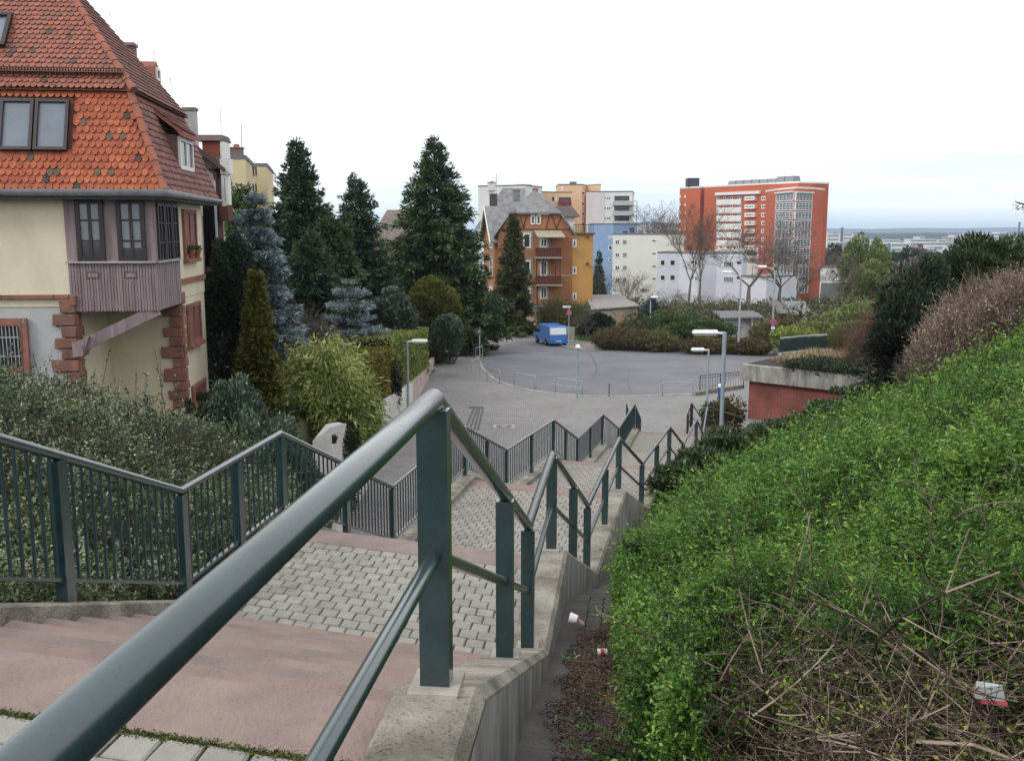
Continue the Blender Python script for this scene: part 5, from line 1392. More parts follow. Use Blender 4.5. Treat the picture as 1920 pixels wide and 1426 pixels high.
# garages and allotment sheds
def xat(px, d, py=560):
    r = ray(px, py); return r.x / r.y * d
r, f, zt = bldg('garage', 'low pinkish flat roofed garage behind the lawn and the wire fence', 'garage', [(1112, 99), (1196, 106)], 583, 101, zb=-11.6, depth=9, m=mat('pinkish_render', (0.50, 0.37, 0.28), rough=.9, var=.08))
mb = MB(); mb.hexa([(xat(1108, 99), 98.4, zt + .3), (xat(1200, 106), 105.6, zt + .1), (xat(1160, 112), 112, zt + .9), (xat(1100, 108), 110, zt + 1.0)], [(xat(1108, 99), 98.4, zt + .42), (xat(1200, 106), 105.6, zt + .22), (xat(1160, 112), 112, zt + 1.02), (xat(1100, 108), 110, zt + 1.12)])
mb.build('sloping_roof', mat('pale_felt_roof', (0.3, 0.28, 0.27), rough=.9), r)
sh = thing('garden_shed', 'small allotment shed with white lattice sides and dark flat roof', 'shed', (xat(1390, 96), 96, -11))
a, b = xat(1360, 96), xat(1412, 96); z0, z1 = -11, zat(597, 96)
MB().box(a + .1, b - .1, 96.2, 99, z0, z1).build('dark_inside', mat('shed_dark_wood', (0.06, 0.05, 0.04)), sh)
mb = MB(); PSH = Plane((a, 96, 0), (1, 0, 0)); Ls_ = b - a
for k in range(-6, 14):
    for s in (1, -1):
        x0 = k*.28; pts = []
        h_ = z1 - z0; p, q = (x0, z0), (x0 + s*h_, z1)
        def cl(p, q):
            (x0, y0), (x1, y1) = p, q; t0, t1 = 0, 1; dx = x1 - x0
            for lo_, hi_ in ((0, Ls_),):
                ta, tb = (lo_ - x0)/dx, (hi_ - x0)/dx
                if ta > tb: ta, tb = tb, ta
                t0, t1 = max(t0, ta), min(t1, tb)
            return None if t1 <= t0 + .02 else ((x0 + dx*t0, y0 + (y1-y0)*t0), (x0 + dx*t1, y0 + (y1-y0)*t1))
        c = cl(p, q)
        if c:
            o = .02 if s > 0 else .05
            mb.tube([PSH.P(c[0][0], c[0][1], o), PSH.P(c[1][0], c[1][1], o)], .03, 4)
mb.build('lattice', M_wframe, sh)
for x in (a, b): MB().box(x - .06, x + .06, 95.9, 96.05, z0, z1).build('post', M_wframe, sh)
MB().hexa([(a - .5, 95.3, z1), (b + 1.0, 95.3, z1 + .1), (b + 1.0, 99.5, z1 + .3), (a - .5, 99.5, z1 + .3)], [(a - .5, 95.3, z1 + .15), (b + 1.0, 95.3, z1 + .25), (b + 1.0, 99.5, z1 + .5), (a - .5, 99.5, z1 + .5)]).build('roof', M_roofedge, sh)
for (x0, x1, y0, y1, d, lab, mm) in ((1458, 1480, 576, 588, 108, 'dark roofed allotment hut between the street lamp and the green bank', M_roofedge), (1485, 1530, 576, 590, 112, 'allotment hut with pale sloping roof above the curved ramp railing', mat('dull_sheet_roof', (.26, .27, .28), rough=.7))):
    r = thing('garden_shed', lab, 'shed', (xat(x0, d), d, -11.5)); a, b = xat(x0, d), xat(x1, d)
    MB().box(a + .2, b - .2, d, d + 4, -12, zat(y1, d) + .02).build('wall', mat('brown_shed_boards', (0.12, 0.07, 0.045)), r)
    MB().hexa([(a, d - .4, zat(y1, d)), (b, d - .4, zat(y1, d)), (b, d + 4.4, zat(y0, d) + .3), (a, d + 4.4, zat(y0, d) + .3)], [(a, d - .4, zat(y1, d) + .12), (b, d - .4, zat(y1, d) + .12), (b, d + 4.4, zat(y0, d) + .42), (a, d + 4.4, zat(y0, d) + .42)]).build('roof', mm, r)

# ---------------- brick building beside the square (flat roof overgrown)
DB0, DB1 = 46.0, 41.8
pb = [Vector((xat(1393, DB0), DB0, 0)), Vector((xat(1640, DB1), DB1, 0))]
bk = thing('brick_building', 'low red brick building with stained concrete roof slab beside the stairs', 'building', (pb[0].x, DB0, -9.4))
zsl1, zsl0 = zat(683, DB0), zat(712, DB0)
d = (pb[1] - pb[0]).normalized(); bkv = Vector((-d.y, d.x, 0)); PB = face(pb[0], pb[1]); Lb = (pb[1] - pb[0]).length
M_brick = None
def brickmat(name, c1, c2, mortar, bw=.24, rh=.075):
    m = mat(name, c1, rough=.9); n, l = m.node_tree.nodes, m.node_tree.links; b = n["Principled BSDF"]
    br = n.new("ShaderNodeTexBrick"); br.inputs['Scale'].default_value = 1; br.inputs['Brick Width'].default_value = bw; br.inputs['Row Height'].default_value = rh; br.inputs['Mortar Size'].default_value = .006
    br.inputs['Color1'].default_value = (*c1, 1); br.inputs['Color2'].default_value = (*c2, 1); br.inputs['Mortar'].default_value = (*mortar, 1)
    t = n.new("ShaderNodeTexCoord"); s = n.new("ShaderNodeSeparateXYZ"); c = n.new("ShaderNodeCombineXYZ"); l.new(t.outputs['Object'], s.inputs[0]); l.new(s.outputs['X'], c.inputs['X']); l.new(s.outputs['Z'], c.inputs['Y'])
    l.new(c.outputs[0], br.inputs['Vector'])
    nz = n.new("ShaderNodeTexNoise"); nz.inputs['Scale'].default_value = .9; nz.inputs['Detail'].default_value = 8; l.new(t.outputs['Object'], nz.inputs['Vector'])
    mr = n.new("ShaderNodeMapRange"); mr.inputs[1].default_value = .3; mr.inputs[2].default_value = .7; mr.inputs[3].default_value = .6; mr.inputs[4].default_value = 1.25; l.new(nz.outputs[0], mr.inputs[0])
    mx = n.new("ShaderNodeMix"); mx.data_type = 'RGBA'; mx.blend_type = 'MULTIPLY'; mx.inputs[0].default_value = 1; l.new(br.outputs[0], mx.inputs[6]); l.new(mr.outputs[0], mx.inputs[7]); l.new(mx.outputs[2], b.inputs['Base Color'])
    return m
M_brick = brickmat('red_brick', (0.17, 0.042, 0.035), (0.24, 0.065, 0.048), (0.20, 0.13, 0.11))
PB.slab(MB(), .35, Lb, -9.6, zsl0, -7, -.3).build('brick_wall', M_brick, bk)
PB.slab(MB(), 0, Lb, zsl0, zsl1, -8, 0).build('roof_slab', M_concst, bk)
PB.slab(MB(), .15, Lb, zsl1, zsl1 + .03, -7.9, -.5).build('roof_earth', M_soil, bk)

# ---------------- white garden walls along the left path
GW = [(27, -5.35, -5.6), (29.5, -5.3, -6.0), (33, -5.25, -6.6), (41, -5.25, -7.25), (50, -5.3, -8.1), (62, -5.5, -8.9), (75, -6.0, -9.7), (88, -6.5, -10.3)]
M_wwall = mat('white_garden_wall', (0.62, 0.60, 0.56), col2=(0.45, 0.43, 0.40), rough=.95, scale=.8, detail=9)
M_pwall = mat('pinkish_garden_wall', (0.46, 0.37, 0.33), col2=(0.34, 0.27, 0.24), rough=.95, scale=.8, detail=9)
def gwall(pts, m, label, th=.25):
    for_ = MB()
    for (y0, x0, z0), (y1, x1, z1) in zip(pts, pts[1:]):
        for_.hexa([(x0 - th, y0, roadz(y0) - .2), (x0, y0, roadz(y0) - .2), (x1, y1, roadz(y1) - .2), (x1 - th, y1, roadz(y1) - .2)], [(x0 - th, y0, z0), (x0, y0, z0), (x1, y1, z1), (x1 - th, y1, z1)])
    o = for_.build('garden_wall', m); props(o, label, 'wall'); return o
gwall(GW[2:5], M_wwall, 'white garden wall stepping down under the golden hedge beside the path')
gwall(GW[4:], M_pwall, 'low pinkish garden wall under the clipped green hedge and round shrub')
# gate pillar wall near the bamboo with a wall lamp
p0, p1 = ond(577, 824, 25.5), ond(643, 797, 27.6)
mb = MB(); a = Vector((-5.35, 27.4, 0)); 
mb.prism([(xat(577, 25.2), 25.2), (-5.1, 26.4), (-5.1, 33), (-5.35, 33), (-5.35, 26.8), (xat(577, 25.2), 25.5)], -9.3, [zat(826, 25.2), zat(797, 26.6), -6.6, -6.6, zat(797, 26.6), zat(826, 25.2)])
gp = thing('garden_wall', 'white plastered wall end below the bamboo with a small black wall lamp', 'wall', (-5.6, 26, -9.3))
mb.build('plaster_wall', M_wwall, gp)
q = ond(627, 822, 25.75)
MB().box(q.x - .05, q.x + .05, q.y - .12, q.y + .05, q.z - .12, q.z + .12).build('wall_lamp', M_black, gp)
MB().lathe(q + Vector((.06, -.12, .02)), [(.02, -.06), (.06, .02), (.05, .08)], 8).build('lamp_shade', M_black, gp)

# fences by the lawn
def wire_fence(pts, label, m, h=1.1, sp=2.5, mesh=True):
    r = thing('wire_fence', label, 'fence', pts[0]); 
    for a, b in zip(pts, pts[1:]):
        n = max(1, round((b - a).length/sp))
        for k in range(n + 1): p = a + (b - a)*(k/n); MB().tube([p, p + Vector((0, 0, h + .15))], .04, 5).build('post', m, r)
        mb = MB()
        for j in range(5): z_ = Vector((0, 0, .15 + j*.23*h)); mb.tube([a + z_, b + z_], .008, 3)
        mb.build('wires', m, r)
    return r
M_dpost = mat('dark_green_post', (0.03, 0.045, 0.035), rough=.7)
wire_fence([onroad(1078, 640), onroad(1120, 630), onroad(1150, 620), onroad(1172, 611)], 'dark green wire fence around the lawn by the blue van', M_dpost)
r = thing('villa_fence', 'grey panel fence with dark posts in front of the brick villa', 'fence', onroad(945, 604))
fp = [onroad(944, 603), onroad(990, 603), onroad(1035, 604)]
for a, b in zip(fp, fp[1:]):
    for k in range(4):
        p, q = a + (b - a)*(k/4), a + (b - a)*((k+1)/4)
        MB().hexa([p + Vector((.06, 0, .4)), q + Vector((-.06, 0, .4)), q + Vector((-.06, .05, .4)), p + Vector((.06, .05, .4))], [p + Vector((.06, 0, 1.5)), q + Vector((-.06, 0, 1.5)), q + Vector((-.06, .05, 1.5)), p + Vector((.06, .05, 1.5))]).build('fence_panel', mat('grey_fence_panel', (0.16, 0.15, 0.15)), r)
        MB().box(p.x - .08, p.x + .08, p.y - .05, p.y + .1, p.z, p.z + 1.8).build('post', M_brt, r)
    MB().hexa([a, b, b + Vector((0, .3, 0)), a + Vector((0, .3, 0))], [a + Vector((0, 0, .38)), b + Vector((0, 0, .38)), b + Vector((0, .3, .38)), a + Vector((0, .3, .38))]).build('plinth', M_pwall, r)
p = onroad(1078, 636); q = onroad(1062, 634)
MB().hexa([q, p, p + Vector((0, .3, 0)), q + Vector((0, .3, 0))], [v + Vector((0, 0, 1.2)) for v in (q, p, p + Vector((0, .3, 0)), q + Vector((0, .3, 0)))]).build('utility_cabinet', mat('pale_green_cabinet', (0.30, 0.32, 0.27)))
props(bpy.data.objects['utility_cabinet'], 'pale green utility cabinet right of the blue van beside the sign pole', 'cabinet')

# ---------------- far city and hills
M_city = mat('far_white_building', (0.62, 0.63, 0.63), rough=.9, var=.05, scale=.02); M_cityd = mat('far_grey_building', (0.30, 0.28, 0.29), rough=.9, scale=.02); M_cityb = mat('far_window_band', (0.10, 0.13, 0.18), rough=.4)
city = [(1545, 1568, 440, 462, 1700, 1), (1574, 1592, 438, 460, 1750, 1), (1592, 1607, 441, 460, 1750, 1), (1545, 1556, 434, 440, 2300, 1), (1625, 1642, 450, 464, 1800, 1), (1648, 1681, 450, 459, 1900, 1), (1652, 1663, 456, 470, 1400, 2), (1664, 1700, 457, 470, 1400, 3),
        (1700, 1750, 449, 463, 1800, 3), (1716, 1726, 444, 449, 2000, 1), (1751, 1770, 450, 462, 1900, 1), (1752, 1790, 455, 463, 1700, 0), (1770, 1778, 445, 455, 2000, 0), (1781, 1785, 441, 448, 2100, 1), (1800, 1836, 439, 452, 1900, 3), (1838, 1888, 438, 452, 1950, 3), (1864, 1880, 436, 439, 1950, 1), (1790, 1845, 450, 460, 1700, 0),
        (1725, 1790, 462, 471, 1300, 1), (1780, 1825, 463, 471, 1250, 1), (1615, 1640, 458, 472, 1500, 1), (1560, 1600, 455, 470, 1500, 0), (1830, 1880, 455, 466, 1500, 1), (1700, 1745, 466, 473, 1250, 1), (1900, 1925, 450, 462, 1600, 0),
        (1195, 1240, 425, 436, 900, 1), (1205, 1271, 430, 440, 700, 1), (1228, 1262, 427, 432, 1100, 1)]
names = ['grey', 'white', 'blue ended', 'white banded']
def cdir(x): 
    return 'between the blue block and the red tower' if x < 1300 else ('right behind the red tower' if x < 1612 else ('in the middle of the far plain' if x < 1760 else 'towards the right end of the far plain'))
CLAB = ['broad white far building directly right of the red tower', 'far white block just right of the first factory chimney', 'lower far white wing stepping down left of the pale green tree', 'small white far building highest against the forest beside the tower', 'small white far block above the pale green tree', 'long low white far hall left of the blue ended building', 'grey far building with blue end panel at its right', 'white banded far building beside the blue ended one', 'longest white banded far building in the middle of the plain', 'tiny white roof house on the long banded building', 'white far building right of the longest banded one', 'wide low grey far building in the middle of the plain', 'dark square grey far building before the forest', 'small white tower like far building before the forest', 'square white banded far building against the forest, left one of a pair', 'broad white banded far building against the forest, right one of a pair', 'small white roof storey on the right banded building', 'wide grey far building below the pair of banded buildings', 'nearest low white far hall above the dark treetops, left part', 'nearest low white far hall above the dark treetops, right part', 'white far building half hidden by the pale green tree', 'grey far building behind the pale green tree', 'white far building low at the right of the plain', 'narrow white far building just above the treetops in the middle', 'grey far building at the right edge of the picture', 'white far building between blue block and red tower, left one', 'long low white far roofs behind the cream white block', 'thin white far building highest left of the red tower']
for i, (x0, x1, y0, y1, d, st) in enumerate(city):
    a, b = xat(x0, d), xat(x1, d); zt = zat(y0, d); zb_ = -40
    r = thing('far_building', CLAB[i], 'building', (a, d, zb_), 'distant buildings on the plain')
    MB().box(a, b, d, d + 30, zb_, zt).build('wall', M_cityd if st == 0 else M_city, r)
    n = 0 if st == 0 else max(1, int((zt + 36)/7))
    for k in range(min(n, 4)): MB().box(a + 1.5, b - 1.5, d - .4, d - .01, zt - 3.0 - k*6.2, zt - 1.2 - k*6.2).build('window_band', M_cityb, r)
    if st == 2: MB().box(b - 4, b - .1, d - 1, d - .5, zb_, zt).build('blue_end', mat('far_blue_panel', (0.08, 0.2, 0.3)), r)
    MB().box(a - .5, b + .5, d - .5, d + 30.5, zt, zt + .8).build('roof', M_city, r)
for x, y0, d, lab in ((1572, 426, 1600, 'slender dark factory chimney right of the red tower'), (1900, 416, 2000, 'slender factory chimney near the right edge of the plain')):
    c = Vector((xat(x, d), d, -40)); o = MB().lathe(c, [(3.0, 0), (1.9, zat(y0, d) + 40)], 12).build('factory_chimney', mat('chimney_grey', (0.12, 0.11, 0.12))); props(o, lab, 'chimney')
# flats of forest and far ridges
def ridge(name, d0, d1, x0, x1, zf, col, n=90, kind='structure'):
    V, F = [], []
    for j, d in enumerate((d0, d0 + 1, (d0 + d1)/2, d1)):
        for i in range(n + 1):
            x = lerp(x0, x1, i/n)*d/d0; h = zf(lerp(x0, x1, i/n)); V.append((x, d, -39 if j in (0,) else h))
    w = n + 1
    for j in range(3):
        for i in range(n): F.append((j*w + i, j*w + i + 1, (j+1)*w + i + 1, (j+1)*w + i))
    o = npmesh(name, V, F, mat('col_' + name, col, rough=1, scale=.004, var=.2)); props(o, kind=kind); return o
ridge('forest', 3300, 8400, -2600, 2600, lambda x: -15 + 2.0*float(vnoise(x, 7, 40)) + 3*float(vnoise(x, 3, 300)), (0.03, 0.04, 0.035), n=260, kind='stuff')
ridge('hills', 8600, 9300, -6500, 6500, lambda x: 14 + 16*float(vnoise(x, 2, 1500)) + 5*float(vnoise(x, 9, 400)), (0.03, 0.045, 0.035), n=160)
ridge('hills', 4300, 5200, 480, 880, lambda x: 10 + 24*math.exp(-((x - 620)/170)**2), (0.03, 0.045, 0.035), n=40)
# the air
hz = MB().box(-9400, 9400, -50, 9450, -42, 46).build('haze', M_white)
hz.data.materials.clear(); hm = bpy.data.materials.new('haze_air'); hm.use_nodes = True; hn = hm.node_tree.nodes; hn.clear()
ho = hn.new("ShaderNodeOutputMaterial"); hv_ = hn.new("ShaderNodeVolumePrincipled"); hv_.inputs['Color'].default_value = (0.62, 0.78, 1.0, 1); hv_.inputs['Density'].default_value = 0.00012; hv_.inputs['Anisotropy'].default_value = 0.2
hm.node_tree.links.new(hv_.outputs[0], ho.inputs['Volume']); hz.data.materials.append(hm); props(hz, kind='stuff')
# ------------------------------------------------------------------ vehicles (length along +Y = front, centred on the origin, wheels on z=0)
M_vblue = mat('van_blue', (0.03, 0.19, 0.56), rough=0.3, var=0.04, spec=.6)
M_tyre = mat('tyre', (0.02, 0.02, 0.02), rough=.9); M_rim = mat('grey_rim', (0.22, 0.22, 0.23), rough=.4, metal=.5)
M_lightred = mat('tail_light_red', (0.30, 0.02, 0.02), rough=.3); M_carblack = mat('car_black', (0.012, 0.012, 0.016), rough=.25, spec=.6)
M_plate = mat('number_plate', (0.7, 0.7, 0.66), rough=.5, var=.02)
def vehicle(name, label, cat, prof, W, Wtop, zbelt, zroof, paint, loc, rz, wheels, wr, side_glass, rear, group=None):
    """prof: side outline (y,z) clockwise from rear bottom; width narrows above the belt line"""
    root = thing(name, label, cat, (0, 0, 0))
    def hw(z): return W/2 if z <= zbelt else lerp(W/2, Wtop/2, (z - zbelt)/(zroof - zbelt))
    n = len(prof); mb = MB()
    for s in (-1, 1):
        mb.v += [(s*(hw(z) - (.05 if z < .35 else 0)), y, z) for y, z in prof]
        mb.v += [(s*(hw(z) - .09), y*(1 - .012), z + (.0 if z < zroof*.6 else .012)) for y, z in prof]
    # order: left outer 0..n-1, left inner n..2n-1, right outer 2n.., right inner 3n..
    for s, o in ((-1, 0), (1, 2*n)):
        f = tuple(range(o, o + n)); mb.f.append(f if s < 0 else f[::-1])
    mb2 = []
    for k in range(n):
        k2 = (k+1) % n
        mb.f.append((k2, k, 2*n + k, 2*n + k2))
    mb.v = mb.v; 
    body = mb.build('body', paint, root)
    bv = body.modifiers.new('bevel', 'BEVEL'); bv.width = .045; bv.segments = 3; bv.limit_method = 'ANGLE'; bv.angle_limit = radians(28)
    for y in wheels:
        for s in (-1, 1):
            c = Vector((s*(W/2 - .11), y, wr)); m1 = MB(); m = 18
            def ring(r, x): return [(x, y + r*cos(2*pi*k/m), wr + r*sin(2*pi*k/m)) for k in range(m)]
            def cyl(x0, x1, r0, r1):
                q = MB(); q.v = ring(r0, x0) + ring(r1, x1); q.f = [tuple(range(m)), tuple(range(2*m - 1, m - 1, -1))] + [((k+1) % m, k, m + k, m + (k+1) % m) for k in range(m)]
                return q
            t = cyl(c.x - .1, c.x + .1, wr, wr).build('wheel', M_tyre, root)
            cyl(c.x + s*.095, c.x + s*.115, wr*.62, wr*.55).build('rim', M_rim, t)
            # wheel arch: dark disc just proud of the body side
            cyl(s*(W/2 - .02) , s*(W/2 + .004), wr*1.13, wr*1.13).build('wheel_arch', M_tyre, root)
            t2 = cyl(s*(W/2 + .005), s*(W/2 + .02), wr*.98, wr*.98).build('tyre_wall', M_tyre, t)
            cyl(s*(W/2 + .021), s*(W/2 + .03), wr*.6, wr*.55).build('wheel_rim', M_rim, t)
    for poly in side_glass:
        for s in (-1, 1):
            mb = MB(); pts = [(s*(hw(z) + .006), y, z) for y, z in poly]; pts2 = [(s*(hw(z) - .02), y, z) for y, z in poly]
            m = len(pts); mb.v = pts + pts2; mb.f = [tuple(range(m)) if s < 0 else tuple(range(m-1, -1, -1)), tuple(range(2*m-1, m-1, -1)) if s < 0 else tuple(range(m, 2*m))] + [((k+1) % m, k, m+k, m+(k+1) % m) if s < 0 else (k, (k+1) % m, m+(k+1) % m, m+k) for k in range(m)]
            mb.build('side_window', M_glass, root)
    for nm, x0, x1, y0, z0, y1, z1, m_ in rear:      # panels on the sloping rear: bottom edge (y0,z0), top edge (y1,z1)
        mb = MB(); mb.hexa([(x0, y0 - .02, z0), (x1, y0 - .02, z0), (x1, y0 + .03, z0), (x0, y0 + .03, z0)], [(x0*.97, y1 - .02, z1), (x1*.97, y1 - .02, z1), (x1*.97, y1 + .03, z1), (x0*.97, y1 + .03, z1)]); mb.build(nm, m_, root)
    for s in (-1, 1):
        yb = max(p[0] for p in prof)*.52
        MB().box(*sorted((s*(W/2 - .02), s*(W/2 + .2))), yb, yb + .12, zbelt + .05, zbelt + .3).build('wing_mirror', M_carblack, root)
    root.location = loc; root.rotation_euler = (0, 0, rz); BASE[root.name] = Vector(loc)
    return root
vp = [(-2.35, .32), (-2.42, .55), (-2.36, 1.05), (-2.22, 1.78), (-2.08, 1.90), (.9, 1.90), (1.15, 1.84), (1.95, 1.18), (2.3, 1.02), (2.4, .7), (2.38, .32)]
pr = onroad(1047, 649)
M_hub = mat('white_rear_panel', (0.82, 0.83, 0.82), rough=.35, var=.02)
fwd = Vector((-.26, .966, 0)); ctr = Vector((pr.x, pr.y, 0)) + fwd*2.4; ctr.z = roadz(ctr.y) + .01
vehicle('delivery_van', 'blue panel van with white rear window parked at the kerb seen from behind', 'van', vp, 1.9, 1.66, 1.05, 1.9, M_vblue, ctr, radians(15), (-1.45, 1.5), .34,
        [[(.55, 1.12), (.6, 1.7), (1.05, 1.7), (1.75, 1.15)]],
        [('rear_window', -.78, .78, -2.345, 1.15, -2.225, 1.76, M_hub), ('rear_bumper', -.9, .9, -2.47, .34, -2.47, .62, M_vblue), ('number_plate', -.26, .26, -2.50, .50, -2.50, .61, M_plate),
         ('tail_light', -.93, -.80, -2.40, .78, -2.34, 1.12, M_lightred), ('tail_light', .80, .93, -2.40, .78, -2.34, 1.12, M_lightred)])
cp_ = [(-2.0, .3), (-2.08, .55), (-2.02, .9), (-1.75, 1.32), (-1.4, 1.45), (.3, 1.45), (1.15, .98), (1.95, .85), (2.05, .55), (2.0, .3)]
pr = onroad(914, 606); 
vehicle('parked_car', 'small dark hatchback parked before the brick villa, half hidden by the big spruce', 'car', cp_, 1.75, 1.35, .92, 1.45, M_carblack, (pr.x, pr.y + 2, roadz(pr.y)), radians(8), (-1.3, 1.3), .31,
        [[(-1.6, .98), (-1.4, 1.33), (.25, 1.36), (.95, .98)]],
        [('rear_window', -.6, .6, -2.0, .98, -1.8, 1.3, M_glass), ('number_plate', -.26, .26, -2.12, .5, -2.12, .61, M_plate), ('tail_light', -.82, -.66, -2.07, .7, -2.03, .9, M_lightred), ('tail_light', .66, .82, -2.07, .7, -2.03, .9, M_lightred)])
# ------------------------------------------------------------------ vegetation
M_bark = mat('brown_bark', (0.10, 0.075, 0.055), rough=.95, var=.25, scale=6); M_bark2 = mat('grey_bark', (0.17, 0.145, 0.125), rough=.95, var=.25, scale=6)
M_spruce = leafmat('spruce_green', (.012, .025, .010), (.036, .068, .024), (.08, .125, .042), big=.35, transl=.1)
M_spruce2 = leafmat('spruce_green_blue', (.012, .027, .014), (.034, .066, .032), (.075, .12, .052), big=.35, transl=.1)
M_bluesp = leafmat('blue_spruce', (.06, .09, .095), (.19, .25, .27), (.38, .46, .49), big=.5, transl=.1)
M_yewdk = leafmat('dark_evergreen', (.006, .012, .008), (.02, .036, .018), (.05, .075, .035), big=.6, transl=.1)
M_olive = leafmat('olive_conifer', (.03, .035, .008), (.085, .09, .015), (.16, .15, .03), big=.8, transl=.1)
M_gold = leafmat('golden_hedge_leaf', (.07, .065, .01), (.17, .15, .022), (.27, .23, .035), big=.8, transl=.1)
M_hedge = leafmat('clipped_hedge_leaf', (.09, .11, .025), (.20, .26, .06), (.32, .37, .10), big=.6, transl=.15)
M_laurel = leafmat('laurel_leaf', (.02, .04, .025), (.06, .10, .06), (.17, .23, .17), big=1.0, rough=.3, spec=.6, transl=.1)
M_bamboo = leafmat('bamboo_leaf', (.08, .12, .03), (.30, .37, .10), (.60, .62, .25), big=.9, transl=.3)
M_brnbush = leafmat('brownish_bush', (.05, .04, .02), (.12, .095, .04), (.19, .15, .06), big=.5, transl=.1)
M_twig = leafmat('grey_brown_twigs', (.07, .055, .045), (.14, .11, .095), (.24, .20, .18), big=.4, transl=0)
M_twigy = leafmat('olive_twigs', (.06, .06, .025), (.13, .125, .05), (.22, .21, .09), big=.3, transl=.1)
M_pink = leafmat('pinkish_buds', (.12, .085, .07), (.29, .215, .175), (.48, .38, .31), big=.5, transl=.1)
M_twigr = leafmat('reddish_twigs', (.10, .06, .04), (.20, .125, .085), (.30, .20, .14), big=.4, transl=.1)
M_paleg = leafmat('pale_spring_green', (.09, .12, .04), (.17, .22, .07), (.26, .32, .11), big=.3, transl=.2)
M_green = leafmat('mid_green_leaf', (.025, .05, .015), (.06, .10, .03), (.13, .19, .06), big=.6, transl=.15)

def ax(n): return np.zeros((n, 3))
def conifer_mesh(h, R, n, rng, top=.0, droop=.35, up=.25, size=.3, base=.04, shape=.85, wid=.36, density=1.0, whorl=.12):
    """layered conifer crown: cards along whorled branches, then the branch wood"""
    seed_ph = rng.uniform(0, 6.28)
    nb = int(420 + 16*h*density)
    zf = np.sort(rng.uniform(base, .985, nb))**1.0
    lev = np.round(zf*h/ .62)*.62/h; zf = lerp(zf, lev, whorl); zf = np.clip(zf, base, .985)
    az = rng.uniform(0, 2*pi, nb)
    prof = np.power(np.clip(1 - zf, 0, 1), shape)
    prof *= np.where(zf < .16, .75 + zf*1.6, 1)
    Lb = R*prof*rng.uniform(.5, 1.2, nb)*(1 + .16*np.sin(az*3 + seed_ph) + .12*np.sin(az*5 + zf*14)) + .06
    b = rng.choice(nb, n, p=(Lb**1.25)/np.sum(Lb**1.25))
    t = rng.uniform(.12, 1, n)**.75; L = Lb[b]
    out = np.stack([np.cos(az[b]), np.sin(az[b]), ax(n)[:, 0]], 1); lat = np.stack([-np.sin(az[b]), np.cos(az[b]), ax(n)[:, 0]], 1)
    s = rng.normal(size=n)*.5; s = np.clip(s, -1, 1)
    lw = L*wid*(1.15 - t)
    z = zf[b]*h - droop*L*t**1.6*.8 + up*L*np.maximum(t - .6, 0) - np.abs(s)*lw*.35 - rng.uniform(0, .8, n)*size
    P = out*(t*L)[:, None] + lat*(s*lw)[:, None]; P[:, 2] = z
    D = out*rng.uniform(.3, 1.0, n)[:, None] + lat*(np.sign(s)*rng.uniform(.1, .9, n))[:, None]; D[:, 2] = rng.uniform(-.7, .5, n) + .7*(zf[b] > .8)
    ts = rng.uniform(.6, 1.25, n)*size*(.6 + .6*(1 - zf[b]))
    V, F = leaves(P, D, ts, ts*.26, rng)
    # leader
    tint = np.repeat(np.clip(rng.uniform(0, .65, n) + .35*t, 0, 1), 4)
    # wood
    o = np.zeros((nb, 3)); o[:, 2] = zf*h; e = np.stack([np.cos(az)*Lb*.85, np.sin(az)*Lb*.85, zf*h - droop*Lb*.6], 1)
    WV, WF = sticks(o, e, .012 + .01*Lb, .005)
    return (V, F, tint), (WV, WF)
def conifer(name, label, cat, x, y, ztop, R, n, m, seed, group=None, zb=None, wid=.36, **k):
    zb = terr(x, y) if zb is None else zb; h = ztop - zb; rng = np.random.default_rng(seed)
    r = thing(name, label, cat, (x, y, zb), group)
    (V, F, t), (WV, WF) = conifer_mesh(h, R, int(n*1.7), rng, wid=wid, **k)
    o = np.array([x, y, zb]); npmesh('crown', V + o, F, m, r, t)
    mb = MB(); mb.tube([(x, y, zb - .2), (x, y, zb + h*.5), (x, y, ztop - .1)], [max(.08, h*.014), h*.008, .015], 8); tr = mb.build('trunk', M_bark, r)
    props(npmesh('branch_wood', WV + o, WF, M_bark, tr), kind='stuff')
    return r
def at(px, d): return xat(px, d), d
def con_px(name, label, cat, px, ytop, d, Rpx, n, m, seed, **k):
    x, y = at(px, d); return conifer(name, label, cat, x, y, zat(ytop, d), Rpx/FPX*d, n, m, seed, **k)

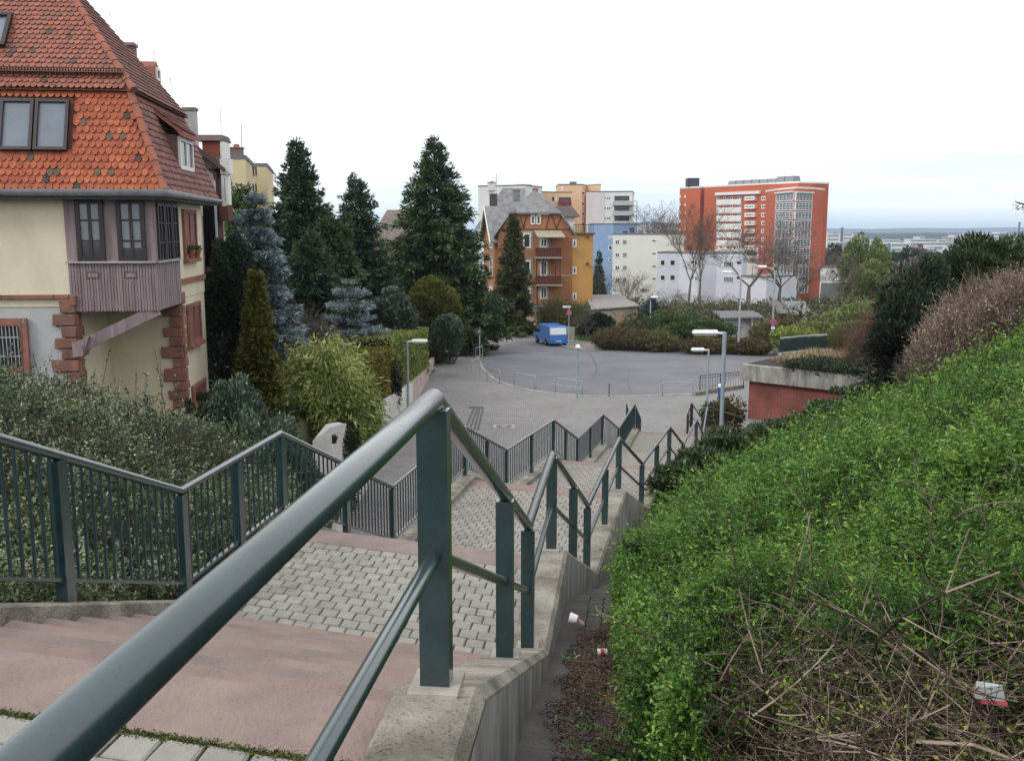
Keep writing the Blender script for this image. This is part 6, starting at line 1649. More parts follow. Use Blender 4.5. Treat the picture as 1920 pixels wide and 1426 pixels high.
def blob(rng, n, rx, ry, rz, lump=.25, fill=.35):
    """points in a lumpy ellipsoid shell (unit lumps), with outward directions"""
    d = unit(rng.normal(size=(n, 3))); d[:, 2] = np.abs(d[:, 2])*np.where(rng.random(n) < .78, 1, -1)
    ph = rng.uniform(0, 6.28, 8); f = rng.uniform(2.0, 5.5, (8, 3)); 
    w = sum(np.sin(d @ f[i]*1.6 + ph[i]) for i in range(8))/8*2.6
    r = (1 + lump*w)*(1 - fill*rng.random(n)**2.2)
    P = d*r[:, None]*np.array([rx, ry, rz])
    return P, d
def bush(name, label, cat, x, y, zb, rx, ry, h, n, size, m, seed, aspect=.42, group=None, lump=.25, updir=.4, trunk=True, kind=None, fill=.4, droop=0.0):
    rng = np.random.default_rng(seed); r = thing(name, label, cat, (x, y, zb), group)
    P, d = blob(rng, n, rx, ry, h*.5, lump, fill); P[:, 2] += h*.5
    P[:, 2] = np.maximum(P[:, 2], .02)
    D = d + rng.normal(size=(n, 3))*.6; D[:, 2] += updir - droop
    s = rng.uniform(.6, 1.3, n)*size
    V, F = leaves(P, D, s, s*aspect, rng)
    o = np.array([x, y, zb])
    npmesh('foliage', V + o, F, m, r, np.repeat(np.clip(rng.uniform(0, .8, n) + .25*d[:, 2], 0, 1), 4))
    if trunk:
        k = 26; a = rng.uniform(0, 6.28, k); A = np.stack([np.cos(a)*.08, np.sin(a)*.08, np.zeros(k)], 1)*rx; u = unit(rng.normal(size=(k, 3))*[1, 1, .3] + [0, 0, 1.1]); B = A + u*np.array([rx, ry, h*.8])*.85
        B[:, 2] = np.abs(B[:, 2]); SV, SF = sticks(A, B, .02 + .01*h, .006); npmesh('stems', SV + o, SF, M_bark, r)
    return r
def bush_px(name, label, cat, px, ytop, d, rpx, n, size, m, seed, ry=None, zb=None, **k):
    x, y = at(px, d); zb = terr(x, y) if zb is None else zb; rx = rpx/FPX*d
    return bush(name, label, cat, x, y, zb, rx, ry or rx, max(.4, zat(ytop, d) - zb), n, size, m, seed, **k)

# bare trees: a few skeletons shared by many trees
def skeleton(seed, h=10.0, spread=.55, depth=7, first=.28, nsplit=(2, 4), upright=.35, twist=.5):
    rnd = random.Random(seed); A, B, ra, rb, lv = [], [], [], [], []
    def grow(p, d, L, r, k):
        n = 3 if k < 3 else 2; q = p
        for i in range(n):
            d = (d + Vector((rnd.gauss(0, 1), rnd.gauss(0, 1), rnd.gauss(0, .6)))*.13*twist*(1 + k*.25)).normalized()
            e = q + d*(L/n); r2 = r*(.88 if i < n - 1 else .74)
            A.append(q); B.append(e); ra.append(r); rb.append(r2); lv.append(k)
            q = e; r = r2
            if 1 <= k < depth and rnd.random() < .55:
                s = side(d, rnd); grow(q, s, L*rnd.uniform(.5, .75), r*.55, k + 1)
        if k < depth:
            for _ in range(rnd.randint(*nsplit) if k < 2 else 2):
                grow(q, side(d, rnd), L*rnd.uniform(.62, .86), r*rnd.uniform(.6, .78), k + 1)
    def side(d, rnd):
        s = Vector((rnd.gauss(0, 1), rnd.gauss(0, 1), rnd.gauss(0, .5))); s = (s - d*s.dot(d)).normalized()
        return (d + s*spread*rnd.uniform(.6, 1.3) + Vector((0, 0, upright*.35))).normalized()
    grow(Vector((0, 0, 0)), Vector((0, 0, 1)), h*first, h*.020, 0)
    A, B = np.array(A), np.array(B); top = B[:, 2].max(); s = h/top
    return A*s, B*s, np.array(ra), np.array(rb), np.array(lv)
SKEL = {}
def bare_mesh(key):
    if key in SKEL: return SKEL[key]
    seed, spread, depth, up, tw = key
    A, B, ra, rb, lv = skeleton(seed, 10, spread, min(depth - 1, 6), .15, (3, 4), up, tw)
    big = lv <= 2
    ra = np.maximum(ra, .009); rb = np.maximum(rb, .007)
    me = []
    for sel, nm in ((big, 'trunk'), (~big, 'crown')):
        V, F = sticks(A[sel], B[sel], ra[sel], rb[sel]); o = npmesh(nm, V, F, M_bark2, origin=(0, 0, 0), tint=np.repeat(np.random.default_rng(seed).uniform(0, 1, len(V)//6), 6))
        me.append(o.data); bpy.data.objects.remove(o)
    SKEL[key] = me; return me
def bare_tree(name, label, cat, x, y, zb, h, key, m=None, wide=1.0, group=None, rz=None):
    me = bare_mesh(key); r = thing(name, label, cat, (x, y, zb - .1), group); s = h/10
    for nm, d in zip(('trunk', 'crown'), me):
        if m:
            dk = (d.name, m.name)
            if dk not in SKEL: d2 = d.copy(); d2.materials.clear(); d2.materials.append(m if nm == 'crown' else M_bark2); SKEL[dk] = d2
            d = SKEL[dk]
        o = bpy.data.objects.new(nm, d); COL.objects.link(o); o.parent = r; BASE[o.name] = Vector((x, y, zb))
        o.scale = (s*wide, s*wide, s); o.rotation_euler = (0, 0, rz if rz is not None else random.uniform(0, 6.28))
    return r
def bare_px(name, label, cat, px, ytop, d, key, **k):
    x, y = at(px, d); zb = k.pop('zb', None); zb = terr(x, y) if zb is None else zb
    return bare_tree(name, label, cat, x, y, zb, zat(ytop, d) - zb, key, **k)
def twigbush(name, label, cat, x, y, zb, rx, ry, h, n, m, seed, th=.012, group=None, leaf=None, nl=0, ls=.1, arch=.4):
    """many arching bare stems from the ground"""
    rng = np.random.default_rng(seed); r = thing(name, label, cat, (x, y, zb), group)
    a = rng.uniform(0, 6.28, n); q = np.sqrt(rng.random(n)); ca = np.stack([np.cos(a), np.sin(a)], 1)
    P0 = np.concatenate([ca*q[:, None]*.55*[rx, ry], np.zeros((n, 1))], 1)
    tip = np.concatenate([ca*q[:, None]*[rx, ry]*1.0 + rng.normal(size=(n, 2))*.12*rx, (h*(1 - .45*q**2)*rng.uniform(.6, 1.05, n))[:, None]], 1)
    V, F, T = [], [], []; segs = []
    m1 = lerp(P0, tip, .5) + rng.normal(size=(n, 3))*.06*h; m1[:, 2] += arch*.12*h
    segs = [(P0, m1, th*1.6, th), (m1, tip, th, th*.5)]
    for k in range(5):
        t = rng.uniform(.25, 1, n)[:, None]; b = np.where(t < .5, lerp(P0, m1, t*2), lerp(m1, tip, t*2 - 1)); u = unit(tip - P0) + rng.normal(size=(n, 3))*.7; u[:, 2] += .2
        e = b + unit(u)*h*rng.uniform(.10, .3, n)[:, None]; segs.append((b, e, th*.7, th*.35))
        tw = b + (e - b)*.6; segs.append((tw, tw + unit(u + rng.normal(size=(n, 3))*.8)*h*.1, th*.45, th*.3))
    V, F = join(*[sticks(*s) for s in segs]); o = np.array([x, y, zb])
    npmesh('stems', V + o, F, m, r, np.repeat(rng.uniform(0, 1, len(V)//6), 6))
    if nl:
        s = segs[rng.integers(2, len(segs))]; pts = np.concatenate([s_[1] for s_ in segs[1:]]); i = rng.integers(0, len(pts), nl)
        P = pts[i] + rng.normal(size=(nl, 3))*h*.03; V, F = leaves(P, rng.normal(size=(nl, 3)) + [0, 0, .6], rng.uniform(.6, 1.3, nl)*ls, rng.uniform(.3, .6, nl)*ls, rng)
        npmesh('foliage', V + o, F, leaf or m, r, ctint(nl, rng))
    return r
def twig_px(name, label, cat, px, ytop, d, rpx, n, m, seed, ry=None, zb=None, **k):
    x, y = at(px, d); zb = terr(x, y) if zb is None else zb; rx = rpx/FPX*d
    return twigbush(name, label, cat, x, y, zb, rx, ry or rx*.7, zat(ytop, d) - zb, n, m, seed, **k)

# ---- big conifers on the left
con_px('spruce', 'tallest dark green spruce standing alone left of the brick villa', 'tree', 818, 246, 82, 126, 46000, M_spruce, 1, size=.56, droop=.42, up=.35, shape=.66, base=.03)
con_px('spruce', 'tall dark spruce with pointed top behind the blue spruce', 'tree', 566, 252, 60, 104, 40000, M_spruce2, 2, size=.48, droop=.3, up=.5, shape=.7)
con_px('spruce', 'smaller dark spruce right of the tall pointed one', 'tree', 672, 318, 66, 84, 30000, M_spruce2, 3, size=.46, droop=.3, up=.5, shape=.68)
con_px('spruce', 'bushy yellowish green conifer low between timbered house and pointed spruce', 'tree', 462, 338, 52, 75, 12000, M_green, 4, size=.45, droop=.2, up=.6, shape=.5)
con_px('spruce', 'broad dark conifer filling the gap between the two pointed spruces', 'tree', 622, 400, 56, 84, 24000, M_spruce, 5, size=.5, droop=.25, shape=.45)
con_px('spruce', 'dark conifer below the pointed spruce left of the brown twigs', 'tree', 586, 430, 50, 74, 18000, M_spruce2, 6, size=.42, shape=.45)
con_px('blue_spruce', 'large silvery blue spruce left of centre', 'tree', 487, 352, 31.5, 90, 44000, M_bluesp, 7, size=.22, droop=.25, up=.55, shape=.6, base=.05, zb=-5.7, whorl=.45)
con_px('blue_spruce', 'low spreading blue spruce with flat layered boughs', 'tree', 656, 522, 48, 66, 16000, M_bluesp, 8, size=.22, droop=.12, up=.35, shape=.42, wid=.34, whorl=.6)
con_px('spruce', 'slim dark spruce with brownish lower boughs right in front of the brick villa', 'tree', 963, 392, 99, 40, 15000, leafmat('villa_spruce', (.025, .03, .012), (.05, .065, .02), (.10, .10, .03), big=.25, transl=.1), 9, size=.5, droop=.45, up=.3, shape=.62)
con_px('spruce', 'small dark pointed spruce in front of the blue grey block', 'tree', 1122, 466, 130, 14, 2500, M_spruce, 10, size=.6, shape=.7)
con_px('blue_spruce', 'small blue green conifer behind the distant street lamp', 'tree', 1222, 553, 104, 30, 5000, leafmat('bluegreen', (.03, .05, .045), (.06, .10, .09), (.12, .17, .155), big=.3), 11, size=.42, droop=.2, up=.3, shape=.6)
# dark evergreens and shrubs below them
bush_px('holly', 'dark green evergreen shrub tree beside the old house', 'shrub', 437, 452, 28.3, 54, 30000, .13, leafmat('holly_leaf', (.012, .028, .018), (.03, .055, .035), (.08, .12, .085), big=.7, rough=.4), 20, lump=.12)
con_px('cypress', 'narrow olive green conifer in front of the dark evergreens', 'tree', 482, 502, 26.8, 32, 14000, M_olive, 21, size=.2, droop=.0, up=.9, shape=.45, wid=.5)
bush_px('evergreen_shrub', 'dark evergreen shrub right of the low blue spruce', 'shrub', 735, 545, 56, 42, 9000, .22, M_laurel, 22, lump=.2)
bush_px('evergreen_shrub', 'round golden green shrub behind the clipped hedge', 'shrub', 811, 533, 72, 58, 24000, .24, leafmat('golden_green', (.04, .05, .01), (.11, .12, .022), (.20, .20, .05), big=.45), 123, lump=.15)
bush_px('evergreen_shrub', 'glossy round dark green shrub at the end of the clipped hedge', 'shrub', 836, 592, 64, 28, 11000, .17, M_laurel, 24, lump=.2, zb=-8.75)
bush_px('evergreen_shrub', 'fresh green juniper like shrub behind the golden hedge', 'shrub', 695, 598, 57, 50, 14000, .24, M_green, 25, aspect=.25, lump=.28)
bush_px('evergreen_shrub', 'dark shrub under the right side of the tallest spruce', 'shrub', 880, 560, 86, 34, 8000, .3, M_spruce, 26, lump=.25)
for i, (px, yt, d, r_) in enumerate(((520, 560, 40, 46), (610, 560, 62, 70), (690, 560, 64, 70), (760, 600, 70, 50), (560, 640, 44, 50))):
    bush_px('dark_shrub', ['dark undergrowth shrub under the big blue spruce', 'dark undergrowth shrub behind the low blue spruce on its left', 'dark undergrowth shrub behind the low blue spruce on its right', 'dark undergrowth shrub left of the golden green shrub', 'dark undergrowth shrub above the bare brown twigs'][i], 'shrub', px, yt, d, r_, 7000, .3, M_yewdk, 30 + i, lump=.3)
# hedges beside the path
def boxhedge(name, label, ring, z0, z1, n, size, m, seed):
    """clipped hedge from a plan ring; z1 list per corner"""
    rng = np.random.default_rng(seed); c = sum((Vector((p[0], p[1], 0)) for p in ring), Vector())/len(ring)
    r = thing(name, label, 'hedge', (c.x, c.y, min(z0)))
    core = MB(); k = .93
    core.prism([(lerp(c.x, p[0], k), lerp(c.y, p[1], k)) for p in ring], z0, [z - .06 for z in z1]); core.build('inner_branches', M_yewdk, r)
    P, D = [], []; N = len(ring); per = []
    for i in range(N):
        a, b = Vector((*ring[i], 0)), Vector((*ring[(i+1) % N], 0)); per.append(((b - a).length*2, i))
    tot = sum(p for p, _ in per)
    for Lh, i in per:
        a, b = Vector((*ring[i], 0)), Vector((*ring[(i+1) % N], 0)); q = int(n*.7*Lh/tot)
        t = rng.random(q); s = rng.random(q); za = lerp(z0[i], z0[(i+1) % N], t); zb = lerp(z1[i], z1[(i+1) % N], t); nn = Vector(((b - a).y, -(b - a).x, 0)).normalized()
        p = np.array(a)[None]*(1 - t)[:, None] + np.array(b)[None]*t[:, None]; p[:, 2] = lerp(za, zb, s); p += np.array(nn)*rng.uniform(-.12, .03, q)[:, None]
        P.append(p); D.append(np.repeat(np.array(nn)[None], q, 0))
    q = n - sum(len(p) for p in P); w = rng.dirichlet(np.ones(N), q); p = np.zeros((q, 3))
    for i in range(N): p += w[:, i:i+1]*np.array([ring[i][0], ring[i][1], z1[i]])
    p[:, 2] += rng.uniform(-.1, .04, q); P.append(p); D.append(np.repeat(np.array([[0, 0, 1.]]), q, 0))
    P, D = np.concatenate(P), np.concatenate(D) + rng.normal(size=(n, 3))*.7
    s = rng.uniform(.6, 1.3, n)*size; V, F = leaves(P - unit(D)*s[:, None]*.3, D, s, s*.5, rng)
    npmesh('foliage', V, F, m, r, ctint(n, rng)); return r
boxhedge('clipped_hedge', 'golden brown clipped hedge between bamboo and the green hedge', [(-5.5, 36.5), (-5.5, 42.6), (-7.0, 42.8), (-7.0, 38.0)], [-7.6, -8.2, -8.2, -7.6], [zat(675, 36.5), zat(650, 42.6), zat(652, 42.8), zat(668, 38)], 18000, .12, M_gold, 41)
boxhedge('clipped_hedge', 'long clipped green hedge with flat top along the left path', [(-5.55, 43.5), (-5.5, 62), (-7.6, 63), (-7.6, 45)], [-8.2, -9.3, -9.3, -8.2], [zat(636, 44) + .1, zat(614, 62), zat(610, 63), zat(636, 46) + .1], 30000, .13, M_hedge, 40)
0 and bush('clipped_hedge', 'narrow golden brown clipped hedge between bamboo and green hedge', 'hedge', -6.1, 40.5, -8.0, .85, 2.9, zat(650, 40) + 8.2, 16000, .13, M_gold, 41, lump=.04, fill=.15)
bush('ivy', 'dark ivy hanging between the golden hedge and the green hedge', 'shrub', -5.6, 43.2, -9, .45, .9, 3.0, 2500, .14, M_yewdk, 42)
# bamboo: arching clump of long drooping leaves
bx, by = at(603, 30.5); bb = thing('bamboo', 'bright yellow green bamboo clump arching over the white garden wall', 'bamboo', (bx, by, -7.2))
rng = np.random.default_rng(50); nst = 420
a = rng.uniform(0, 6.28, nst); q = np.sqrt(rng.random(nst)); rx, ry, hh_ = 112/FPX*by, 1.9, zat(628, by) + 7.2
tips = np.stack([np.cos(a)*q*rx, np.sin(a)*q*ry, hh_*(np.sqrt(np.clip(1.02 - q**2, .03, 1)))*rng.uniform(.78, 1.0, nst)*.72 + hh_*.26*(1 - q**3)], 1)
nl = 26000; i = rng.integers(0, nst, nl); t = rng.uniform(.55, 1.05, nl)[:, None]
base = tips*[.35, .35, 0]; P = lerp(base[i], tips[i], t) + rng.normal(size=(nl, 3))*.16
low = rng.random(nl) < .35; P[low, 2] *= rng.uniform(.35, 1, low.sum())
D = unit(P*[1, 1, 0] + 1e-6)*.7 + rng.normal(size=(nl, 3))*.5; D[:, 2] -= .5
s = rng.uniform(.16, .34, nl); V, F = leaves(P + [bx, by, -7.2], D, s, s*.17, rng)
npmesh('foliage', V, F, M_bamboo, bb, np.repeat(np.clip(rng.uniform(-.1, .7, nl) + .35*(P[:, 2]/hh_), 0, 1), 4))
V, F = sticks(base + [bx, by, -7.2], tips + [bx, by, -7.2], .014, .005); npmesh('canes', V, F, mat('bamboo_cane', (.2, .2, .07)), bb)
bush('ivy', 'dark ivy covered pillar at the right end of the white wall under the bamboo', 'shrub', -5.25, 28.9, -9, .5, 1.2, 3.2, 7000, .11, leafmat('ivy_leaf', (.01, .025, .01), (.03, .06, .02), (.07, .11, .04)), 51, lump=.08)
# bare brown shrubs
twig_px('bare_shrub', 'tangle of bare grey brown twigs above the bamboo', 'shrub', 568, 592, 36, 78, 900, M_twig, 60, th=.012)
for i, (px, yt, d, w) in enumerate(((600, 470, 58, 1.1), (640, 455, 60, .9), (668, 430, 90, 1.0), (700, 452, 88, 1.1))):
    bare_px('bare_tree', ['bare brownish tree left of the small spruce trunk gap', 'thin bare tree in front of the small dark spruce', 'pale bare tree between small spruce and tallest spruce', 'fuzzy bare tree beside the far cream house'][i], 'tree', px, yt, d, (3 + i % 2, .55, 7, .3, .8), m=M_twig if i < 2 else M_twigy, wide=w)
bush_px('laurel', 'glossy blue green laurel bush behind the left balustrade', 'shrub', 432, 715, 19.5, 68, 11000, .12, M_laurel, 61, aspect=.3, lump=.12, updir=1.0, zb=-6.0)
bush_px('laurel', 'lower part of the laurel thicket beside the balustrade', 'shrub', 480, 790, 16.5, 90, 12000, .10, M_laurel, 62, aspect=.3, lump=.2, updir=.8, zb=-6.2)
bush_px('laurel', 'dark laurel bush in front of the basement window of the old house', 'shrub', 352, 770, 17.5, 40, 5000, .11, M_yewdk, 63, aspect=.35, lump=.2, updir=.8, zb=-6)
for px, lab in ((366, 'left'), (382, 'right')):
    bush_px('topiary', f'{lab} one of two small clipped balls on the terrace', 'plant', px, 738, 25.4, 9, 700, .05, M_green, 64, zb=zat(762, 25.4), lump=.05, group='clipped balls on the terrace')

# ---- left shrub bank behind the balustrade (too many leaves to count)
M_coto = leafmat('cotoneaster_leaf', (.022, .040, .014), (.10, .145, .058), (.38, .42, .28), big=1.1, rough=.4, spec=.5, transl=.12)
rng = np.random.default_rng(70)
def ltop(x, y):
    """surface of the left shrub bank"""
    yy = np.clip(y, 3, 20); cz = np.interp(yy, [p.y for p in LL], [p.z - 1.05 for p in LL]); cx = np.interp(yy, [p.y for p in LL], [p.x for p in LL])
    s = np.clip(cx - x, 0, 30); t = np.clip(s/5.5, 0, 1)
    far = -1.66 - .22*np.clip(y - 11, 0, 10) + .42*vnoise(x, y, 1.1) - .25*np.clip(x + 6, 0, 5)
    return cz + (far - cz)*t**.8 + .30*vnoise(x + 9, y, .7)*np.minimum(s, 1) + .16*vnoise(x + 2, y + 4, .3)*np.minimum(s, 1)
def scatter_surf(fz, x, y, depth, sprig, nleaf, ls, asp, rng, lean, thick=.0, flat=False):
    """sprigs of small leaves standing out of a surface z=fz(x,y)"""
    n = len(x); z = fz(x, y); e = .08
    gx = (fz(x + e, y) - z)/e; gy = (fz(x, y + e) - z)/e
    N = unit(np.stack([-gx, -gy, np.ones(n)], 1)); base = np.stack([x, y, z], 1) - N*(rng.random(n)**1.5*depth)[:, None]
    D = unit(N*(.35 if flat else 1) + np.array(lean) + rng.normal(size=(n, 3))*(.42 if flat else .55))
    L = sprig*rng.uniform(.5, 1.2, n)
    i = np.repeat(np.arange(n), nleaf); t = np.tile(np.linspace(.15, 1.0, nleaf), n)
    curve = rng.normal(size=(n, 3))*.35
    P = base[i] + D[i]*(t*L[i])[:, None] + curve[i]*(t**2*L[i])[:, None]
    ld = unit(rng.normal(size=(n*nleaf, 3)) + D[i]*.6)
    if flat:
        S = unit(np.cross(D, N + rng.normal(size=(n, 3))*.25)); sg = np.where(np.arange(n*nleaf) % 2 == 0, 1.0, -1.0)[:, None]
        ld = unit(D[i]*.7 + S[i]*sg*.75 + rng.normal(size=(n*nleaf, 3))*.22)
    s = ls*rng.uniform(.6, 1.3, n*nleaf)
    V, F = leaves(P, ld, s, s*asp, rng)
    tn = rng.uniform(-.15, .15, n); tint = np.clip(tn[i] + .15 + .55*t*rng.uniform(.5, 1.3, n*nleaf), 0, 1)  # sprig bases tinted darker than tips, painting the shade of depth
    return V, F, np.repeat(tint, 4), base, D, L
def skin(fz, x0, x1, y0, y1, nx_, ny_, off, keep=None):
    X, Y = np.meshgrid(np.linspace(x0, x1, nx_), np.linspace(y0, y1, ny_)); Z = fz(X.ravel(), Y.ravel()) - off
    V = np.stack([X.ravel(), Y.ravel(), Z], 1); F = []
    for j in range(ny_ - 1):
        for i in range(nx_ - 1):
            a = j*nx_ + i
            if keep is None or keep(V[a]): F.append((a, a+1, a+nx_+1, a+nx_))
    return V, np.array(F)
n = 19000
y = rng.uniform(3.6, 16.5, n); cx = np.interp(y, [p.y for p in LL], [p.x for p in LL]); x = cx - .12 - rng.uniform(0, 1, n)*(1.5 + y*.62)
k = (y < 11.5) | (x < cx - (y - 11.5)*.5); x, y = x[k], y[k]
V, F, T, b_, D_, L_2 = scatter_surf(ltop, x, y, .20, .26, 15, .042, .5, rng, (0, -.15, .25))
x2 = rng.uniform(-3.6, -2.75, 5000); y2 = rng.uniform(7, 12, 5000)
inn = thing('shrub_bank', None, None, (-6, 9, -5)); bpy.data.objects.remove(inn)
sb = npmesh('cotoneaster_bank', V, F, M_coto, tint=T); props(sb, 'dense small leaved shrub bank behind the left balustrade, below the old house', 'shrubs', kind='stuff')
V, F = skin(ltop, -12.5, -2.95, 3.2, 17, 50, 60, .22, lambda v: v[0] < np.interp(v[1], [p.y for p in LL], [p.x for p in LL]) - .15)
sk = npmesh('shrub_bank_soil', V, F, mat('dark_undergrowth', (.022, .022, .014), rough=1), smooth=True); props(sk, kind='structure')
# lower shrubs right of the white wall foot
n = 1800; y = rng.uniform(9, 22, n); cx = np.interp(y, [p.y for p in LL], [p.x for p in LL]); x = cx - rng.uniform(.1, 2.2, n)
fz2 = lambda x, y: np.interp(y, [0, 10, 14, 22], [-4.0, -4.6, -6.5, -8.6]) + .2*vnoise(x, y, .8)
V, F, T, *_ = scatter_surf(fz2, x, y, .2, .22, 12, .05, .5, rng, (0, 0, .3))
o = npmesh('ground_cover', V, F, M_green, tint=T); props(o, 'green ground cover below the left balustrade beside the path', 'ground cover', kind='stuff')
# long shoots rising out of the bank
sh_px = [(155, 648, 11.5), (205, 655, 12), (178, 690, 11), (255, 690, 12), (300, 672, 12.5), (275, 700, 12), (330, 690, 12.5), (60, 660, 10.5), (20, 640, 10), (85, 690, 10), (120, 700, 11), (235, 720, 12), (290, 655, 13), (40, 600, 10)]
SHL = ['reaching highest before the grey ground floor wall', 'before the quoined corner, tip near the strut', 'low before the grey wall, right part', 'below the bay, left of two', 'tallest before the recessed cream wall', 'below the bay, right of two', 'beside the right hand quoins', 'under the barred window, right', 'crossing the barred window', 'leaning right of the barred window', 'low between barred window and quoins', 'at the foot of the quoined corner', 'left of the tallest one before the cream wall', 'overlapping the barred window bars at left']
for i, (px, yt, d) in enumerate(sh_px):
    x0 = xat(px - random.uniform(-5, 25), d); z0 = float(ltop(np.array([x0]), np.array([d]))[0]) - .2; tip = ond(px, yt, d); b = Vector((x0, d, z0)); m_ = (b + tip)/2 + Vector((random.uniform(-.1, .1), 0, .05))
    r = thing('long_shoot', 'long thin leafy shoot ' + SHL[i], 'shoot', b, 'long shoots above the shrub bank')
    MB().tube([b, m_, tip], [.007, .005, .003], 4).build('stem', M_bark, r)
    q = 34; t = rng.uniform(.25, 1, q)[:, None]; P = np.where(t < .5, lerp(np.array(b), np.array(m_), t*2), lerp(np.array(m_), np.array(tip), t*2 - 1))
    V, F = leaves(P, rng.normal(size=(q, 3)) + [0, 0, .6], rng.uniform(.03, .06, q), .022, rng); npmesh('leaves', V, F, M_coto, r, ctint(q, rng, .2, 1))

# ---- right: evergreen ground cover on the bank
M_loni = leafmat('hedge_bright_leaf', (.012, .032, .008), (.100, .225, .036), (.31, .47, .09), big=1.5, rough=.45, spec=.4, transl=.25)  # darkest tone kept low to deepen leaf gaps: shade put in the colour
hx_y = np.array([hedgex(v) for v in np.linspace(0, 60, 241)]); 
def hxa(y): return np.interp(y, np.linspace(0, 60, 241), hx_y)
_n, _l = M_loni.node_tree.nodes, M_loni.node_tree.links     # a few rusty dead patches among the green
_r = next(q for q in _n if q.type == 'VALTORGB'); _z = _n.new("ShaderNodeTexNoise"); _z.inputs['Scale'].default_value = 2.6; _z.inputs['Detail'].default_value = 5
_t = next(q for q in _n if q.type == 'TEX_COORD'); _l.new(_t.outputs['Object'], _z.inputs['Vector'])
_m = _n.new("ShaderNodeMapRange"); _m.inputs[1].default_value = .635; _m.inputs[2].default_value = .70; _m.inputs[4].default_value = .75; _l.new(_z.outputs[0], _m.inputs[0])
_x = _n.new("ShaderNodeMix"); _x.data_type = 'RGBA'; _x.inputs[7].default_value = (.17, .10, .045, 1); _l.new(_m.outputs[0], _x.inputs[0])
for _k in list(_l):
    if _k.from_node == _r: _s = _k.to_socket; _l.remove(_k); _l.new(_x.outputs[2], _s)
_l.new(_r.outputs[0], _x.inputs[6])
_by = np.linspace(0, 60, 121); _bs = np.linspace(-1, 24, 101)
_bt = np.array([[bankz(hedgex(v) + s, v) for s in _bs] for v in _by])
def bz(x, y):
    s = np.clip((x - hxa(y) + 1)/25*100, 0, 99.99); v = np.clip(y/60*120, 0, 119.99); i = s.astype(int); j = v.astype(int); fs, fv = s - i, v - j
    return (_bt[j, i]*(1-fs) + _bt[j, i+1]*fs)*(1-fv) + (_bt[j+1, i]*(1-fs) + _bt[j+1, i+1]*fs)*fv
def fcut(x): return np.interp(x, [.66, .90, 1.8, 3.0], [2.5, 4.15, 3.55, 2.95]) + .22*vnoise(x, x*0 + 2, .3)
def rtop(x, y):
    s = x - hxa(y)
    edge = np.clip((s + .12)/.30, 0, 1); front = np.clip((y - fcut(x))/.35, 0, 1)
    hgt = .60*np.sqrt(edge)*np.sqrt(front)
    return bz(x, y) - .16*np.clip(s - 2, 0, 3) + hgt + .22*vnoise(x, y, .8)*edge + .12*vnoise(x + 3, y*.6 + 5, .36)*edge + .20*vnoise(x, y, 2.4)*edge
def spread(n, y0, y1, maxs, rng, p=1.0):
    y = y0 + (y1 - y0)*rng.random(n)**p; lim = np.minimum(maxs, y*.60 + .8 - hxa(y)); s = -.12 + rng.random(n)*(lim + .12)
    x = hxa(y) + s; k = (y > fcut(x) - .05) & (s > (y - 21)*.22); return x[k], y[k]
parts = []
rng = np.random.default_rng(80)
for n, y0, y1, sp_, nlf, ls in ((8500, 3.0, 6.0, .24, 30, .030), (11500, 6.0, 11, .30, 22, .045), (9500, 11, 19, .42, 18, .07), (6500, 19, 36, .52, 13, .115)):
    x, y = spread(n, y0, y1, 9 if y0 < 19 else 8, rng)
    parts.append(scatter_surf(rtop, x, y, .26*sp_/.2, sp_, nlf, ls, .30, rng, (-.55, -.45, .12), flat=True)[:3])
# curtain of leaves down the gutter side
n = 6500; y = 3.0 + 11*rng.random(n)**1.5; s = rng.random(n); x = hxa(y) - .10 + .1*vnoise(y, y*0, .35) - .06*np.sin(s*3); z0 = bz(x, y); zt_c = z0 + .6*(1 - s)
fzc = lambda X, Y: zt_c if len(X) == n else None
P = np.stack([x, y, z0 + .05 + .58*s], 1); nlf = 14; i = np.repeat(np.arange(n), nlf); t = np.tile(np.linspace(.1, 1, nlf), n); D = unit(np.array([[-.7, -.3, .25]]) + rng.normal(size=(n, 3))*.5); Lc = .13*rng.uniform(.5, 1.2, n)*(1 + (y - 3)*.05)
Pc = P[i] + D[i]*(t*Lc[i])[:, None]; sc_ = .020*(1 + (y[i] - 3)*.10)*rng.uniform(.6, 1.3, n*nlf); V, F = leaves(Pc, rng.normal(size=(n*nlf, 3)) + D[i]*.6, sc_, sc_*.5, rng)
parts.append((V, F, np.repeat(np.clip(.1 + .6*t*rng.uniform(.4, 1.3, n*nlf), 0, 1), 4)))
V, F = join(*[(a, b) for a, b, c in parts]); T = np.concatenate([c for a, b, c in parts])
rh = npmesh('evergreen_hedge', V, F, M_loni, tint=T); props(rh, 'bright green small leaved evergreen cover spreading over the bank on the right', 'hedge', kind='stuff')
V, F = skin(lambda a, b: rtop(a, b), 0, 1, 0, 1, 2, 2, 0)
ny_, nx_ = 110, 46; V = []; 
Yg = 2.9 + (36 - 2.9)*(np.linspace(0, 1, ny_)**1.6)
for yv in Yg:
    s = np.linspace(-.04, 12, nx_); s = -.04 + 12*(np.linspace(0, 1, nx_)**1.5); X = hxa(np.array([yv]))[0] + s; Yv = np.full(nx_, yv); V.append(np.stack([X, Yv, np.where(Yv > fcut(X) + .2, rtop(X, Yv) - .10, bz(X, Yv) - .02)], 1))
V = np.concatenate(V); F = np.array([(j*nx_ + i, j*nx_ + i + 1, (j+1)*nx_ + i + 1, (j+1)*nx_ + i) for j in range(ny_ - 1) for i in range(nx_ - 1)])
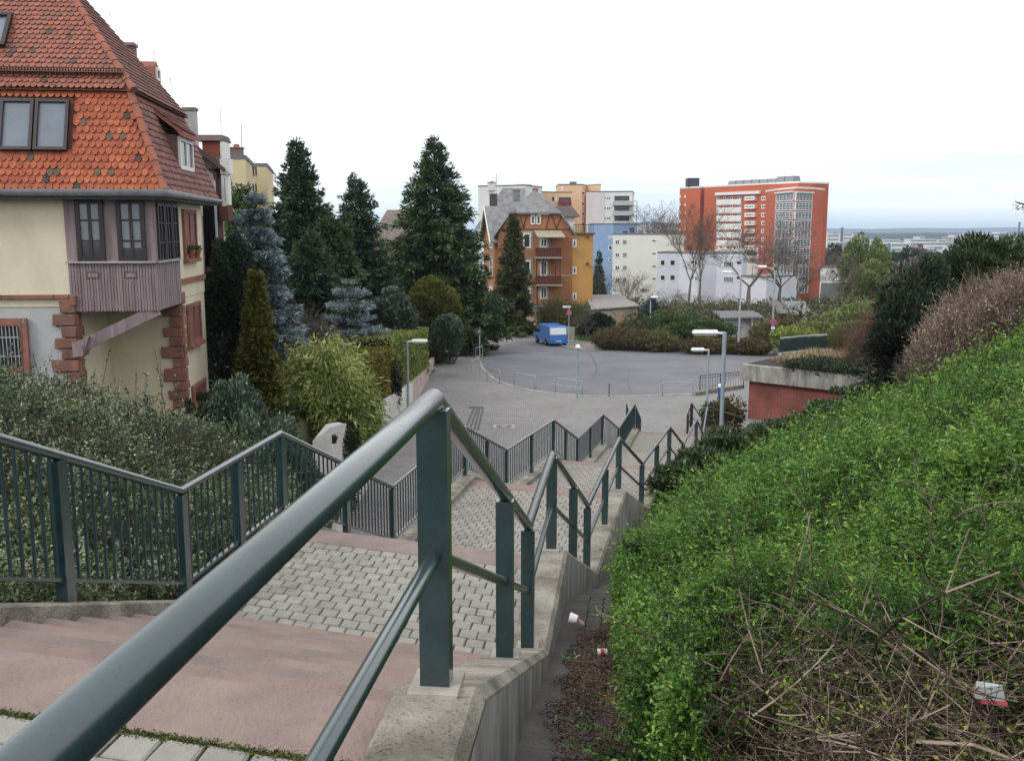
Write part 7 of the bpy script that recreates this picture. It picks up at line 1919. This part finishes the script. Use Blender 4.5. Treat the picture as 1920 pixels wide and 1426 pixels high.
o = npmesh('hedge_shade_sheet', V, F, mat('hedge_shade', (.016, .026, .009), col2=(.012, .012, .006), rough=1, scale=4), smooth=True); props(o, 'dark sheet under the evergreen cover, coloured like its shaded inside', 'hedge', kind='stuff')  # dark sheet behind the leaf gaps, their shade put into its colour
# dead twigs in the hollow front of the hedge
rng = np.random.default_rng(90)
def arcs(n, cx0, cx1, cy0, cy1, zlo, zhi, L, r0, rng, segs=5):
    x = rng.uniform(cx0, cx1, n); y = rng.uniform(cy0, cy1, n); z = bz(x, y) + rng.uniform(zlo, zhi, n)
    P = np.stack([x, y, z], 1); d = unit(rng.normal(size=(n, 3))*[1, .8, .55] + [0, -.15, .25]); out = []; l = L*rng.uniform(.5, 1.5, n)[:, None]/segs; cv = rng.normal(size=(n, 3))*.30; r = r0*rng.uniform(.5, 1.6, n)
    for k in range(segs):
        Q = P + d*l; out.append((P, Q, r*(1 - k/segs*.6), r*(1 - (k+1)/segs*.6))); 
        if k in (1, 2, 3):
            e = unit(d + rng.normal(size=(n, 3))*.8); out.append((Q, Q + e*l*1.3, r*.4, r*.2))
        P = Q; d = unit(d + cv*.5 + [0, 0, -.06])
    return join(*[sticks(*o) for o in out])
a = arcs(1700, .8, 3.0, 2.15, 4.2, .0, .50, .42, .0032, rng); b = arcs(90, .85, 3.0, 2.4, 4.1, .05, .5, .6, .0055, rng)
V, F = join(a, b); dt = npmesh('dead_twigs', V, F, leafmat('dead_twig', (.04, .026, .02), (.105, .07, .054), (.32, .25, .20), big=3, transl=0, rough=.9), tint=np.repeat(rng.uniform(0, 1, len(V)//6), 6))
props(dt, 'tangle of bare dead twigs in the hollow under the evergreen cover', 'twigs', kind='stuff')
a = arcs(40, .9, 4.5, 3.2, 6.5, .5, .66, .35, .0035, rng); o = npmesh('dead_twigs', a[0], a[1], MATS['dead_twig'], tint=np.full(len(a[0]), .8)); props(o, 'scattered pale dead twigs poking out of the top of the evergreen cover', 'twigs', kind='stuff')
n = 380; x = rng.uniform(.95, 3.0, n); y = rng.uniform(2.5, 4.1, n); P = np.stack([x, y, bz(x, y) + rng.uniform(.1, .5, n)], 1); i = np.repeat(np.arange(n), 12)
Pc = P[i] + rng.normal(size=(len(i), 3))*.04; V, F = leaves(Pc, rng.normal(size=(len(i), 3)) + [0, 0, .5], .022, .012, rng)
o = npmesh('leafy_sprigs', V, F, leafmat('yellow_green_sprig', (.08, .13, .02), (.2, .28, .04), (.38, .42, .08)), tint=ctint(len(i), rng)); props(o, 'yellow green leafy sprigs among the dead twigs', 'sprigs', kind='stuff')
# mulch in the gutter and under the hedge
rng = np.random.default_rng(91)
n = 48000; y = 2.2 + 5.9*rng.random(n); x = railxv = np.interp(y, [p.y for p in RR], [p.x for p in RR]) + .26 + rng.random(n)**.8*1.3
gz_ = np.interp(y, [p[0] for p in GZ], [p[1] for p in GZ]); z = np.where(x < hxa(y), gz_, bz(x, y)) - .03 + rng.uniform(0, .03, n)
k = (x > np.interp(y, [p.y for p in RR], [p.x for p in RR]) + .30 + .06*np.sin(y*5)); P = np.stack([x, y, z], 1)[k]; m_ = len(P)
D = rng.normal(size=(m_, 3))*[1, 1, .35]; V, F = leaves(P, D, rng.uniform(.012, .045, m_), rng.uniform(.004, .010, m_), rng)
o = npmesh('mulch', V, F, leafmat('bark_mulch', (.03, .018, .014), (.085, .05, .038), (.19, .125, .10), big=2, transl=0, rough=.95), tint=ctint(m_, rng)); props(o, 'brown bark mulch and dead leaves in the gutter beside the stair wall', 'mulch', kind='stuff')
n = 5200; y = 2.0 + 2.4*rng.random(n); x = .85 + 2.5*rng.random(n); z = bz(x, y); P = np.stack([x, y, z + rng.uniform(0, .04, n)], 1); V, F = leaves(P, rng.normal(size=(n, 3))*[1, 1, .4], rng.uniform(.02, .05, n), rng.uniform(.008, .025, n), rng)
o = npmesh('leaf_litter', V, F, leafmat('rusty_litter', (.05, .025, .015), (.13, .06, .035), (.25, .13, .08), big=2, transl=0), tint=ctint(n, rng)); props(o, 'rusty leaf litter under the dead twigs', 'leaf litter', kind='stuff')
# cobbles at the gutter edge
def gut(x, y): return Vector((x, y, gutz(y) - .06))
gst = bpy.data.objects['gutter']
for r_ in range(9):
    for c_ in range(2):
        y0 = 7.9 + r_*.17; x0 = railx(y0) + .42 + c_*.15
        q = [Vector((x0, y0, gutz(y0) - .06)), Vector((x0 + .14, y0, gutz(y0) - .06)), Vector((x0 + .14, y0 + .155, gutz(y0 + .155) - .06)), Vector((x0, y0 + .155, gutz(y0 + .155) - .06))]
        mesh_piece('gutter_stone', q, [p + Vector((0, 0, .035)) for p in q], M_gutter, gst)
# litter
def lie(p): return p
r = thing('paper_cup', 'crumpled white and pink paper cup lying against the stair wall', 'litter', ond(1076, 1163, 7.75)); p = Vector(r.location)
mb = MB(); mb.tube([p + Vector((-.035, 0, .03)), p + Vector((.03, -.02, .02))], [.046, .034], 12); mb.build('cup', M_white, r)
MB().hexa([p + Vector(v) for v in ((.03, -.03, .0), (.09, -.05, -.02), (.09, .0, -.02), (.03, .02, .0))], [p + Vector(v) for v in ((.03, -.03, .022), (.085, -.045, -.008), (.085, .0, -.008), (.03, .02, .022))]).build('torn_paper', mat('pink_paper', (.5, .25, .22)), r)
q = ond(1128, 1222, 6.75); r = thing('drink_can', 'red and white crushed can on the brown mulch', 'litter', q)
MB().tube([q + Vector((-.03, 0, 0)), q + Vector((.0, 0, .004)), q + Vector((.035, .012, 0))], [.027, .022, .027], 12).build('can', M_white, r)
MB().tube([q + Vector((-.012, -.001, .003)), q + Vector((.014, .003, .004))], [.0262, .0258], 12).build('red_label', M_signred, r)
q = ond(1856, 1304, 3.0); r = thing('plastic_wrapper', 'clear plastic wrapper with red edge caught in the dead twigs', 'litter', q)
MB().hexa([q + Vector(v) for v in ((-.05, 0, -.01), (.05, -.01, -.015), (.055, .03, 0), (-.04, .03, .005))], [q + Vector(v) for v in ((-.045, .005, .03), (.04, 0, .035), (.05, .02, .03), (-.035, .03, .04))]).build('film', mat('pale_plastic', (.5, .56, .58), rough=.2), r)
MB().hexa([q + Vector(v) for v in ((-.03, -.012, -.022), (.055, -.02, -.026), (.055, .0, -.026), (-.03, .0, -.022))], [q + Vector(v) for v in ((-.03, -.008, -.012), (.053, -.014, -.016), (.053, .0, -.016), (-.03, .0, -.012))]).build('red_edge', M_signred, r)

# shrubs between the hedge and the stairs near the lamp
rose = leafmat('mixed_shrub_leaf', (.02, .04, .015), (.06, .10, .04), (.17, .21, .12), big=1.2, rough=.4, spec=.5)
for i, (px, yt, d, rp, n_) in enumerate(((1278, 880, 21, 38, 3500), (1325, 850, 24, 46, 4500), (1375, 808, 28, 48, 4500), (1440, 808, 29, 50, 4500), (1510, 788, 30, 55, 4500), (1580, 758, 32, 55, 4500), (1650, 725, 34, 65, 4500), (1372, 752, 40, 26, 2500), (1345, 760, 42, 20, 1500))):
    x, y = at(px, d); zb = bankz(x, y) if x > hedgex(y) else gutz(min(y, 38))
    bush('mixed_shrub', ['low shrub beside the lower stair wall, nearest of the shrub row', 'second shrub in the row, left of the nearest lamp post', 'shrub at the foot of the nearest lamp post', 'shrub below the left end of the brick wall', 'shrub below the middle of the brick wall', 'shrub covering the right part of the brick wall', 'shrub above the right end of the concrete slab', 'reddish shrub between the brick building and the blue bin', 'small shrub beside the blue bin'][i], 'shrub', x, y, zb, rp/FPX*d, rp/FPX*d*1.2, max(.5, zat(yt, d) - zb), n_, .10 + .002*d, rose if i != 7 else M_brnbush, 100 + i, group='shrub row along the foot of the bank', lump=.35, fill=.5)
# growth on the flat roof of the brick building
M_dry = leafmat('dry_grass', (.16, .12, .07), (.36, .28, .18), (.55, .45, .32), big=1.5, transl=.1)
def on_roof(n, s0, s1, o0, o1):
    s = rng.uniform(s0, s1, n); o = rng.uniform(o0, o1, n); O, ex, nn = np.array(PB.O), np.array(PB.ex), np.array(PB.n); P = O + ex*s[:, None] + nn*o[:, None]; P[:, 2] = zsl1 + .04; return P
P = on_roof(9000, .8, 7.5, -6.5, -1.6); V, F = leaves(P, rng.normal(size=P.shape)*.6 + [0, 0, .8], rng.uniform(.15, .5, len(P)), .03, rng); props(npmesh('dry_grass', V, F, M_dry, tint=ctint(len(P), rng)), 'pale dry grass growing on the flat roof of the brick building', 'grass', kind='stuff')
P = on_roof(9000, 2.2, 7.5, -3.0, .15); P[:, 2] += rng.random(len(P))*.35 - .15*(rng.random(len(P)) < .3); V, F = leaves(P, rng.normal(size=P.shape) + [0, 0, .4], rng.uniform(.08, .2, len(P)), .06, rng); props(npmesh('roof_ivy', V, F, M_yewdk, tint=np.clip(ctint(len(P), rng) + .25, 0, 1)), 'dark creeping plants spilling over the concrete slab edge', 'creeper', kind='stuff')

# ---- right background: yew, evergreens, pink budding bushes, olive shrubs
con_px('yew', 'irregular dark yew rising above the hedge at the right', 'tree', 1738, 480, 36, 56, 16000, M_yewdk, 110, size=.3, droop=-.35, up=.9, shape=.4, zb=-6.5, wid=.5)
bush_px('yew', 'lower left part of the dark yew spreading over the bank', 'shrub', 1700, 570, 34, 50, 14000, .26, M_yewdk, 111, lump=.6, zb=-6.5, updir=.7, aspect=.25)
bush_px('evergreen_tree', 'wide green conifer crown at the right behind the pinkish bushes', 'tree', 1850, 462, 46, 72, 20000, .34, leafmat('distant_evergreen', (.015, .03, .012), (.04, .07, .025), (.09, .13, .045), big=.6), 112, lump=.3, zb=-5, updir=.8, aspect=.22)
for i, (px, yt, d, rp, n_) in enumerate(((1850, 530, 27, 84, 1500), (1920, 512, 25, 74, 1400), (1790, 590, 25, 55, 1000), (1655, 575, 44, 52, 900), (1700, 530, 50, 44, 600))):
    x, y = at(px, d)
    twigbush('budding_bush', ['large pinkish budding bush behind the green hedge', 'pinkish budding bush cut by the right edge of the picture', 'small pinkish budding bush in front of the dark yew', 'reddish brown bush left of the dark yew', 'reddish brown bush behind the dark yew top'][i], 'shrub', x, y, bankz(x, y) - .3, rp/FPX*d, rp/FPX*d, max(1, zat(yt, d) - bankz(x, y) + .3), n_, M_pink if i < 3 else M_twigr, 120 + i, th=.010, nl=7000 if i < 3 else 3000, leaf=M_pink if i < 3 else M_twigr, ls=.075 if i < 3 else .1, group='budding bushes on the right bank')
for i, (px, yt, d, rp) in enumerate(((1640, 650, 44, 45), (1690, 655, 40, 50), (1600, 600, 62, 40), (1740, 650, 30, 40))):
    x, y = at(px, d); twigbush('bare_shrub', ['bare brownish shrub right of the ramp railing', 'bare shrub below the dark yew', 'olive bare shrub on the green slope', 'bare shrub at the upper edge of the bright hedge'][i], 'shrub', x, y, bankz(x, y) - .2, rp/FPX*d, rp/FPX*d, max(.8, zat(yt, d) - bankz(x, y) + .2), 800, M_twig if i != 2 else M_twigy, 130 + i, th=.012, nl=1200, leaf=M_twigy, ls=.08)
# green slope shrubs
for i, (px, yt, d, rp, m_) in enumerate(((1590, 588, 84, 50, M_paleg), (1540, 608, 80, 50, M_paleg), (1630, 570, 78, 45, M_paleg), (1500, 618, 78, 38, M_hedge), (1620, 610, 66, 40, M_paleg))):
    x, y = at(px, d); zb = min(terr(x, y), zat(yt, d) - .8); bush('slope_shrub', ['yellow green low shrub on the far slope, highest', 'yellow green low shrub above the ramp railing', 'yellow green shrub beside the reddish bush', 'green shrub behind the ramp railing panels', 'yellow green low cover right of the ramp railing'][i], 'shrub', x, y, zb, rp/FPX*d, 4, zat(yt, d) - zb, 7000, .28, m_, 140 + i, group='yellow green shrubs on the slope', lump=.2)

# ---- middle distance: bushes round the turning circle
mid = [(1150, 616, 84, 40, M_brnbush, 'brown clipped bush left along the far kerb'), (1200, 619, 83, 42, M_brnbush, 'brown clipped bush in the middle of the far kerb'), (1240, 622, 82, 36, M_twigy, 'olive bush under the distant street lamp'),
       (1285, 612, 84, 44, M_green, 'green bush left of the nearest lamp head'), (1330, 606, 88, 42, M_green, 'green bush right behind the white lamp head'), (1320, 634, 80, 40, M_brnbush, 'brown bush at the far kerb behind the white lamp head'), (1375, 634, 80, 36, M_brnbush, 'brown bush left of the tall street lamp foot'),
       (1415, 636, 79, 36, M_brnbush, 'brown bush between the two tall street lamps'), (1440, 606, 90, 32, M_twigy, 'olive bush behind the street lamp with the sign'), (1260, 590, 95, 50, M_green, 'dark green bush right of the blue green conifer'), (1190, 600, 98, 30, M_twigy, 'olive bush right of the garage corner'),
       (1480, 600, 95, 40, M_brnbush, 'reddish bush in front of the allotment huts'), (1050, 560, 101, 46, M_twigy, 'tall olive bare bush in front of the villa balconies'), (1085, 572, 100, 34, M_twigy, 'olive bush between villa annex and garage'), (1120, 590, 97, 26, M_yewdk, 'dark bush at the left end of the garage')]
for i, (px, yt, d, rp, m_, lab) in enumerate(mid):
    x, y = at(px, d); zb = roadz(d) if d < 95 else terr(x, y); h = zat(yt, d) - zb
    if m_ in (M_twigy, M_brnbush): twigbush('bare_bush', lab, 'shrub', x, y, zb, rp/FPX*d, rp/FPX*d*.8, h, 700, m_, 150 + i, th=.018, nl=6000, leaf=m_, ls=.16, group='bushes beyond the turning circle')
    else: bush('green_bush', lab, 'shrub', x, y, zb, rp/FPX*d, rp/FPX*d*.8, h, 7000, .24, m_, 150 + i, group='bushes beyond the turning circle', lump=.3)
# bare trees in front of the blocks and the tower
bt_list = [(1240, 372, 235, (1, .55, 8, .4, .6), 1.1, M_bark2, 'round bare tree with a dark nest between blue block and red tower'), (1290, 362, 150, (2, .42, 8, .6, .6), .75, M_twigr, 'upright bare tree before the left end of the red tower'), (1312, 385, 150, (1, .5, 8, .5, .6), .8, M_twigr, 'second bare tree before the left part of the red tower'),
           (1405, 392, 118, (2, .65, 8, .4, .7), 1.5, M_bark2, 'largest bare tree before the middle of the red tower'), (1465, 420, 125, (1, .6, 8, .4, .7), 1.5, M_twig, 'bare tree before the glazed corner of the red tower'), (1495, 455, 120, (3, .6, 8, .4, .8), 1.4, M_twig, 'fuzzy bare tree right of the glazed corner'),
           (1175, 500, 118, (1, .6, 8, .3, .9), 1.2, M_twig, 'bare fruit tree before the blue grey block'), (1140, 495, 122, (3, .6, 7, .3, .9), 1.0, M_twig, 'bare fruit tree beside the ochre annex'), (1130, 540, 112, (4, .6, 7, .3, .9), 1.0, M_twig, 'small bare fruit tree above the garage'), (1205, 530, 112, (2, .6, 7, .3, .9), 1.1, M_twigy, 'olive bare fruit tree right of the garage'),
           (1260, 535, 115, (4, .6, 7, .3, .9), 1.3, M_twigy, 'olive bare tree below the lavender block'), (1300, 540, 108, (2, .65, 7, .2, 1.), 1.3, M_twigy, 'pollarded looking bare tree below the lavender block'), (1340, 545, 104, (3, .6, 7, .3, .9), 1.3, M_twigy, 'bare tree left of the lattice shed'), (1440, 560, 110, (4, .6, 7, .3, .9), 1.3, M_twig, 'low bare tree right of the lattice shed'),
           (1600, 480, 150, (1, .45, 8, .6, .6), .7, M_twigy, 'olive bare tree beside the white hall'), (1580, 500, 140, (3, .5, 7, .4, .7), .8, M_twig, 'brownish bare tree in front of the white hall'), (1560, 540, 120, (2, .5, 7, .4, .7), 1.2, M_twig, 'bare tree below the white hall'), (1660, 510, 110, (3, .5, 7, .5, .7), .9, M_twig, 'bare tree left of the reddish bushes'),
           (1520, 550, 118, (1, .6, 7, .3, .8), 1.2, M_twig, 'bare tree at the foot of the red tower'), (1100, 575, 92, (4, .7, 6, .0, 1.2), 1.2, M_bark2, 'pollard tree with spreading bare arms on the lawn')]
for px, yt, d, key, w, m_, lab in bt_list:
    x, y = at(px, d); zb = terr(x, y); bare_tree('bare_tree', lab, 'tree', x, y, zb, zat(yt, d) - zb, key, m=m_, wide=w)
# pale green trees beyond the hall and dark treetops in the valley
for i, (px, yt, d, rp, m_) in enumerate(((1600, 455, 190, 24, M_paleg), (1640, 466, 185, 20, M_paleg), (1632, 500, 180, 30, M_paleg))):
    bush_px('spring_tree', ['pale green tree right of the white hall', 'second pale green tree with upright crown', 'lower pale green tree before the other two'][i], 'tree', px, yt, d, rp, 7000, .7, m_, 170 + i, lump=.3)
for i, (px, yt, d, rp) in enumerate(((1560, 470, 330, 18), (1575, 478, 320, 20), (1555, 490, 300, 16), (1690, 474, 330, 22), (1665, 484, 300, 24), (1720, 470, 340, 16), (1640, 480, 360, 22), (1745, 476, 330, 24), (1710, 495, 260, 26), (1780, 474, 330, 24), (1810, 478, 300, 20), (1670, 505, 230, 30), (1890, 476, 330, 24))):
    bush_px('valley_tree', ['dark tree', 'bluish tree', 'round tree'][i % 3] + ' in the valley ' + ['just right of the red tower', 'above the white hall', 'behind the white hall', 'with a high crown left of the yew', 'between the pale green trees and the yew', 'left behind the yew top', 'behind the second pale green tree', 'behind the yew top', 'low left of the yew', 'between yew and green conifer', 'left of the green conifer', 'above the reddish bush', 'far right behind the green conifer'][i], 'tree', px, yt, d, rp, 2500, 1.3, [M_yewdk, M_spruce2, M_twig][i % 3], 180 + i, group='trees in the valley', lump=.25, trunk=False)
# far-off wood between valley and city, and beyond the slope
rng = np.random.default_rng(200); n = 26000; y = rng.uniform(300, 1250, n); x = y*rng.uniform(.10, .62, n); z = np.array([farz(0, v) for v in y]) + rng.uniform(0, 1, n)**.6*(7 + 3*vnoise(x, y, 40))
V, F = leaves(np.stack([x, y, z], 1), rng.normal(size=(n, 3)) + [0, 0, .4], rng.uniform(2, 5, n), rng.uniform(1.5, 3, n), rng); props(npmesh('distant_wood', V, F, leafmat('distant_wood_leaf', (.03, .035, .025), (.07, .065, .05), (.12, .11, .08), big=.02, transl=0), tint=ctint(n, rng)), 'far grey green wood and gardens in the valley', 'wood', kind='stuff')
n = 30000; y = rng.uniform(96, 240, n); x = y*rng.uniform(.05, .42, n); z = np.array([terr(a, b) for a, b in zip(x, y)]) + rng.uniform(0, 1, n)**1.5*(1.6 + 1.2*vnoise(x, y, 9))
V, F = leaves(np.stack([x, y, z], 1), rng.normal(size=(n, 3)) + [0, 0, .6], rng.uniform(.3, .9, n), rng.uniform(.1, .35, n), rng); props(npmesh('garden_scrub', V, F, leafmat('scrub_leaf', (.04, .04, .02), (.09, .085, .04), (.15, .16, .06), big=.06, transl=0), tint=ctint(n, rng)), 'brown and green scrub of the allotment gardens', 'scrub', kind='stuff')
n = 22000; y = rng.uniform(18, 110, n); x = -5.45 - rng.random(n)**1.3*(4 + y*.30); z = np.array([terr(a, b) for a, b in zip(x, y)]) - .2 + rng.uniform(0, 1, n)**2*.8
V, F = leaves(np.stack([x, y, z], 1), rng.normal(size=(n, 3)) + [0, 0, .6], rng.uniform(.1, .35, n), rng.uniform(.05, .15, n), rng); props(npmesh('garden_undergrowth', V, F, M_yewdk, tint=ctint(n, rng)), 'dark undergrowth of the garden behind the white wall', 'undergrowth', kind='stuff')
n = 9000; P = []; rngl = rng
la, lb = onroad(1085, 640), onroad(1200, 612)
x = rng.uniform(la.x, lb.x, n); y = rng.uniform(la.y, lb.y, n); z = np.array([roadz(v) for v in y]) + .08
V, F = leaves(np.stack([x, y, z], 1), rng.normal(size=(n, 3))*.4 + [0, 0, 1], .12, .05, rng); props(npmesh('lawn_grass', V, F, leafmat('grass_blade', (.03, .09, .015), (.07, .18, .03), (.12, .26, .05)), tint=ctint(n, rng)), 'bright green grass of the small lawn', 'grass', kind='stuff')
# budding twig reaching in at the right edge
r = thing('branch', 'reddish budding branch reaching into the sky at the right edge', 'branch', ond(1990, 400, 9))
a = [ond(1995, 402, 9), ond(1950, 392, 9), ond(1925, 384, 9), ond(1903, 378, 9)]
MB().tube(a, [.02, .012, .008, .004], 5).build('limb', M_bark, r)
A_2 = []; B_2 = []
for k in range(16): p = a[0].lerp(a[3], .2 + .8*random.random()); A_2.append(p); B_2.append(p + Vector((random.uniform(-.1, .03), random.uniform(-.05, .05), random.uniform(-.06, .06))))
V, F = sticks(np.array(A_2), np.array(B_2), .004, .002); npmesh('twigs', V, F, M_bark, r)
P = np.repeat(np.array(B_2), 5, 0) + rng.normal(size=(80, 3))*.015; V, F = leaves(P, rng.normal(size=(80, 3)), .022, .014, rng); npmesh('buds', V, F, mat('red_bud', (.22, .07, .07)), r)
